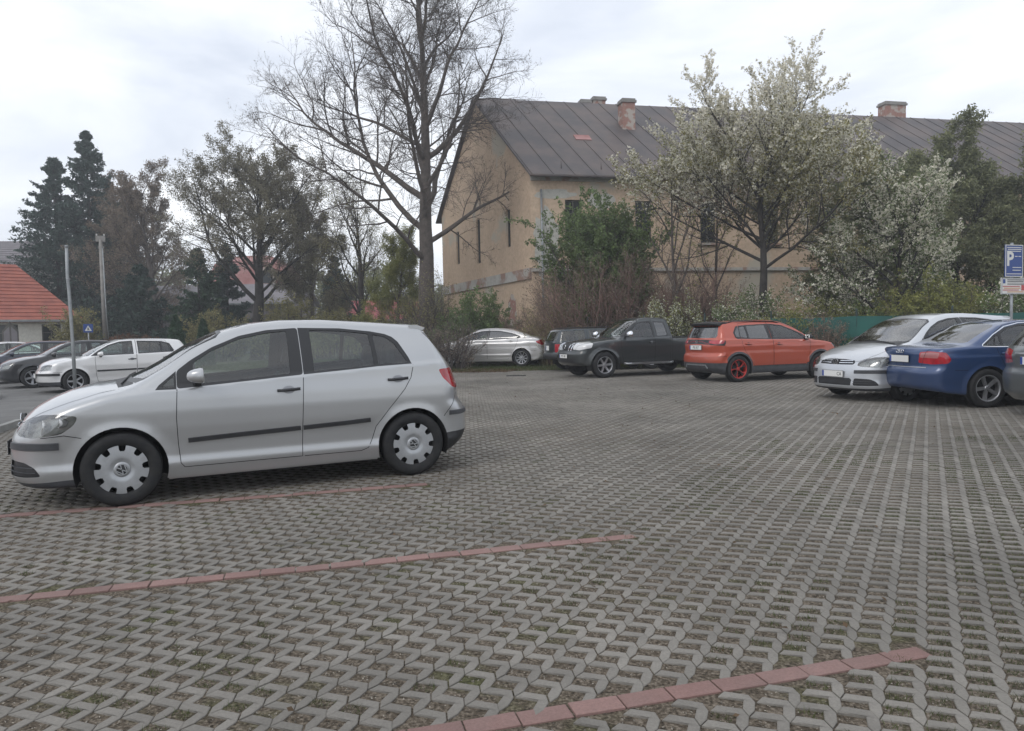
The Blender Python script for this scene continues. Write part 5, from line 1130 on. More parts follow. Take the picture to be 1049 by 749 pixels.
c = dict(name='parked_car', cat='car', label='dark green boxy estate car partly hidden behind the charcoal pickup', W=1.78, H=1.66, x0=-2.26, x1=2.2, h=.06, hubs=d['hubs'], R=.35, Ra=.41, tw=.225, track=1.5, paint='p_green',
    pos=(3.35, 25.7), head=15, flare=.03, wheel=('05five', .21, 'alu', 'black'), tum=(.16, .22), kt=.06, z0=.7,
    top=[(-2.5, 1.1), (-2.22, 1.12), (-2.0, 1.56), (-1.9, 1.62), (-1.5, 1.645), (-.5, 1.66), (.3, 1.65), (.5, 1.58), (.95, 1.14), (1.08, 1.09), (1.6, 1.06), (2.0, 1.02), (2.2, .9)],
    front=[(0, 2.0), (.4, 2.1), (.5, 2.18), (.65, 2.18), (.7, 2.12), (1.1, 2.1)], rear=[(0, -2.0), (.4, -2.1), (.45, -2.24), (.6, -2.25), (.64, -2.18), (1.1, -2.17), (1.6, -1.98)],
    belt=[(-2.5, 1.08), (2, 1.05)], ghx=(-2.4, 1.1), crown=[(-2, .03), (0, .045), (1.2, .05), (2, .06)], wid=[(-2.2, .85), (1.8, .86), (2.1, .80)], bottom=[(-2.2, .4), (2.1, .38)],
    seats=[(.1, .38, .5, 1.3), (.1, -.38, .5, 1.3), (-.85, 0, 1.2, 1.26)], dash=(.85, 1.1))
fz = lambda z: z if z < .5 else .5+(z-.5)*.84
for kk in ('doors',): d[kk] = [(a, b, [(x, fz(z)) for x, z in q]) for a, b, q in d[kk]]
d['panes'] = [(a, [(x, fz(z)) for x, z in q]) for a, q in d['panes']]; d['rw'] = (d['rw'][0], [(a, b, fz(z)) for a, b, z in d['rw'][1]]); d['more'][0]['pts'] = [(a, b, fz(z)) for a, b, z in d['more'][0]['pts']]
for kk in ('top', 'belt'): c[kk] = [(x, fz(z)) for x, z in c[kk]]
for kk in ('front', 'rear'): c[kk] = [(fz(z), x) for z, x in c[kk]]
c['H'] = 1.49; c['seats'] = [(a, b, w_, e_-.2) for a, b, w_, e_ in c['seats']]; c['dash'] = (.85, .95)
c['regions'] = regs4(d); c['extras'] = [mirrors(.75, 1.05, .84, mat='black'), rails(-1.8, .2, .62), plate('', -2, .80, False, w_=.34, h=.16), handle(-.05, .92, 'fd'), handle(-.85, .92, 'rd')]
cars.append(c)

for c in cars: build_car(c)


# ------------------------------------------------------------------ buildings, fence, poles and signs
def ray(px, py):
    u = (px-524.5)/748; v = -(py-374.5)/748
    return rt*u+up*v+fwd
def pt(px, py, Y):
    r_ = ray(px, py); return r_*(Y/r_.y)+Vector((0, 0, CAMH))
def gx(px, Y, py=330): return pt(px, py, Y).x
def frame_at(o, ang):
    a = math.radians(ang); return Vector(o), Vector((math.cos(a), math.sin(a), 0)), Vector((-math.sin(a), math.cos(a), 0))
def plaster(name, c1, c2, patch, pscale=.35, lo=.56, hi=.66, brick=False):
    m, n, l, b = newmat(name); b.inputs['Roughness'].default_value = .92; b.inputs['Specular IOR Level'].default_value = .15; tc = n.new('ShaderNodeTexCoord')
    def nse(s, d=8, r=.65):
        t = n.new('ShaderNodeTexNoise'); t.inputs['Scale'].default_value = s; t.inputs['Detail'].default_value = d; t.inputs['Roughness'].default_value = r; l.new(tc.outputs['Object'], t.inputs['Vector']); return t.outputs[0]
    def ramp(src, lo, hi, a=(0, 0, 0), c=(1, 1, 1)):
        r = n.new('ShaderNodeValToRGB'); r.color_ramp.elements[0].position = lo; r.color_ramp.elements[1].position = hi; r.color_ramp.elements[0].color = hexl(a); r.color_ramp.elements[1].color = hexl(c); l.new(src, r.inputs[0]); return r.outputs[0]
    def mix(f, a, c):
        x = n.new('ShaderNodeMix'); x.data_type = 'RGBA'; l.new(f, x.inputs[0])
        for i, s in ((6, a), (7, c)):
            if isinstance(s, tuple): x.inputs[i].default_value = hexl(s)
            else: l.new(s, x.inputs[i])
        return x.outputs[2]
    base = mix(ramp(nse(.9), .35, .65), c1, c2); fine = ramp(nse(7), .3, .7, (.80, .80, .80), (1.08, 1.08, 1.08))
    mm = n.new('ShaderNodeMix'); mm.data_type = 'RGBA'; mm.blend_type = 'MULTIPLY'; mm.inputs[0].default_value = 1; l.new(base, mm.inputs[6]); l.new(fine, mm.inputs[7])
    out = mix(ramp(nse(pscale, 9, .6), lo, hi), mm.outputs[2], patch); l.new(out, b.inputs['Base Color'])
    bp = n.new('ShaderNodeBump'); bp.inputs['Strength'].default_value = .4; bp.inputs['Distance'].default_value = .03; l.new(nse(5), bp.inputs['Height']); l.new(bp.outputs[0], b.inputs['Normal'])
    return m
def brickmat(name, c1, c2, mort, s=9):
    m, n, l, b = newmat(name); b.inputs['Roughness'].default_value = .9; tc = n.new('ShaderNodeTexCoord'); mp = n.new('ShaderNodeMapping'); mp.inputs['Rotation'].default_value = (PI/2, 0, 0)
    t = n.new('ShaderNodeTexBrick'); t.inputs['Scale'].default_value = s; t.inputs['Color1'].default_value = hexl(c1); t.inputs['Color2'].default_value = hexl(c2); t.inputs['Mortar'].default_value = hexl(mort); t.inputs['Mortar Size'].default_value = .03
    l.new(tc.outputs['Object'], mp.inputs[0]); l.new(mp.outputs[0], t.inputs[0])
    nz = n.new('ShaderNodeTexNoise'); nz.inputs['Scale'].default_value = 2.5; nz.inputs['Detail'].default_value = 6; l.new(tc.outputs['Object'], nz.inputs['Vector'])
    r = n.new('ShaderNodeValToRGB'); r.color_ramp.elements[0].position = .5; r.color_ramp.elements[1].position = .56; l.new(nz.outputs[0], r.inputs[0])
    x = n.new('ShaderNodeMix'); x.data_type = 'RGBA'; x.inputs[7].default_value = (.38, .34, .30, 1); l.new(r.outputs[0], x.inputs[0]); l.new(t.outputs[0], x.inputs[6]); l.new(x.outputs[2], b.inputs['Base Color'])
    return m
MT['peach'] = plaster('peach_plaster', (.58, .445, .325), (.51, .385, .28), (.44, .40, .33), .30, .58, .64)
MT['peach2'] = plaster('worn_band_plaster', (.47, .46, .43), (.36, .33, .30), (.30, .20, .16), .9, .50, .58)
MT['pale'] = plaster('pale_plaster', (.50, .49, .44), (.44, .43, .39), (.36, .33, .29), .4)
MT['whitewash'] = plaster('whitewashed_wall', (.72, .70, .63), (.66, .64, .58), (.55, .52, .47), .4)
MT['mauve'] = plaster('grey_mauve_plaster', (.24, .22, .225), (.20, .185, .19), (.3, .29, .28), .3)
MT['cream'] = plaster('cream_white_plaster', (.5, .48, .45), (.42, .36, .33), (.40, .26, .23), .5, .5, .6)
MT['brick'] = brickmat('old_brick', (.30, .10, .065), (.22, .075, .05), (.34, .31, .28))
MT['roofdark'] = pmat('weathered_metal_roof', (.115, .092, .085), rough=.6, metal=.2, col2=(.072, .064, .066), nscale=.55, ramp=(.42, .60), detail=10, bump=.15, bscale=6, coord='Object')
MT['roofgrey'] = pmat('grey_tile_roof', (.20, .185, .195), rough=.8, col2=(.15, .14, .15), nscale=2, detail=8)
MT['rooftile'] = pmat('red_clay_tiles', (.34, .11, .075), rough=.8, col2=(.24, .075, .055), nscale=1.6, detail=8)
MT['roofpink'] = pmat('faded_pink_roof', (.36, .20, .19), rough=.8, col2=(.26, .10, .09), nscale=1.1, detail=8)
MT['redroof'] = pmat('crimson_sheet_roof', (.36, .06, .075), rough=.6, noise=.3, nscale=2)
MT['wood'] = pmat('dark_window_wood', (.10, .095, .08), rough=.7, noise=.4, nscale=5)
MT['void'] = pmat('dark_window_glass', (.02, .024, .026), rough=.15, spec=.6)
MT['steel'] = pmat('galvanised_steel', (.33, .35, .36), rough=.5, metal=.6, noise=.25, nscale=6)
MT['concrete'] = pmat('weathered_concrete', (.26, .25, .235), rough=.9, noise=.3, nscale=3, detail=8)
MT['mesh'] = pmat('green_privacy_mesh', (.014, .105, .088), rough=.75, col2=(.012, .075, .065), nscale=1.5, bump=.3, bscale=8)
MT['postg'] = pmat('dark_green_post', (.018, .035, .032), rough=.5)
MT['signblue'] = pmat('sign_blue', (.012, .05, .22), rough=.35)
MT['signwhite'] = pmat('sign_white', (.62, .62, .60), rough=.4)
MT['signred'] = pmat('sign_red', (.45, .07, .07), rough=.4)
MT['signorange'] = pmat('sign_orange', (.55, .28, .10), rough=.4)

def window_part(root, o, f, g, t, z0, z1, wd, mframe='wood', sill=True, inset=.14, bars=True):
    """opening frame with panes set in a wall that faces -g; o wall origin, t along f"""
    a = math.atan2(f.y, f.x); R = Matrix.Rotation(a, 3, 'Z'); c = o+f*t
    fr = MB(); zc = (z0+z1)/2; h = z1-z0; w2 = wd/2
    for s in (-1, 1): fr.box(c+f*s*(w2-.04)+g*(inset-.02)+Vector((0, 0, zc)), (.07, .06, h), R=R)
    for z in (z0+.035, z1-.035): fr.box(c+g*(inset-.02)+Vector((0, 0, z)), (wd-.15, .06, .07), R=R)
    if bars:
        fr.box(c+g*(inset-.015)+Vector((0, 0, zc)), (.05, .05, h-.15), R=R)
        fr.box(c+g*(inset-.012)+Vector((0, 0, z0+h*.68)), (wd-.16, .045, .05), R=R)
    w_ = fr.build('window', MT[mframe], root)
    p = MB(); p.box(c+g*(inset+.03)+Vector((0, 0, zc)), (wd-.02, .02, h-.02), R=R); p.build('pane', MT['void'], w_)
    if sill:
        s_ = MB(); s_.box(c-g*.04+Vector((0, 0, z0-.05)), (wd+.25, .24, .09), R=R); s_.build('sill', MT['peach2'], w_)
def wall_with_holes(mb, o, f, g, L, H, holes, th=.35, mi=0, top=None):
    """wall sheet facing -g with real openings (reveals); top(t) optional extra profile"""
    ts = sorted({0, L, *[h[0]-h[3]/2 for h in holes], *[h[0]+h[3]/2 for h in holes]}); zs = sorted({0, H, *[h[1] for h in holes], *[h[2] for h in holes]})
    P = lambda t, z, d=0: o+f*t+g*d+Vector((0, 0, z))
    for i in range(len(ts)-1):
        for j in range(len(zs)-1):
            tm, zm = (ts[i]+ts[i+1])/2, (zs[j]+zs[j+1])/2
            if any(abs(tm-h[0]) < h[3]/2 and h[1] < zm < h[2] for h in holes): continue
            mb.add([P(ts[i], zs[j]), P(ts[i+1], zs[j]), P(ts[i+1], zs[j+1]), P(ts[i], zs[j+1])], [(0, 1, 2, 3)], mi)
    for t, z0, z1, wd in holes:
        a, b = t-wd/2, t+wd/2
        for q in ((P(a, z0), P(a, z1), P(a, z1, th), P(a, z0, th)), (P(b, z0), P(b, z0, th), P(b, z1, th), P(b, z1)), (P(a, z1), P(b, z1), P(b, z1, th), P(a, z1, th)), (P(a, z0), P(a, z0, th), P(b, z0, th), P(b, z0))): mb.add(q, [(0, 1, 2, 3)], mi)
# --- the big old house
O, Fd, _g = frame_at((1.05, 35, 0), 12); Gd = Vector((math.cos(math.radians(112)), math.sin(math.radians(112)), 0)); Gd = Vector((-.375, .927, 0)).normalized(); gF = Vector((-math.sin(math.radians(12)), math.cos(math.radians(12)), 0))
LEN, DEP, EAV, RID = 62.0, 14.6, 9.05, 14.45
bh = thing('old_house', tuple(O), 0, 'long derelict peach house with dark metal roof and brick chimneys behind the trees', 'building')
def hb(mb, name, mats, par, fix=False):
    o = mb.build(name, mats, None, fix=fix)
    mw = o.data; mw.transform(Matrix.Translation(-O if par is bh or getattr(par, 'parent', None) is bh else Vector((0, 0, 0)))); o.parent = par; return o
wins = [(2.12, 5.6, 7.65, .85)]+[(5.69+3.45*k, 5.6, 7.65, .85) for k in range(16)]
low = [(9.1+6.9*k, 1.3, 2.9, .9) for k in range(8)]
mb = MB(); wall_with_holes(mb, O, Fd, gF, LEN, EAV, wins+low); hb(mb, 'front_wall', MT['peach'], bh)
# gable wall, facing left
nG = Vector((Fd.x, Fd.y, 0))
gw = [(2.9, 5.7, 7.6, .55), (7.5, 5.3, 7.8, .62), (11.3, 5.6, 7.6, .6), (2.6, 1.0, 2.9, 1.1)]
mb = MB(); wall_with_holes(mb, O, Gd, nG, DEP, EAV, gw)
mid = O+Gd*(DEP/2)+Vector((0, 0, RID)); mb.add([O+Vector((0, 0, EAV)), O+Gd*DEP+Vector((0, 0, EAV)), mid], [(0, 1, 2)]); hb(mb, 'gable_wall', MT['peach'], bh)
mb = MB(); mb.add([O+Gd*DEP, O+Gd*DEP+Fd*LEN, O+Gd*DEP+Fd*LEN+Vector((0, 0, EAV)), O+Gd*DEP+Vector((0, 0, EAV))], [(0, 1, 2, 3)]); e_ = O+Fd*LEN; mb.add([e_, e_+Gd*DEP, e_+Gd*DEP+Vector((0, 0, EAV)), e_+Vector((0, 0, EAV))], [(0, 1, 2, 3)]); mb.add([e_+Vector((0, 0, EAV)), e_+Gd*DEP+Vector((0, 0, EAV)), e_+Gd*DEP/2+Vector((0, 0, RID))], [(0, 1, 2)]); hb(mb, 'back_wall', MT['peach'], bh)
def win_local(o, f, g, lst, fr='wood', **k):
    for t, z0, z1, wd in lst: window_part(bh, o-O, f, g, t, z0, z1, wd, fr, **k)
win_local(O, Fd, gF, wins); win_local(O, Fd, gF, low, sill=False); win_local(O, Gd, nG, gw[:3], sill=False, bars=False)
# roof: two slopes with thickness, standing seams and an eave board
def slope(mb, a, b, c, d, th=.10):
    n_ = (b-a).cross(d-a).normalized()
    if n_.z < 0: n_ = -n_
    v = [a, b, c, d]; mb.add([p+n_*th for p in v]+v, [(0, 1, 2, 3), (7, 6, 5, 4), (0, 4, 5, 1), (1, 5, 6, 2), (2, 6, 7, 3), (3, 7, 4, 0)]); return n_
rise = (RID-EAV)/(DEP/2); ov = .55
mb = MB(); z_ = Vector((0, 0, 1))
a = O-Fd*.25-Gd*ov+z_*(EAV-rise*ov); b = O+Fd*(LEN+.25)-Gd*ov+z_*(EAV-rise*ov); c = O+Fd*(LEN+.25)+Gd*DEP/2+z_*RID; d_ = O-Fd*.25+Gd*DEP/2+z_*RID
n1_ = slope(mb, a, b, c, d_)
a2 = O-Fd*.25+Gd*(DEP+ov)+z_*(EAV-rise*ov); b2 = O+Fd*(LEN+.25)+Gd*(DEP+ov)+z_*(EAV-rise*ov); slope(mb, b2, a2, d_, c)
k = 0
while k*1.05 < LEN:
    s0 = a+Fd*(k*1.05+.1); s1 = d_+Fd*(k*1.05+.1); u_ = (s1-s0).normalized(); w_ = Fd*.022
    mb.add([s0-w_+n1_*.10, s0+w_+n1_*.10, s1+w_+n1_*.10, s1-w_+n1_*.10, s0-w_+n1_*.128, s0+w_+n1_*.128, s1+w_+n1_*.128, s1-w_+n1_*.128], [(4, 5, 6, 7), (0, 4, 7, 3), (1, 2, 6, 5), (0, 1, 5, 4)]); k += 1
for q in ():       # cross folds between sheets
    s0 = a.lerp(d_, q); s1 = b.lerp(c, q); u_ = (d_-a).normalized()*.012
    mb.add([s0-u_+n1_*.102, s1-u_+n1_*.102, s1+n1_*.118, s0+n1_*.118, s0+u_+n1_*.102, s1+u_+n1_*.102], [(0, 1, 2, 3), (3, 2, 5, 4)])
roof = hb(mb, 'roof', MT['roofdark'], bh)
mb = MB(); n_ = 40
mb.tube([a-Gd*.04-O+z_*.02, b-Gd*.04-O+z_*.02], .07, 8); mb.build('gutter', MT['roofdark'], roof)
mb = MB(); mb.tube([O-O+Fd*.5-gF*.12+z_*.2, Fd*.5-gF*.12+z_*8.1], .05, 8); mb.build('downpipe', MT['steel'], bh)
Rf = Matrix.Rotation(math.radians(12), 3, 'Z'); Rg = Matrix.Rotation(math.atan2(Gd.y, Gd.x), 3, 'Z')
mb = MB(); mb.box(Fd*LEN/2-gF*.06+z_*4.3, (LEN, .12, .16), R=Rf); mb.box(Fd*LEN/2-gF*.05+z_*(EAV-.42), (LEN, .10, .22), R=Rf); mb.build('string_course', MT['peach2'], bh)
mb = MB(); mb.box(Gd*DEP/2-nG*.05+z_*4.15, (DEP, .10, .52), R=Rg); mb.build('band_course', MT['peach2'], bh)
# lost plaster: pale quoin patch at the corner and bare brick round the low opening
def patch(o, f, n_, cx, cz, w_, h_, mat, name, seed, lift=.006):
    rg = random.Random(seed); pts = []; n = 26
    for i in range(n):
        t = 2*PI*i/n; q = .78+.35*rg.random(); pts.append((cx+w_/2*math.cos(t)*q, cz+h_/2*math.sin(t)*q))
    tri = tessellate_polygon([[Vector((x, y, 0)) for x, y in pts]]); mb = MB(); mb.add([o+f*x+z_*y-n_*lift for x, y in pts]+[o+f*x+z_*y+n_*.01 for x, y in pts], [tuple(t) for t in tri]+[(i, (i+1) % n, n+(i+1) % n, n+i) for i in range(n)]); return mb.build(name, MT[mat], bh, fix=False)
Z0 = Vector((0, 0, 0))
patch(Z0, Fd, gF, .75, 5.6, 1.3, 3.4, 'pale', 'bare_plaster_patch', 1); patch(Z0, Fd, gF, 1.2, 7.9, 2.0, .5, 'pale', 'bare_plaster_patch', 2); patch(Z0, Fd, gF, 3.5, 7.6, 1.5, .8, 'pale', 'bare_plaster_patch', 5)
patch(Z0, Gd, nG, 2.6, 1.1, 2.3, 2.4, 'brick', 'bare_brick_patch', 3, .008); patch(Z0, Gd, nG, 2.6, 2.6, 1.3, 1.3, 'brick', 'bare_brick_patch', 4, .010)
mb = MB(); mb.box(Gd*2.6+nG*.2+z_*1.95, (1.1, .1, 1.9), R=Rg); mb.build('bricked_opening', MT['brick'], bh)
def chimney(t, s, zb, zt, w_, d2, mat, cap=True):
    mb = MB(); c_ = Fd*t+Gd*s; mb.box(c_+z_*(zb+zt)/2, (w_, d2, zt-zb), R=Rf); ch = mb.build('chimney', MT[mat], bh)
    mb = MB(); mb.box(c_+z_*(zt+.06), (w_+.14, d2+.14, .12), R=Rf); mb.box(c_+z_*(zt+.17), (w_+.04, d2+.04, .10), R=Rf); mb.build('chimney_cap', MT['concrete'], ch)
chimney(7.39, 4.5, 11.2, 13.7, .72, .72, 'brick'); chimney(6.9, 8.4, 12.5, 14.8, .6, .6, 'brick'); chimney(7.75, 8.4, 12.5, 15.0, .75, .6, 'brick'); chimney(27.2, 7.6, 13.0, 15.3, 1.5, .7, 'brick')
mb = MB(); mb.box(Fd*4.1+Gd*3.0+z_*(EAV+3.0*rise+.14), (.85, .6, .06), R=Rf @ Matrix.Rotation(math.atan(rise), 3, 'X')); mb.build('roof_hatch', MT['roofpink'], roof)
mb = MB()
for k in range(30):
    c_ = Fd*(1.5+2.0*k)-Gd*.1+z_*(EAV-rise*.1+.12); mb.tube([c_, c_+z_*.35], .02, 5)
mb.build('snow_guard', MT['roofdark'], roof)

def simple_house(name, label, origin, ang, L, D, H, Hr, wall, roofm, wins, hip=0, ov=.4, wd=.9, chim=None, cat='house', ribs=.0, gang=None):
    root = thing(name, origin, math.radians(ang), label, cat); X, Yv = Vector((1, 0, 0)), Vector((0, 1, 0))
    mb = MB(); wall_with_holes(mb, Vector((0, 0, 0)), X, Yv, L, H, [(t, z0, z1, w_) for t, z0, z1, w_ in wins])
    for q in ([(0, 0), (0, D)], [(0, D), (L, D)], [(L, D), (L, 0)]):
        (x0, y0), (x1, y1) = q; mb.add([(x0, y0, 0), (x1, y1, 0), (x1, y1, H), (x0, y0, H)], [(0, 1, 2, 3)])
    if not hip:
        for x in (0, L): mb.add([(x, 0, H), (x, D, H), (x, D/2, Hr-.02)], [(0, 1, 2)])
    mb.build('wall', MT[wall], root, fix=False)
    for t, z0, z1, w_ in wins: window_part(root, Vector((0, 0, 0)), X, Yv, t, z0, z1, w_, 'wood', sill=False, inset=.12)
    mb = MB(); rs = (Hr-H)/(D/2); e = H-rs*ov; hx = hip
    A = [(-ov, -ov, e), (L+ov, -ov, e), (L-hx+(ov if not hip else 0), D/2, Hr), (hx-(ov if not hip else 0), D/2, Hr)]; B = [(L+ov, D+ov, e), (-ov, D+ov, e)]
    def th(v): n = len(v); mb.add([Vector(p) for p in v]+[Vector(p)-z_*.12 for p in v], [tuple(range(n)), tuple(2*n-1-i for i in range(n))]+[(i, n+i, n+(i+1) % n, (i+1) % n) for i in range(n)])
    th(A); th([B[0], B[1], A[3], A[2]])
    if hip: th([A[1], B[0], A[2]]); th([B[1], A[0], A[3]])
    if ribs:       # tile courses as fine ledges
        n = int((D/2+ov)/math.cos(math.atan(rs))/ribs)
        for i in range(1, n):
            q = i/n; p0 = Vector(A[0]).lerp(Vector(A[3]), q); p1 = Vector(A[1]).lerp(Vector(A[2]), q); mb.add([p0+z_*.003, p1+z_*.003, p1+z_*.03-Yv*.02, p0+z_*.03-Yv*.02], [(0, 1, 2, 3)])
    mb.build('roof', MT[roofm], root, fix=False)
    mb = MB(); mb.box((L/2, -ov-.03, e-.03), (L+2*ov, .1, .12)); mb.build('gutter', MT['steel'], root)
    if chim:
        mb = MB(); mb.box((chim, D/2+.5, Hr+.1), (.6, .6, 1.6)); mb.build('chimney', MT['brick'], root)
    return root
r45 = 45; L_ = 16; P_ = Vector((-25.0, 42.0, 0)); o_ = P_-Vector((math.cos(math.radians(45)), math.sin(math.radians(45)), 0))*L_
simple_house('red_roof_house', 'low white house with a bright red tiled roof at the left edge', (o_.x, o_.y, 0), 45, L_, 7.6, 2.9, 5.95, 'whitewash', 'rooftile', [(L_-1.2-2.05*k, .9, 2.35, .95) for k in range(6)], hip=2.0, ribs=.33)
simple_house('grey_roof_house', 'taller house with a grey tiled roof rising behind the red-roofed one', (-62, 54, 0), 8, 23.5, 12, 7.0, 10.0, 'pale', 'roofgrey', [(2+3.2*k, 3.5, 5.2, 1.1) for k in range(7)], ribs=.5)
simple_house('grey_building', 'low grey-mauve building with a row of dark windows under the conifers', (gx(92, 62), 62, 0), 2, 17, 9, 4.4, 6.2, 'mauve', 'roofgrey', [(1.4+2.1*k, 1.3, 3.0, 1.0) for k in range(8)])
simple_house('small_red_house', 'small low house with crimson sheet roof seen between the bare trees', (gx(340, 58), 58, 0), 6, 6.5, 6, 2.7, 4.2, 'pale', 'redroof', [(1.3+1.9*k, 1.0, 2.1, .9) for k in range(3)])
# villa with faded mansard and round-headed dormer
vx = gx(212, 74); vl = thing('villa', (vx, 74, 0), math.radians(4), 'old cream villa with faded pink mansard roof and dark arched dormer', 'building')
mb = MB(); X_, Y_ = Vector((1, 0, 0)), Vector((0, 1, 0)); vw = [(1.2+1.9*k, 2.4, 4.5, .8) for k in range(4)]
wall_with_holes(mb, Z0, X_, Y_, 8.2, 5.9, vw)
for q in ([(0, 0), (0, 8)], [(0, 8), (8.2, 8)], [(8.2, 8), (8.2, 0)]): (x0, y0), (x1, y1) = q; mb.add([(x0, y0, 0), (x1, y1, 0), (x1, y1, 5.9), (x0, y0, 5.9)], [(0, 1, 2, 3)])
mb.build('wall', MT['cream'], vl, fix=False)
for t, z0, z1, w_ in vw: window_part(vl, Z0, X_, Y_, t, z0, z1, w_, 'wood', sill=False)
mb = MB(); q0 = [(-.3, -.3, 5.9), (8.5, -.3, 5.9), (8.5, 8.3, 5.9), (-.3, 8.3, 5.9)]; q1 = [(.7, .9, 8.9), (7.5, .9, 8.9), (7.5, 7.1, 8.9), (.7, 7.1, 8.9)]; q2 = [(2.5, 3, 9.9), (5.7, 3, 9.9), (5.7, 5, 9.9), (2.5, 5, 9.9)]
mb.add(q0+q1+q2, [(0, 1, 5, 4), (1, 2, 6, 5), (2, 3, 7, 6), (3, 0, 4, 7), (4, 5, 9, 8), (5, 6, 10, 9), (6, 7, 11, 10), (7, 4, 8, 11), (8, 9, 10, 11), (3, 2, 1, 0)]); vr = mb.build('roof', MT['roofpink'], vl)
mb = MB(); P_a = [(6.2-.75, 6.6), (6.2+.75, 6.6), (6.2+.75, 7.7)]+[(6.2+.75*math.cos(t), 7.7+.75*math.sin(t)) for t in [PI*k/10 for k in range(1, 10)]]+[(6.2-.75, 7.7)]
mb.prism(P_a, -.25, 1.4, 'y'); dm = mb.build('dormer', MT['brick'], vl); mb = MB(); P_b = [((x-6.2)*.72+6.2, (z-7.3)*.75+7.3) for x, z in P_a]; mb.prism(P_b, -.28, -.2, 'y'); mb.build('dormer_window', MT['void'], dm)

# --- green mesh fence along the far side of the car park
def fence(pts, label, name='fence', mesh_from=0.0):
    root = thing(name, (pts[0][0], pts[0][1], 0), 0, label, 'fence'); o = Vector((pts[0][0], pts[0][1], 0)); mpan = MB(); wires = MB(); tot = 0; rg = random.Random(4)
    for (x0, y0), (x1, y1) in zip(pts[:-1], pts[1:]):
        a_, b_ = Vector((x0, y0, 0))-o, Vector((x1, y1, 0))-o; L = (b_-a_).length; n = max(1, round(L/2.6)); d = (b_-a_)/n; nn = Vector((-d.y, d.x, 0)).normalized()
        for i in range(n+(1 if (x1, y1) == pts[-1] else 0)):
            p = a_+d*i; pm = MB(); pm.lathe([(.034, 0), (.034, 1.86), (.03, 1.9), (0, 1.91)], 10, 'z', (p.x, p.y, 0)); pm.build('post', MT['postg'], root)
        for i in range(n):
            p = a_+d*i
            if tot+i*d.length >= mesh_from:
                nx, nz_ = 14, 5; V = []
                for ix in range(nx+1):
                    for iz in range(nz_+1):
                        q = p+d*(ix/nx); s = .018*math.sin(ix*1.7+i)*math.sin(iz*1.1)+rg.uniform(-.006, .006); zt = 1.66-.03*math.sin(PI*ix/nx)
                        V.append(q-nn*(.045+s)+z_*(.06+(zt-.06)*iz/nz_))
                mpan.add(V, [(ix*(nz_+1)+iz, (ix+1)*(nz_+1)+iz, (ix+1)*(nz_+1)+iz+1, ix*(nz_+1)+iz+1) for ix in range(nx) for iz in range(nz_)], 0, True)
            for z in (.1, .9, 1.72): wires.tube([p-nn*.036+z_*z, p+d-nn*.036+z_*z], .004, 4, caps=False)
            m_ = int(d.length/.075)
            for q in range(m_):       # woven wire: two diagonals
                for s in (1, -1):
                    f0 = q/m_; f1 = f0+s*.8/d.length*1.0
                    p0 = p+d*f0; 
                    if 0 <= f1 <= 1: wires.tube([p0-nn*.03+z_*.08, p+d*f1-nn*.03+z_*1.72], .0022, 3, caps=False)
        tot += L
    wires.build('wire_netting', MT['postg'], root, fix=False)
    if mpan.v: mpan.build('mesh_screen', MT['mesh'], root, fix=False)
    return root
fence([(3.0, 28.7), (9.0, 25.3), (20.5, 18.4)], 'wire fence with green privacy mesh running behind the parked cars on the right', mesh_from=5.0)
# --- poles and signs
gp = thing('metal_post', (-11.1, 18.5, 0), 0, 'bare slightly bent galvanised post in front of the silver hatchback', 'post')
mb = MB(); mb.tube([(0, 0, 0), (.0, 0, 1.2), (-.03, 0, 2.6), (-.055, .0, 3.1), (-.04, 0, 3.78)], [.042, .042, .04, .038, .036], 14); mb.build('tube', MT['steel'], gp)
mb = MB(); mb.lathe([(.036, 0), (.044, .0), (.044, .05), (.0, .055)], 12, 'z', (-.04, 0, 3.76)); mb.build('cap', MT['steel'], gp)
mb = MB(); mb.lathe([(.044, 0), (.048, 0), (.048, .03), (.044, .03)], 12, 'z', (-.035, 0, 2.95)); mb.build('clamp', MT['steel'], gp)
up_ = thing('utility_pole', (gx(107, 44), 44, 0), math.radians(20), 'tall weathered concrete pole standing in front of the dark conifers', 'pole')
mb = MB(); mb.tube([(0, 0, 0), (0, 0, 7.4)], [.14, .10], 10); mb.build('shaft', MT['concrete'], up_)
mb = MB(); mb.box((0, 0, 7.45), (.5, .16, .35)); mb.box((0, 0, 6.95), (.3, .12, .14)); mb.build('crosshead', MT['concrete'], up_)
for x in (-.2, .2):
    mb = MB(); mb.lathe([(.0, 0), (.05, 0), (.03, .05), (.055, .08), (.0, .14)], 10, 'z', (x, 0, 7.62)); mb.build('insulator', MT['signwhite'], up_)
mb = MB(); mb.tube([(.25, -.02, 0), (.14, -.13, 3), (.10, -.10, 6.9)], .035, 6); mb.build('cable_duct', MT['steel'], up_)
# parking sign
ps = thing('parking_sign', (gx(1037.5, 16, 300), 16, 0), math.radians(20), 'blue parking sign with white P above a white notice board on one pole', 'sign')
mb = MB(); mb.tube([(0, .03, 0), (0, .03, 3.10)], .03, 12); mb.build('pole', MT['steel'], ps)
def board(x0, x1, z0, z1, mat, name, rim='signwhite'):
    mb = MB(); mb.box(((x0+x1)/2, -.012, (z0+z1)/2), (x1-x0, .02, z1-z0)); b_ = mb.build(name, MT[mat], ps)
    mb = MB()
    for x in (x0+.008, x1-.008): mb.box((x, -.026, (z0+z1)/2), (.016, .006, z1-z0))
    for z in (z0+.008, z1-.008): mb.box(((x0+x1)/2, -.026, z), (x1-x0-.034, .006, .016))
    mb.build('border', MT[rim], b_); return b_
bb = board(-.27, .27, 2.36, 3.05, 'signblue', 'blue_board')
textmesh('P', .42, 'letter', MT['signwhite'], bb, (-.13, -.026, 2.73), (PI/2, 0, 0), .012, .002)
mb = MB()
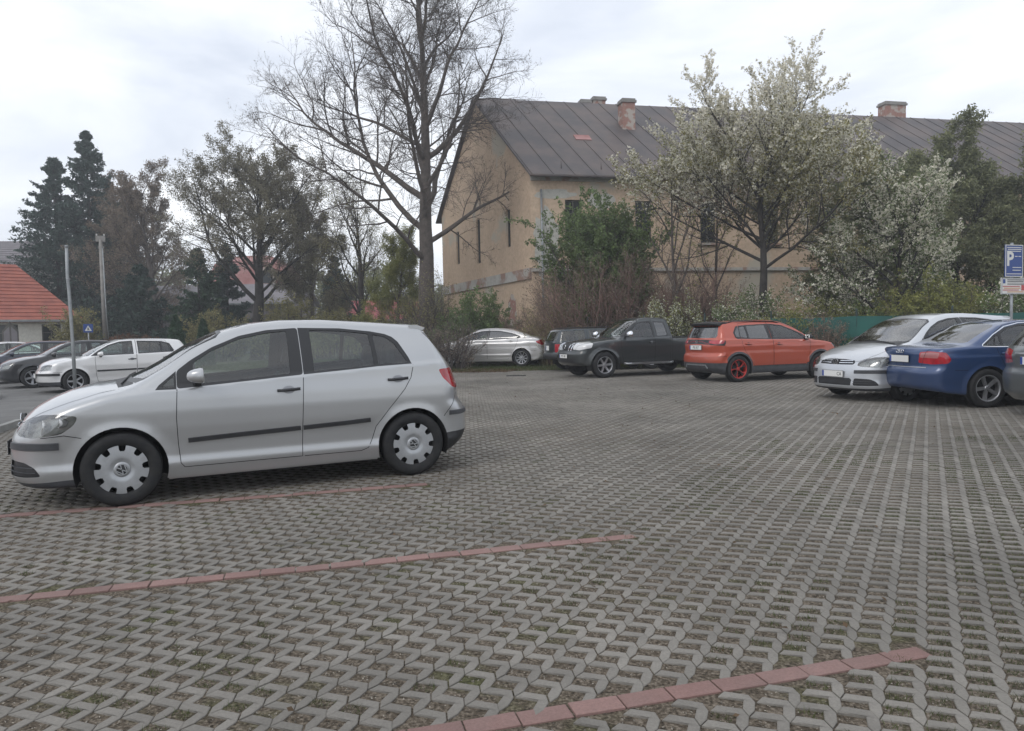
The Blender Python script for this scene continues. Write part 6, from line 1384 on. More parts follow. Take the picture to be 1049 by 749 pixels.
for z, x0, x1 in ((2.99, -.22, .22), (2.95, -.2, .22), (2.91, -.22, .2), (2.80, .02, .1), (2.80, .13, .21), (2.56, -.05, .22), (2.50, -.05, .2), (2.42, -.23, .23)): mb.box(((x0+x1)/2, -.026, z), (x1-x0, .004, .016))
mb.build('lettering', MT['signwhite'], bb)
nb = board(-.38, .42, 1.98, 2.34, 'signwhite', 'notice_board', 'steel')
mb = MB()
for z, x0, x1, m_ in ((2.29, -.2, .35, 0), (2.25, -.2, .3, 0), (2.20, -.2, .33, 0), (2.15, -.34, .18, 1), (2.11, -.3, .2, 2), (2.07, -.34, .15, 1), (2.03, -.2, .3, 2)): mb.box(((x0+x1)/2, -.024, z), (x1-x0, .004, .018), m_)
mb.box((.30, -.024, 2.12), (.14, .004, .12), 1); mb.box((-.30, -.024, 2.26), (.07, .004, .09), 3); mb.build('lettering', [MT['greyplastic'], MT['signred'], MT['signorange'], MT['signblue']], nb)
mb = MB(); mb.box((0, .035, 2.9), (.1, .05, .03)); mb.box((0, .035, 2.5), (.1, .05, .03)); mb.build('bracket', MT['steel'], ps)
# pedestrian crossing sign and arched notice board by the red-roofed house
cs = thing('crossing_sign', (gx(90, 36), 36, 0), math.radians(30), 'small blue square crossing sign on a thin pole, near the concrete pole', 'sign')
mb = MB(); mb.tube([(0, .03, 0), (0, .03, 2.2)], .03, 8); mb.build('pole', MT['steel'], cs); mb = MB(); mb.box((0, -.005, 2.0), (.42, .02, .42)); sg_ = mb.build('board', MT['signblue'], cs)
mb = MB(); mb.prism([(-.15, 1.87), (.15, 1.87), (0, 2.14)], -.022, -.017, 'y'); mb.build('triangle', MT['signwhite'], sg_); mb = MB(); mb.prism([(-.03, 1.89), (-.01, 1.89), (.005, 1.94), (.03, 1.90), (.045, 1.905), (.02, 1.99), (.0, 2.05), (-.02, 2.05), (-.03, 1.98)], -.027, -.023, 'y'); mb.build('pictogram', MT['ink'], sg_)
ab = thing('notice_board', (gx(10, 33), 33, 0), math.radians(36), 'dark pointed notice board on a post before the red-roofed house', 'sign')
mb = MB(); mb.tube([(0, .04, 0), (0, .04, 1.2)], .035, 8); mb.build('post', MT['wood'], ab); mb = MB(); mb.prism([(-.31, 1.15), (.31, 1.15), (.31, 1.9), (.0, 2.35), (-.31, 1.9)], -.04, .03, 'y'); nb_ = mb.build('board', MT['wood'], ab)
mb = MB(); mb.prism([(-.25, 1.22), (-.03, 1.22), (-.03, 2.12), (-.25, 1.86)], -.048, -.042, 'y'); mb.prism([(.25, 1.22), (.03, 1.22), (.03, 2.12), (.25, 1.86)], -.048, -.042, 'y'); mb.build('glazing', MT['signblue2'] if 'signblue2' in MT else MT['roofgrey'], nb_)

# ------------------------------------------------------------------ trees and bushes
MT['bark'] = pmat('grey_brown_bark', (.12, .10, .088), rough=.95, col2=(.065, .055, .048), nscale=5, detail=8, bump=.9, bscale=14)
MT['bark2'] = pmat('dark_bark', (.050, .044, .040), rough=.95, col2=(.025, .022, .021), nscale=5, detail=8, bump=.8, bscale=14)
MT['twig'] = pmat('twigs', (.105, .09, .083), rough=.95, noise=.3, nscale=1)
MT['twigbrown'] = pmat('reddish_twigs', (.24, .150, .125), rough=.95, rnd=.3, col2=(.17, .12, .10), nscale=.8)
MT['twigyellow'] = pmat('straw_twigs', (.20, .165, .09), rough=.95, rnd=.3)
MT['bud'] = leafmat('buds', (.12, .10, .065), (.09, .075, .055))
MT['blossom'] = leafmat('white_blossom', (.80, .77, .67), (.62, .59, .48), rnd=.2, trans=.3)
MT['blossom2'] = leafmat('cream_blossom', (.64, .64, .53), (.42, .44, .30), rnd=.25, trans=.3)
MT['leaf_olive'] = leafmat('olive_young_leaves', (.28, .26, .12), (.20, .19, .09))
MT['leaf_greyolive'] = leafmat('grey_olive_leaves', (.225, .205, .14), (.165, .155, .105))
MT['leaf_yg'] = leafmat('yellow_green_leaves', (.29, .29, .095), (.19, .21, .072))
MT['leaf_green'] = leafmat('fresh_green_leaves', (.17, .225, .09), (.115, .165, .068))
MT['leaf_dark'] = leafmat('dark_olive_leaves', (.23, .24, .125), (.17, .185, .10))
MT['leaf_brown'] = leafmat('brown_budding_leaves', (.24, .19, .145), (.18, .15, .115))
MT['needle'] = leafmat('conifer_needles', (.055, .090, .070), (.038, .066, .053), trans=.12)
MT['needle2'] = leafmat('yew_needles', (.055, .10, .055), (.038, .070, .042), trans=.12)
MT['hedge'] = leafmat('rusty_hedge_leaves', (.16, .085, .05), (.10, .06, .04))
MT['dryleaf'] = leafmat('fallen_leaves', (.15, .10, .06), (.10, .07, .045))
MT['grassm'] = leafmat('grass_blades', (.085, .105, .035), (.055, .075, .025))

def perp(D, rng):
    A = rng.normal(size=D.shape); A -= (A*D).sum(-1, keepdims=True)*D; return A/(np.linalg.norm(A, axis=-1, keepdims=True)+1e-9)
def grow(rng, P0, D0, L, Rr, levels, clipfn=None):
    """vectorised branching; returns list of (pts (n,k+1,3), radii (n,k+1)) per level"""
    out = []; P = np.atleast_2d(P0).astype(float); D = np.atleast_2d(D0).astype(float); D /= np.linalg.norm(D, axis=1, keepdims=True); L = np.atleast_1d(np.array(L, float)); Rr = np.atleast_1d(np.array(Rr, float))
    for li, lv in enumerate(levels):
        k = lv['k']; n = len(P); pts = np.zeros((n, k+1, 3)); dirs = np.zeros((n, k+1, 3)); pts[:, 0] = P; dirs[:, 0] = D; d = D.copy()
        for i in range(k):
            d = d+rng.normal(0, lv['wob'], (n, 3))+np.array([0, 0, lv['trop']]); d /= np.linalg.norm(d, axis=1, keepdims=True)
            pts[:, i+1] = pts[:, i]+d*(L/k)[:, None]; dirs[:, i+1] = d
        rad = Rr[:, None]*(1-(1-lv['tip'])*np.linspace(0, 1, k+1)[None]**lv.get('tp', 1)); out.append((pts, rad))
        if li == len(levels)-1: break
        m = lv['kids']; t0, t1 = lv.get('t', (.3, 1)); T = t0+(t1-t0)*((np.arange(m)[None]+rng.uniform(0, 1, (n, m)))/m); idx = np.minimum((T*k).astype(int), k-1); fr = T*k-idx
        ar = np.arange(n)[:, None]; B = pts[ar, idx]*(1-fr[..., None])+pts[ar, idx+1]*fr[..., None]; DD = dirs[ar, idx]*(1-fr[..., None])+dirs[ar, idx+1]*fr[..., None]; DD /= np.linalg.norm(DD, axis=-1, keepdims=True); RB = rad[ar, idx]*(1-fr)+rad[ar, idx+1]*fr
        az = perp(DD, rng)
        if 'golden' in lv:
            a = np.arange(m)*2.4+rng.uniform(0, 6.28, (n, 1))+rng.normal(0, .3, (n, m)); ref = np.cross(DD, np.array([.01, 1, .02])); ref /= np.linalg.norm(ref, axis=-1, keepdims=True); r2 = np.cross(DD, ref); az = ref*np.cos(a)[..., None]+r2*np.sin(a)[..., None]
        q = (T-t0)/(t1-t0); ang = np.radians(lv['ang'])*(1-lv.get('angt', .25)*q)+rng.normal(0, .12, (n, m)); nd = DD*np.cos(ang)[..., None]+az*np.sin(ang)[..., None]
        nl = L[:, None]*lv['lr']*(1-lv.get('sh', .5)*q)*rng.uniform(.75, 1.15, (n, m)); nr = np.minimum(RB*.75, nl*lv.get('rl', .022)+.002)
        nl = nl*(1+lv.get('asym', 0)*(-nd[..., 0]))
        P, D, L, Rr = B.reshape(-1, 3), nd.reshape(-1, 3), nl.ravel(), nr.ravel()
        if clipfn is not None: kp = clipfn(P); P, D, L, Rr = P[kp], D[kp], L[kp], Rr[kp]
    return out
def tubes(pts, rad, s):
    n, k1, _ = pts.shape; T = np.zeros_like(pts); T[:, 1:-1] = pts[:, 2:]-pts[:, :-2]; T[:, 0] = pts[:, 1]-pts[:, 0]; T[:, -1] = pts[:, -1]-pts[:, -2]; T /= np.linalg.norm(T, axis=2, keepdims=True)+1e-9
    ref = np.where(np.abs(T[:, :1, 2:3]) < .9, np.array([0, 0, 1.]), np.array([1., 0, 0])); U = np.cross(T, ref); U /= np.linalg.norm(U, axis=2, keepdims=True)+1e-9; W_ = np.cross(T, U); a = np.arange(s)*2*PI/s
    V = pts[:, :, None]+(U[:, :, None]*np.cos(a)[None, None, :, None]+W_[:, :, None]*np.sin(a)[None, None, :, None])*rad[:, :, None, None]
    b = (np.arange(n)*k1*s)[:, None, None]; i = np.arange(k1-1)[None, :, None]*s; j = np.arange(s)[None, None, :]; j2 = (j+1) % s
    F = np.stack([b+i+j, b+i+j2, b+i+s+j2, b+i+s+j], -1).reshape(-1, 4); return V.reshape(-1, 3), F
def merge(parts):
    V = []; F = []; o = 0
    for v, f in parts: V.append(v); F.append(f+o); o += len(v)
    return np.concatenate(V), np.concatenate(F)
def leafquads(rng, C, size, elong=1.5, up=0.0, sv=.35):
    n = len(C); N_ = rng.normal(size=(n, 3)); N_[:, 2] += up; N_ /= np.linalg.norm(N_, axis=1, keepdims=True); U = perp(N_, rng); W_ = np.cross(N_, U); s = size*rng.uniform(1-sv, 1+sv, (n, 1)); e = s*elong
    V = np.stack([C-U*e*.5, C+W_*s*.38-U*e*.05+N_*s*.08, C+U*e*.5, C-W_*s*.38-U*e*.05+N_*s*.08], 1).reshape(-1, 3); return V, np.arange(4*n).reshape(n, 4)
def alongs(rng, lvl, per, jit, t=(0.15, 1)):
    pts, rad = lvl; n, k1, _ = pts.shape; T = rng.uniform(t[0], t[1], (n, per))*(k1-1); i = np.minimum(T.astype(int), k1-2); f = (T-i)[..., None]; ar = np.arange(n)[:, None]
    return (pts[ar, i]*(1-f)+pts[ar, i+1]*f).reshape(-1, 3)+rng.normal(0, jit, (n*per, 3))
def tree(name, label, loc, seed, H, R0, levels, bark='bark', twig='twig', leaves=(), cat='tree', group=None, lean=(0, 0), sides=(12, 7, 5, 3, 3, 3), fork=None):
    rng = np.random.default_rng(seed); root = thing(name, loc, 0, label, cat, group)
    G = grow(rng, [[0, 0, -.1]], [[lean[0], lean[1], 1]], H, R0, levels)
    # root flare
    p0, r0 = G[0]; k = p0.shape[1]-1; sub = 4; P = np.concatenate([p0[:, :1]+(p0[:, 1:2]-p0[:, :1])*f for f in (0, .12, .3, .6)]+[p0[:, 1:]], 1); rr = np.interp(np.concatenate([[0, .12, .3, .6], np.arange(1, k+1)]), np.arange(k+1), r0[0]); rr[0] *= 1.45; rr[1] *= 1.15; rr[2] *= 1.04
    V, F = tubes(P, rr[None], sides[0]); npmesh('trunk', V, F, MT[bark], root, smooth=True)
    parts = [tubes(*G[i], sides[i]) for i in range(1, min(3, len(G)))]
    V, F = merge(parts); li = npmesh('limbs', V, F, MT[bark], root, smooth=True)
    if len(G) > 3: V, F = merge([tubes(*G[i], sides[i]) for i in range(3, len(G))]); npmesh('twigs', V, F, MT[twig], root)
    for nm, lv, per, jit, size, mat, *fl in leaves:
        C = alongs(rng, G[lv], per, jit)
        if fl: C = C[fl[0](C, rng)]
        V, F = leafquads(rng, C, size); npmesh(nm, V, F, MT[mat], root)
    return root, G
def at_(px, Y, py=335): p = pt(px, py, Y); return (p.x, Y, 0)
# the big bare lime
LV = [dict(k=14, wob=.03, trop=.02, tip=.10, tp=.8, kids=24, t=(.26, .97), ang=58, angt=.50, lr=.60, sh=.64, rl=.0150, golden=1, asym=.22),
      dict(k=12, wob=.10, trop=.030, tip=.10, kids=14, t=(.16, 1), ang=54, lr=.40, sh=.42, rl=.0125),
      dict(k=7, wob=.13, trop=.02, tip=.15, kids=9, t=(.15, 1), ang=48, lr=.46, sh=.4, rl=.010),
      dict(k=4, wob=.14, trop=.04, tip=.35, kids=6, t=(.15, 1), ang=46, lr=.52, sh=.4, rl=.014),
      dict(k=3, wob=.15, trop=.06, tip=.5, kids=3, t=(.2, 1), ang=42, lr=.6, sh=.3, rl=.013), dict(k=1, wob=.1, trop=.05, tip=.6)]
tree('lime_tree', 'tall bare lime tree with wide spreading limbs, its top beyond the upper edge', (-4.05, 35.0, 0), 12, 18.5, .50, LV, leaves=[('buds', 4, 2, .01, .035, 'bud')])
# white blossoming cherry before the house
LV2 = [dict(k=8, wob=.04, trop=.03, tip=.3, kids=20, t=(.50, 1), ang=66, angt=.50, lr=.76, sh=.22, rl=.011, golden=1),
       dict(k=8, wob=.08, trop=.035, tip=.15, kids=14, t=(.2, 1), ang=46, lr=.48, sh=.4, rl=.010),
       dict(k=5, wob=.10, trop=.06, tip=.2, kids=12, t=(.12, 1), ang=42, lr=.5, sh=.4, rl=.009),
       dict(k=3, wob=.08, trop=.08, tip=.4)]
hi = lambda C, r: (C[:, 2]+r.normal(0, 1.1, len(C)) > 6.4)
lo = lambda C, r: (C[:, 2]+r.normal(0, .9, len(C)) <= 8.2) & ~((C[:, 0] < -1.0) & (C[:, 2]+r.normal(0, .35, len(C)) < 7.0) & (r.uniform(0, 1, len(C)) < .9))
tree('cherry_tree', 'tall white-blossoming cherry tree rising in front of the dark metal roof', (at_(783, 27.5)[0], 27.5, 0), 5, 7.0, .20, LV2, bark='bark2', twig='twig',
     leaves=[('blossom', 3, 20, .03, .062, 'blossom', hi), ('foliage', 3, 16, .07, .070, 'leaf_olive', lo), ('blossom', 3, 6, .03, .05, 'blossom2', lo)])
def dec(name, label, px, Y, seed, H, R0, leaf, size, per, kids=(12, 9, 7, 5), lr=.6, bark='bark', twig='twig', t0=.3, ang=50, dens=3, lean=(0, 0), sh=.5, group=None, trop=.05):
    lv = [dict(k=10, wob=.04, trop=.02, tip=.15, kids=kids[0], t=(t0, 1), ang=ang, angt=.4, lr=lr, sh=sh, rl=.018, golden=1), dict(k=7, wob=.09, trop=trop, tip=.15, kids=kids[1], t=(.2, 1), ang=46, lr=.45, sh=.4, rl=.014),
          dict(k=5, wob=.12, trop=trop, tip=.2, kids=kids[2], t=(.15, 1), ang=44, lr=.48, sh=.4, rl=.010), dict(k=3, wob=.14, trop=.04, tip=.4, kids=kids[3], t=(.2, 1), ang=40, lr=.5, rl=.008), dict(k=2, wob=.1, trop=.04, tip=.5)]
    x = at_(px, Y)[0]
    return tree(name, label, (x, Y, 0), seed, H, R0, lv, bark=bark, twig=twig, lean=lean, leaves=[('foliage', 4, per, .10, size, leaf)], group=group)
dec('budding_tree', 'tall budding tree with a dark forked trunk left of the bare lime', 262, 46, 21, 10.6, .42, 'leaf_greyolive', .066, 10, kids=(20, 11, 8, 5), lr=.72, bark='bark2', t0=.30, ang=62)
dec('budding_tree', 'leaning brown budding tree just right of the dark conifers', 168, 52, 22, 11.0, .40, 'leaf_brown', .080, 6, kids=(16, 10, 8, 5), lr=.52, lean=(-.10, 0), t0=.28, ang=52)
dec('budding_tree', 'rounded brown budding tree standing behind the leaning one', 138, 60, 27, 12.0, .34, 'leaf_brown', .10, 6, kids=(16, 10, 8, 5), lr=.5, t0=.2, ang=50)
dec('young_tree', 'slender dark-stemmed tree left of the lime trunk, branching low', 372, 44, 23, 8.6, .28, 'leaf_olive', .05, 2, kids=(15, 10, 8, 5), lr=.6, bark='bark2', t0=.22, ang=40, trop=.09)
dec('young_tree', 'hazy olive budding tree between the forked tree and the slender one', 318, 50, 24, 9.0, .22, 'leaf_greyolive', .075, 7, kids=(16, 10, 8, 5), lr=.48, t0=.12, ang=50)
dec('young_tree', 'olive green bushy tree directly left of the lime trunk', 408, 41, 25, 5.8, .16, 'leaf_yg', .05, 9, kids=(16, 10, 8, 5), lr=.5, t0=.05, ang=48)
dec('shade_tree', 'big dark green leafing tree at the right edge before the roof', 985, 33, 31, 7.3, .28, 'leaf_dark', .085, 10, kids=(20, 11, 8, 5), lr=.60, bark='bark2', t0=.10, ang=64, sh=.35)
dec('shade_tree', 'second dark leafing tree half beyond the right edge', 1062, 31, 32, 6.6, .28, 'leaf_dark', .085, 9, kids=(19, 11, 8, 5), lr=.62, bark='bark2', t0=.10, ang=64, sh=.35)
dec('shade_tree', 'shaded olive tree filling the gap right of the cherry trunk', 884, 30.8, 33, 6.6, .22, 'leaf_dark', .08, 8, kids=(17, 10, 8, 5), lr=.55, bark='bark2', t0=.08, ang=60, sh=.35)
dec('sapling', 'thin yellow-leaved sapling in front of the single clear window', 690, 28.5, 34, 7.6, .10, 'leaf_yg', .06, 1, kids=(9, 6, 5, 3), lr=.42, t0=.3, ang=36)
dec('sapling', 'thin yellow-leaved sapling left of the cherry trunk', 738, 29.3, 35, 6.8, .09, 'leaf_yg', .06, 1, kids=(9, 6, 5, 3), lr=.42, t0=.3, ang=36)
# white blossoming bush-tree
LV3 = [dict(k=6, wob=.05, trop=.02, tip=.3, kids=17, t=(.1, 1), ang=62, angt=.5, lr=.78, sh=.3, rl=.016, golden=1), dict(k=6, wob=.08, trop=.06, tip=.15, kids=12, t=(.2, 1), ang=44, lr=.45, sh=.4, rl=.014),
       dict(k=4, wob=.09, trop=.07, tip=.2, kids=8, t=(.15, 1), ang=42, lr=.5, sh=.4, rl=.010), dict(k=3, wob=.09, trop=.06, tip=.4)]
out_ = lambda C, r: (np.hypot(C[:, 0], (C[:, 1]))+C[:, 2]*.45+r.normal(0, .35, len(C)) > 2.5)
in_ = lambda C, r: r.uniform(0, 1, len(C)) < .8
tree('blossom_tree', 'low rounded white-blossoming tree behind the fence above the silver compact', (at_(922, 26.0)[0], 26.0, 0), 41, 4.7, .14, LV3, bark='bark2', leaves=[('blossom', 3, 15, .03, .058, 'blossom', out_), ('foliage', 3, 9, .06, .06, 'leaf_green', in_)])
# conifers
def conifer(label, px, Y, seed, H, Rb, t0=.08, mat='needle', kind='spruce', droop=-.12, nb=None, lean=0):
    rng = np.random.default_rng(seed); x = at_(px, Y)[0]; root = thing('conifer', (x, Y, 0), 0, label, 'tree'); tr = np.array([[[0, 0, -.1], [lean*.3, 0, H*.4], [lean, 0, H]]]); V, F = tubes(tr, np.array([[H*.017, H*.012, .02]]), 10); npmesh('trunk', V, F, MT['bark2'], root, smooth=True)
    nb = nb or int(H*17); T = t0+(1-t0)*np.sort(rng.uniform(0, 1, nb))**.95; q = (T-t0)/(1-t0); Lb = Rb*(1-q)**.8*(.55+.45*np.minimum(1, q*6+.35))*rng.uniform(.6, 1.15, nb)+.15; a = rng.uniform(0, 2*PI, nb)
    D = np.stack([np.cos(a), np.sin(a), .28*q+droop*(1-q)+rng.normal(0, .06, nb)], 1); P = np.stack([lean*T, 0*T, T*H], 1)
    G = grow(rng, P, D, Lb, np.full(nb, .03), [dict(k=5, wob=.04, trop=.03, tip=.2, kids=11, t=(.15, 1), ang=52, angt=.3, lr=.34, sh=.55, rl=.01), dict(k=2, wob=.05, trop=-.05, tip=.4)])
    V, F = merge([tubes(*G[0], 3), tubes(*G[1], 3)]); npmesh('limbs', V, F, MT['bark2'], root)
    C1 = alongs(rng, G[1], 9, .05, (0, 1)); C0 = alongs(rng, G[0], 14, .06, (.1, 1)); C = np.concatenate([C1, C0]); V, F = leafquads(rng, C, .13, 2.2, .4); npmesh('foliage', V, F, MT[mat], root); return root
conifer('tall dark conifer with layered boughs, the highest of the left group', 97, 58, 51, 17.6, 4.8, t0=.1)
conifer('slightly shorter dark conifer at the outer left of the group', 63, 57, 52, 15.4, 5.0, t0=.1)
conifer('narrow dark conifer tucked behind the concrete pole', 118, 62, 53, 14.5, 3.8, t0=.06)
conifer('dark green yew beside the forked budding tree', 205, 50, 54, 7.4, 2.6, t0=.02, mat='needle2', droop=.05)
conifer('pointed dark yew left of the old villa', 234, 53, 55, 8.0, 1.9, t0=.02, mat='needle', droop=.1)
conifer('dark conifer low behind the slender tree', 345, 56, 56, 7.2, 2.0, t0=.02, mat='needle', droop=.05)
conifer('dark spreading yew under the brown budding trees', 145, 49, 59, 6.2, 3.0, t0=.02, mat='needle', droop=.08)
def cypress(label, px, Y, seed, H, R):
    rng = np.random.default_rng(seed); root = thing('dwarf_cypress', (at_(px, Y)[0], Y, 0), 0, label, 'shrub', 'small cone-shaped cypresses behind the left cars'); V, F = tubes(np.array([[[0, 0, 0], [0, 0, H*.9]]], float), np.array([[.06, .02]]), 6); npmesh('trunk', V, F, MT['bark2'], root)
    n = 5000; t = rng.uniform(0, 1, n)**1.2; r = R*(1-t)**.7*(.75+.3*rng.uniform(0, 1, n)); a = rng.uniform(0, 6.28, n); C = np.stack([r*np.cos(a), r*np.sin(a), t*H+.1], 1); V, F = leafquads(rng, C, .10, 2.0, .0); npmesh('foliage', V, F, MT['needle2'], root)
cypress('cone-shaped dwarf cypress showing over the silver hatchback, the left one', 180, 34, 61, 2.35, .55); cypress('cone-shaped dwarf cypress over the foreground bonnet, the right one', 208, 36, 62, 2.2, .5)
# shrubs: many stems from the ground with leaves on their twigs
def shrub(name, label, px, Y, seed, W_, D_, H, n, leaf, size, per, twig='twigbrown', lv=None, bare=0, cat='bush', group=None, jit=.05, tilt=.35, leaf2=None, k2=6, z0=0):
    rng = np.random.default_rng(seed); x = at_(px, Y)[0] if px is not None else 0; root = thing(name, (x, Y, z0), 0, label, cat, group)
    P = np.stack([rng.uniform(-1, 1, n)*W_*.42, rng.uniform(-1, 1, n)*D_*.42, np.full(n, -.03)], 1); D = np.stack([P[:, 0]/W_*tilt*2+rng.normal(0, tilt*.5, n), P[:, 1]/D_*tilt*2+rng.normal(0, tilt*.5, n), np.ones(n)], 1)
    prof = np.clip(1-np.abs(P[:, 0]/(W_*.5))**2.5, .35, 1); L = H*prof*rng.uniform(.62, 1.02, n)
    G = grow(rng, P, D, L, np.full(n, .012+H*.004), [dict(k=7, wob=.09, trop=-.01, tip=.25, kids=k2+2, t=(.15, 1), ang=40, lr=.34, sh=.4, rl=.010), dict(k=4, wob=.12, trop=.02, tip=.3, kids=k2, t=(.15, 1), ang=42, lr=.45, sh=.3, rl=.008), dict(k=2, wob=.12, trop=.02, tip=.5)])
    V, F = merge([tubes(*G[0], 4), tubes(*G[1], 3)]); npmesh('stems', V, F, MT[twig], root); V, F = tubes(*G[2], 3); npmesh('twigs', V, F, MT[twig], root)
    if per:
        V, F = leafquads(rng, alongs(rng, G[2], per, jit), size); npmesh('foliage', V, F, MT[leaf], root)
    if leaf2: V, F = leafquads(rng, alongs(rng, G[2], leaf2[1], jit), leaf2[2]); npmesh(leaf2[3], V, F, MT[leaf2[0]], root)
    return root
shrub('thicket', 'tall reddish-brown bare thicket at the front corner of the old house', 625, 29.9, 71, 6.0, 2.6, 4.7, 190, 'leaf_brown', .05, 2, k2=7)
shrub('thicket', 'lower brown thicket of fine twigs behind the pickup', 700, 29.6, 72, 4.2, 2.0, 4.2, 120, 'leaf_brown', .05, 1, k2=7)
shrub('thicket', 'straw-coloured thin bush beside the low wall opening', 572, 29.8, 73, 1.8, 1.6, 2.9, 60, 'leaf_yg', .04, 1, twig='twigyellow', k2=6)
shrub('ivy_bush', 'dense green ivy-clad bush standing above the brown thicket', 622, 30.9, 74, 2.7, 1.8, 6.7, 100, 'leaf_green', .085, 17, twig='twig', k2=7, tilt=.12)
shrub('bush', 'bright green bush against the gable wall of the old house', 485, 33.2, 75, 3.0, 1.8, 3.2, 70, 'leaf_green', .065, 9, twig='twig')
shrub('bush', 'brown twiggy bush under the gable band', 530, 32.6, 76, 1.8, 1.4, 2.6, 50, 'leaf_brown', .05, 1)
shrub('bush', 'bare grey twiggy bush across the nose of the silver fastback', 456, 28.4, 77, 1.7, 1.3, 2.3, 70, 'leaf_brown', .04, 1, twig='twig', k2=6, tilt=.5)
shrub('bush', 'tangled sucker growth around the foot of the lime trunk', 440, 34.2, 78, 2.0, 1.6, 4.0, 60, 'leaf_olive', .05, 2, twig='twig')
shrub('blossom_bush', 'white flowering bush behind the fence above the charcoal pickup', 705, 28.2, 81, 3.8, 1.6, 2.9, 60, 'leaf_yg', .055, 3, twig='twig', leaf2=('blossom2', 3, .055, 'blossom'), tilt=.5)
shrub('blossom_bush', 'white flowering bush under the cherry tree, above the orange-red crossover', 775, 27.0, 82, 3.2, 1.4, 2.7, 50, 'leaf_green', .06, 4, twig='twig', leaf2=('blossom', 2, .05, 'blossom'), tilt=.45)
shrub('bush', 'leafy yellow-green bush between the cherry trunk and the blossoming tree', 838, 26.0, 83, 3.0, 1.4, 2.35, 50, 'leaf_yg', .06, 6, twig='twig', leaf2=('blossom', 1, .05, 'blossom'))
shrub('bush', 'yellow-green bush below the blossoming tree, left of the parking sign', 962, 24.3, 84, 3.9, 1.6, 3.0, 70, 'leaf_yg', .06, 7, twig='twig')
shrub('bush', 'dark green bush right behind the parking sign', 1050, 23.2, 85, 3.4, 1.6, 2.6, 60, 'leaf_green', .06, 6, twig='twig', leaf2=('blossom', 1, .05, 'blossom'))
shrub('bush', 'green ground bush at the foot of the blossoming tree', 893, 25.2, 86, 2.6, 1.3, 2.0, 45, 'leaf_green', .06, 6, twig='twig')
shrub('bush', 'small clipped greenish bush at the red-roofed house corner', 79, 39.5, 87, 1.5, 1.2, 3.1, 60, 'leaf_olive', .07, 6, twig='twig', tilt=.15)
shrub('bush', 'small pruned bare tree in front of the red-roofed house windows', 56, 38, 88, 1.8, 1.0, 2.5, 9, 'leaf_brown', .04, 1, twig='bark', k2=4, tilt=.6)
shrub('bush', 'pale olive shrub left of the forked budding tree', 222, 44, 89, 2.6, 2.0, 3.0, 60, 'leaf_olive', .08, 5, twig='twig')
shrub('bush', 'olive shrub right of the forked budding tree', 300, 45, 90, 5.0, 2.4, 3.8, 90, 'leaf_olive', .08, 5, twig='twig')
shrub('bush', 'greenish shrub between the slender tree and the lime', 350, 43, 91, 4.0, 2.4, 2.9, 80, 'leaf_olive', .08, 5, twig='twig')
shrub('climber', 'leafy brown climber hanging over the netting left of the green mesh', 790, 24.95, 93, 3.0, .3, 1.9, 60, 'leaf_yg', .05, 3, twig='twigbrown', tilt=.3, cat='climbing plant')
shrub('climber', 'small brown climber on the green mesh beside the fence post', 846, 23.85, 94, .7, .2, 1.8, 16, 'leaf_brown', .05, 3, twig='twigbrown', tilt=.2, cat='climbing plant')
shrub('hedge', 'low rusty brown hedge behind the parked cars on the left', 128, 38, 92, 6.8, 1.1, 1.55, 160, 'hedge', .06, 4, twig='twigbrown', cat='hedge', tilt=.12)
# far belt of trees: one mass no one could count
rng = np.random.default_rng(99); n = 90000; xs = rng.uniform(-95, 70, n); hh = 7.5+2.4*np.sin(xs*.23)+1.4*np.sin(xs*.71+1)+1.0*np.sin(xs*1.9); zz = rng.uniform(0, 1, n)**.8*hh; C = np.stack([xs, 95+rng.normal(0, 2.5, n)+xs*.0, zz], 1); V, F = leafquads(rng, C, .42, 1.3); tag(npmesh('far_wood', V, F, MT['leaf_dark']), kind='stuff')
# verge: grass tufts and fallen leaves
def scatter(name, poly, n, size, mat, seed, up_=0, h=.03, blades=False):
    rng = np.random.default_rng(seed); P = np.array(poly); lo_, hi_ = P.min(0), P.max(0); C = rng.uniform(lo_, hi_, (n*3, 2)); C = C[inpoly(C, [tuple(p) for p in poly])][:n]
    if blades:
        m = len(C); a = rng.uniform(0, 6.28, m); w_ = .006; hh = size*rng.uniform(.5, 1.3, m); d = np.stack([np.cos(a), np.sin(a)], 1); l_ = rng.normal(0, .03, (m, 2)); z0 = np.full(m, h)
        V = np.stack([np.c_[C-d*w_, z0], np.c_[C+d*w_, z0], np.c_[C+l_+d*.001, z0+hh], np.c_[C+l_-d*.001, z0+hh]], 1).reshape(-1, 3); F = np.arange(4*m).reshape(m, 4)
    else: V, F = leafquads(rng, np.c_[C, np.full(len(C), h)+rng.uniform(0, .02, len(C))], size, 1.3, 3.0)
    return tag(npmesh(name, V, F, MT[mat]), kind='stuff')
VERGE = [(-10, 29.8), (-1.5, 25.7), (2.6, 26.0), (9.0, 25.5), (16, 22.7), (20, 20.2), (24, 22), (12, 34), (1, 37), (-14, 44), (-16, 34)]
scatter('grass', VERGE, 90000, .10, 'grassm', 201, h=-.036, blades=True)
scatter('fallen_leaves', VERGE, 14000, .055, 'dryleaf', 202, h=-.03)
scatter('leaf_litter', [(-3.6, 25.9), (-.2, 25.0), (.4, 27.2), (-3.5, 29)], 5000, .05, 'dryleaf', 203, h=-.01)
scatter('leaf_debris', [(-4.5, 1.5), (12, 1.5), (18, 18), (6, 24.5), (-6, 24), (-6.5, 9)], 900, .03, 'dryleaf', 204, h=.006)
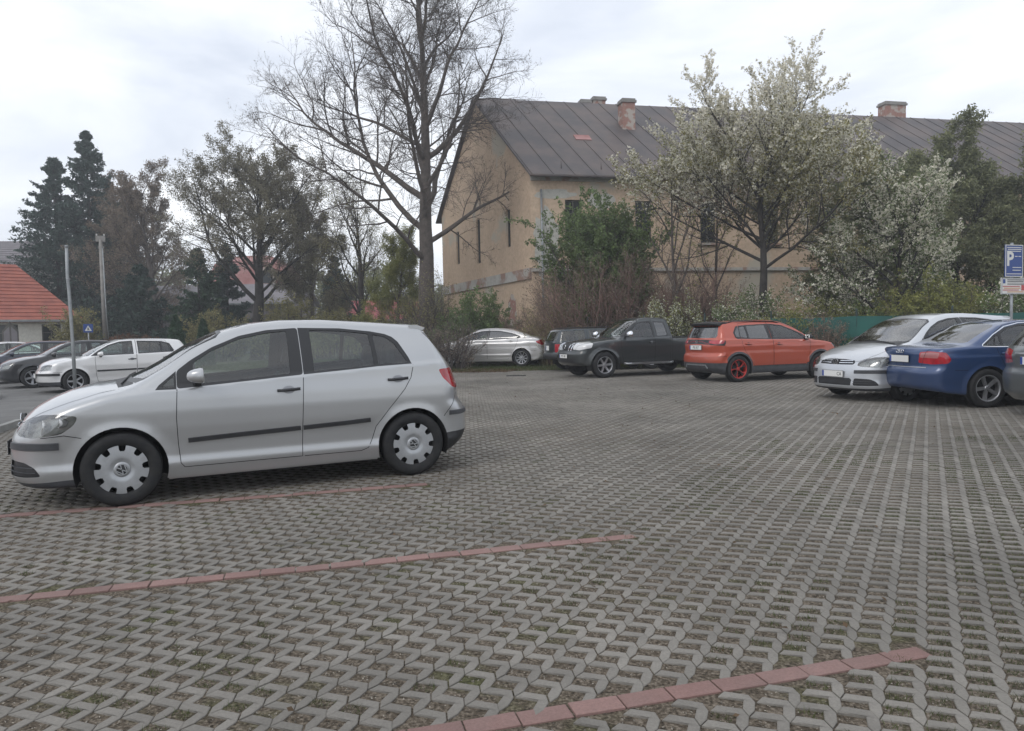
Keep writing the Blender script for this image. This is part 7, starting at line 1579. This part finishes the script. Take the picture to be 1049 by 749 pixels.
# weeds in the paving joints near the camera
rngw = np.random.default_rng(77); hc = (I[:, None]*la+J[:, None]*lb+he*(HW/2)+hn*(HH/2)); s_ = np.sin(hc[:, 0]*2.1+1)*np.sin(hc[:, 1]*1.7)+.5*np.sin(hc[:, 0]*5.3-hc[:, 1]*3.1)
sel = (hc[:, 1] < 9) & (s_+rngw.normal(0, .45, len(hc))+np.clip((hc[:, 0]-.3)*.35-(hc[:, 1]-3)*.2, -1, .8) > .55); hs = hc[sel]; per = 34; B = np.repeat(hs, per, 0); m = len(B); u_ = rngw.uniform(-.46, .46, (m, 2)); B = B+he*u_[:, :1]*HW+hn*u_[:, 1:]*HH
a = rngw.uniform(0, 6.28, m); d = np.stack([np.cos(a), np.sin(a)], 1)*.0016; hgt = rngw.uniform(.006, .026, m); l_ = rngw.normal(0, .010, (m, 2)); z0 = np.full(m, -.009)
V = np.stack([np.c_[B-d, z0], np.c_[B+d, z0], np.c_[B+l_+d*.2, z0+hgt], np.c_[B+l_-d*.2, z0+hgt]], 1).reshape(-1, 3); tag(npmesh('joint_grass', V, np.arange(4*m).reshape(m, 4), MT['grassm']), kind='stuff')
# pebbles and crumbs in the openings
sel = hc[:, 1] < 7; hs = hc[sel]; B = np.repeat(hs, 9, 0); m = len(B); u_ = rngw.uniform(-.46, .46, (m, 2)); B = B+he*u_[:, :1]*HW+hn*u_[:, 1:]*HH; V, F = leafquads(rngw, np.c_[B, np.full(m, -.005)], .008, 1.2, 1.5); tag(npmesh('grit', V, F, pmat('grit', (.20, .18, .15), rough=.9, rnd=.6)), kind='stuff')

# ------------------------------------------------------------------ air: one even, closed volume round the whole place
def haze_box(dens):
    m = bpy.data.materials.new('haze'); m.use_nodes = True; n, l = m.node_tree.nodes, m.node_tree.links; n.remove(n['Principled BSDF'])
    v = n.new('ShaderNodeVolumePrincipled'); v.inputs['Color'].default_value = (.92, .95, 1.0, 1); v.inputs['Density'].default_value = dens; v.inputs['Anisotropy'].default_value = .2; l.new(v.outputs[0], n['Material Output'].inputs['Volume'])
    mb = MB(); mb.box((0, 430, 12.5), (1210, 970, 28)); o = mb.build('haze', m); tag(o, kind='stuff'); return o
haze_box(HAZE)
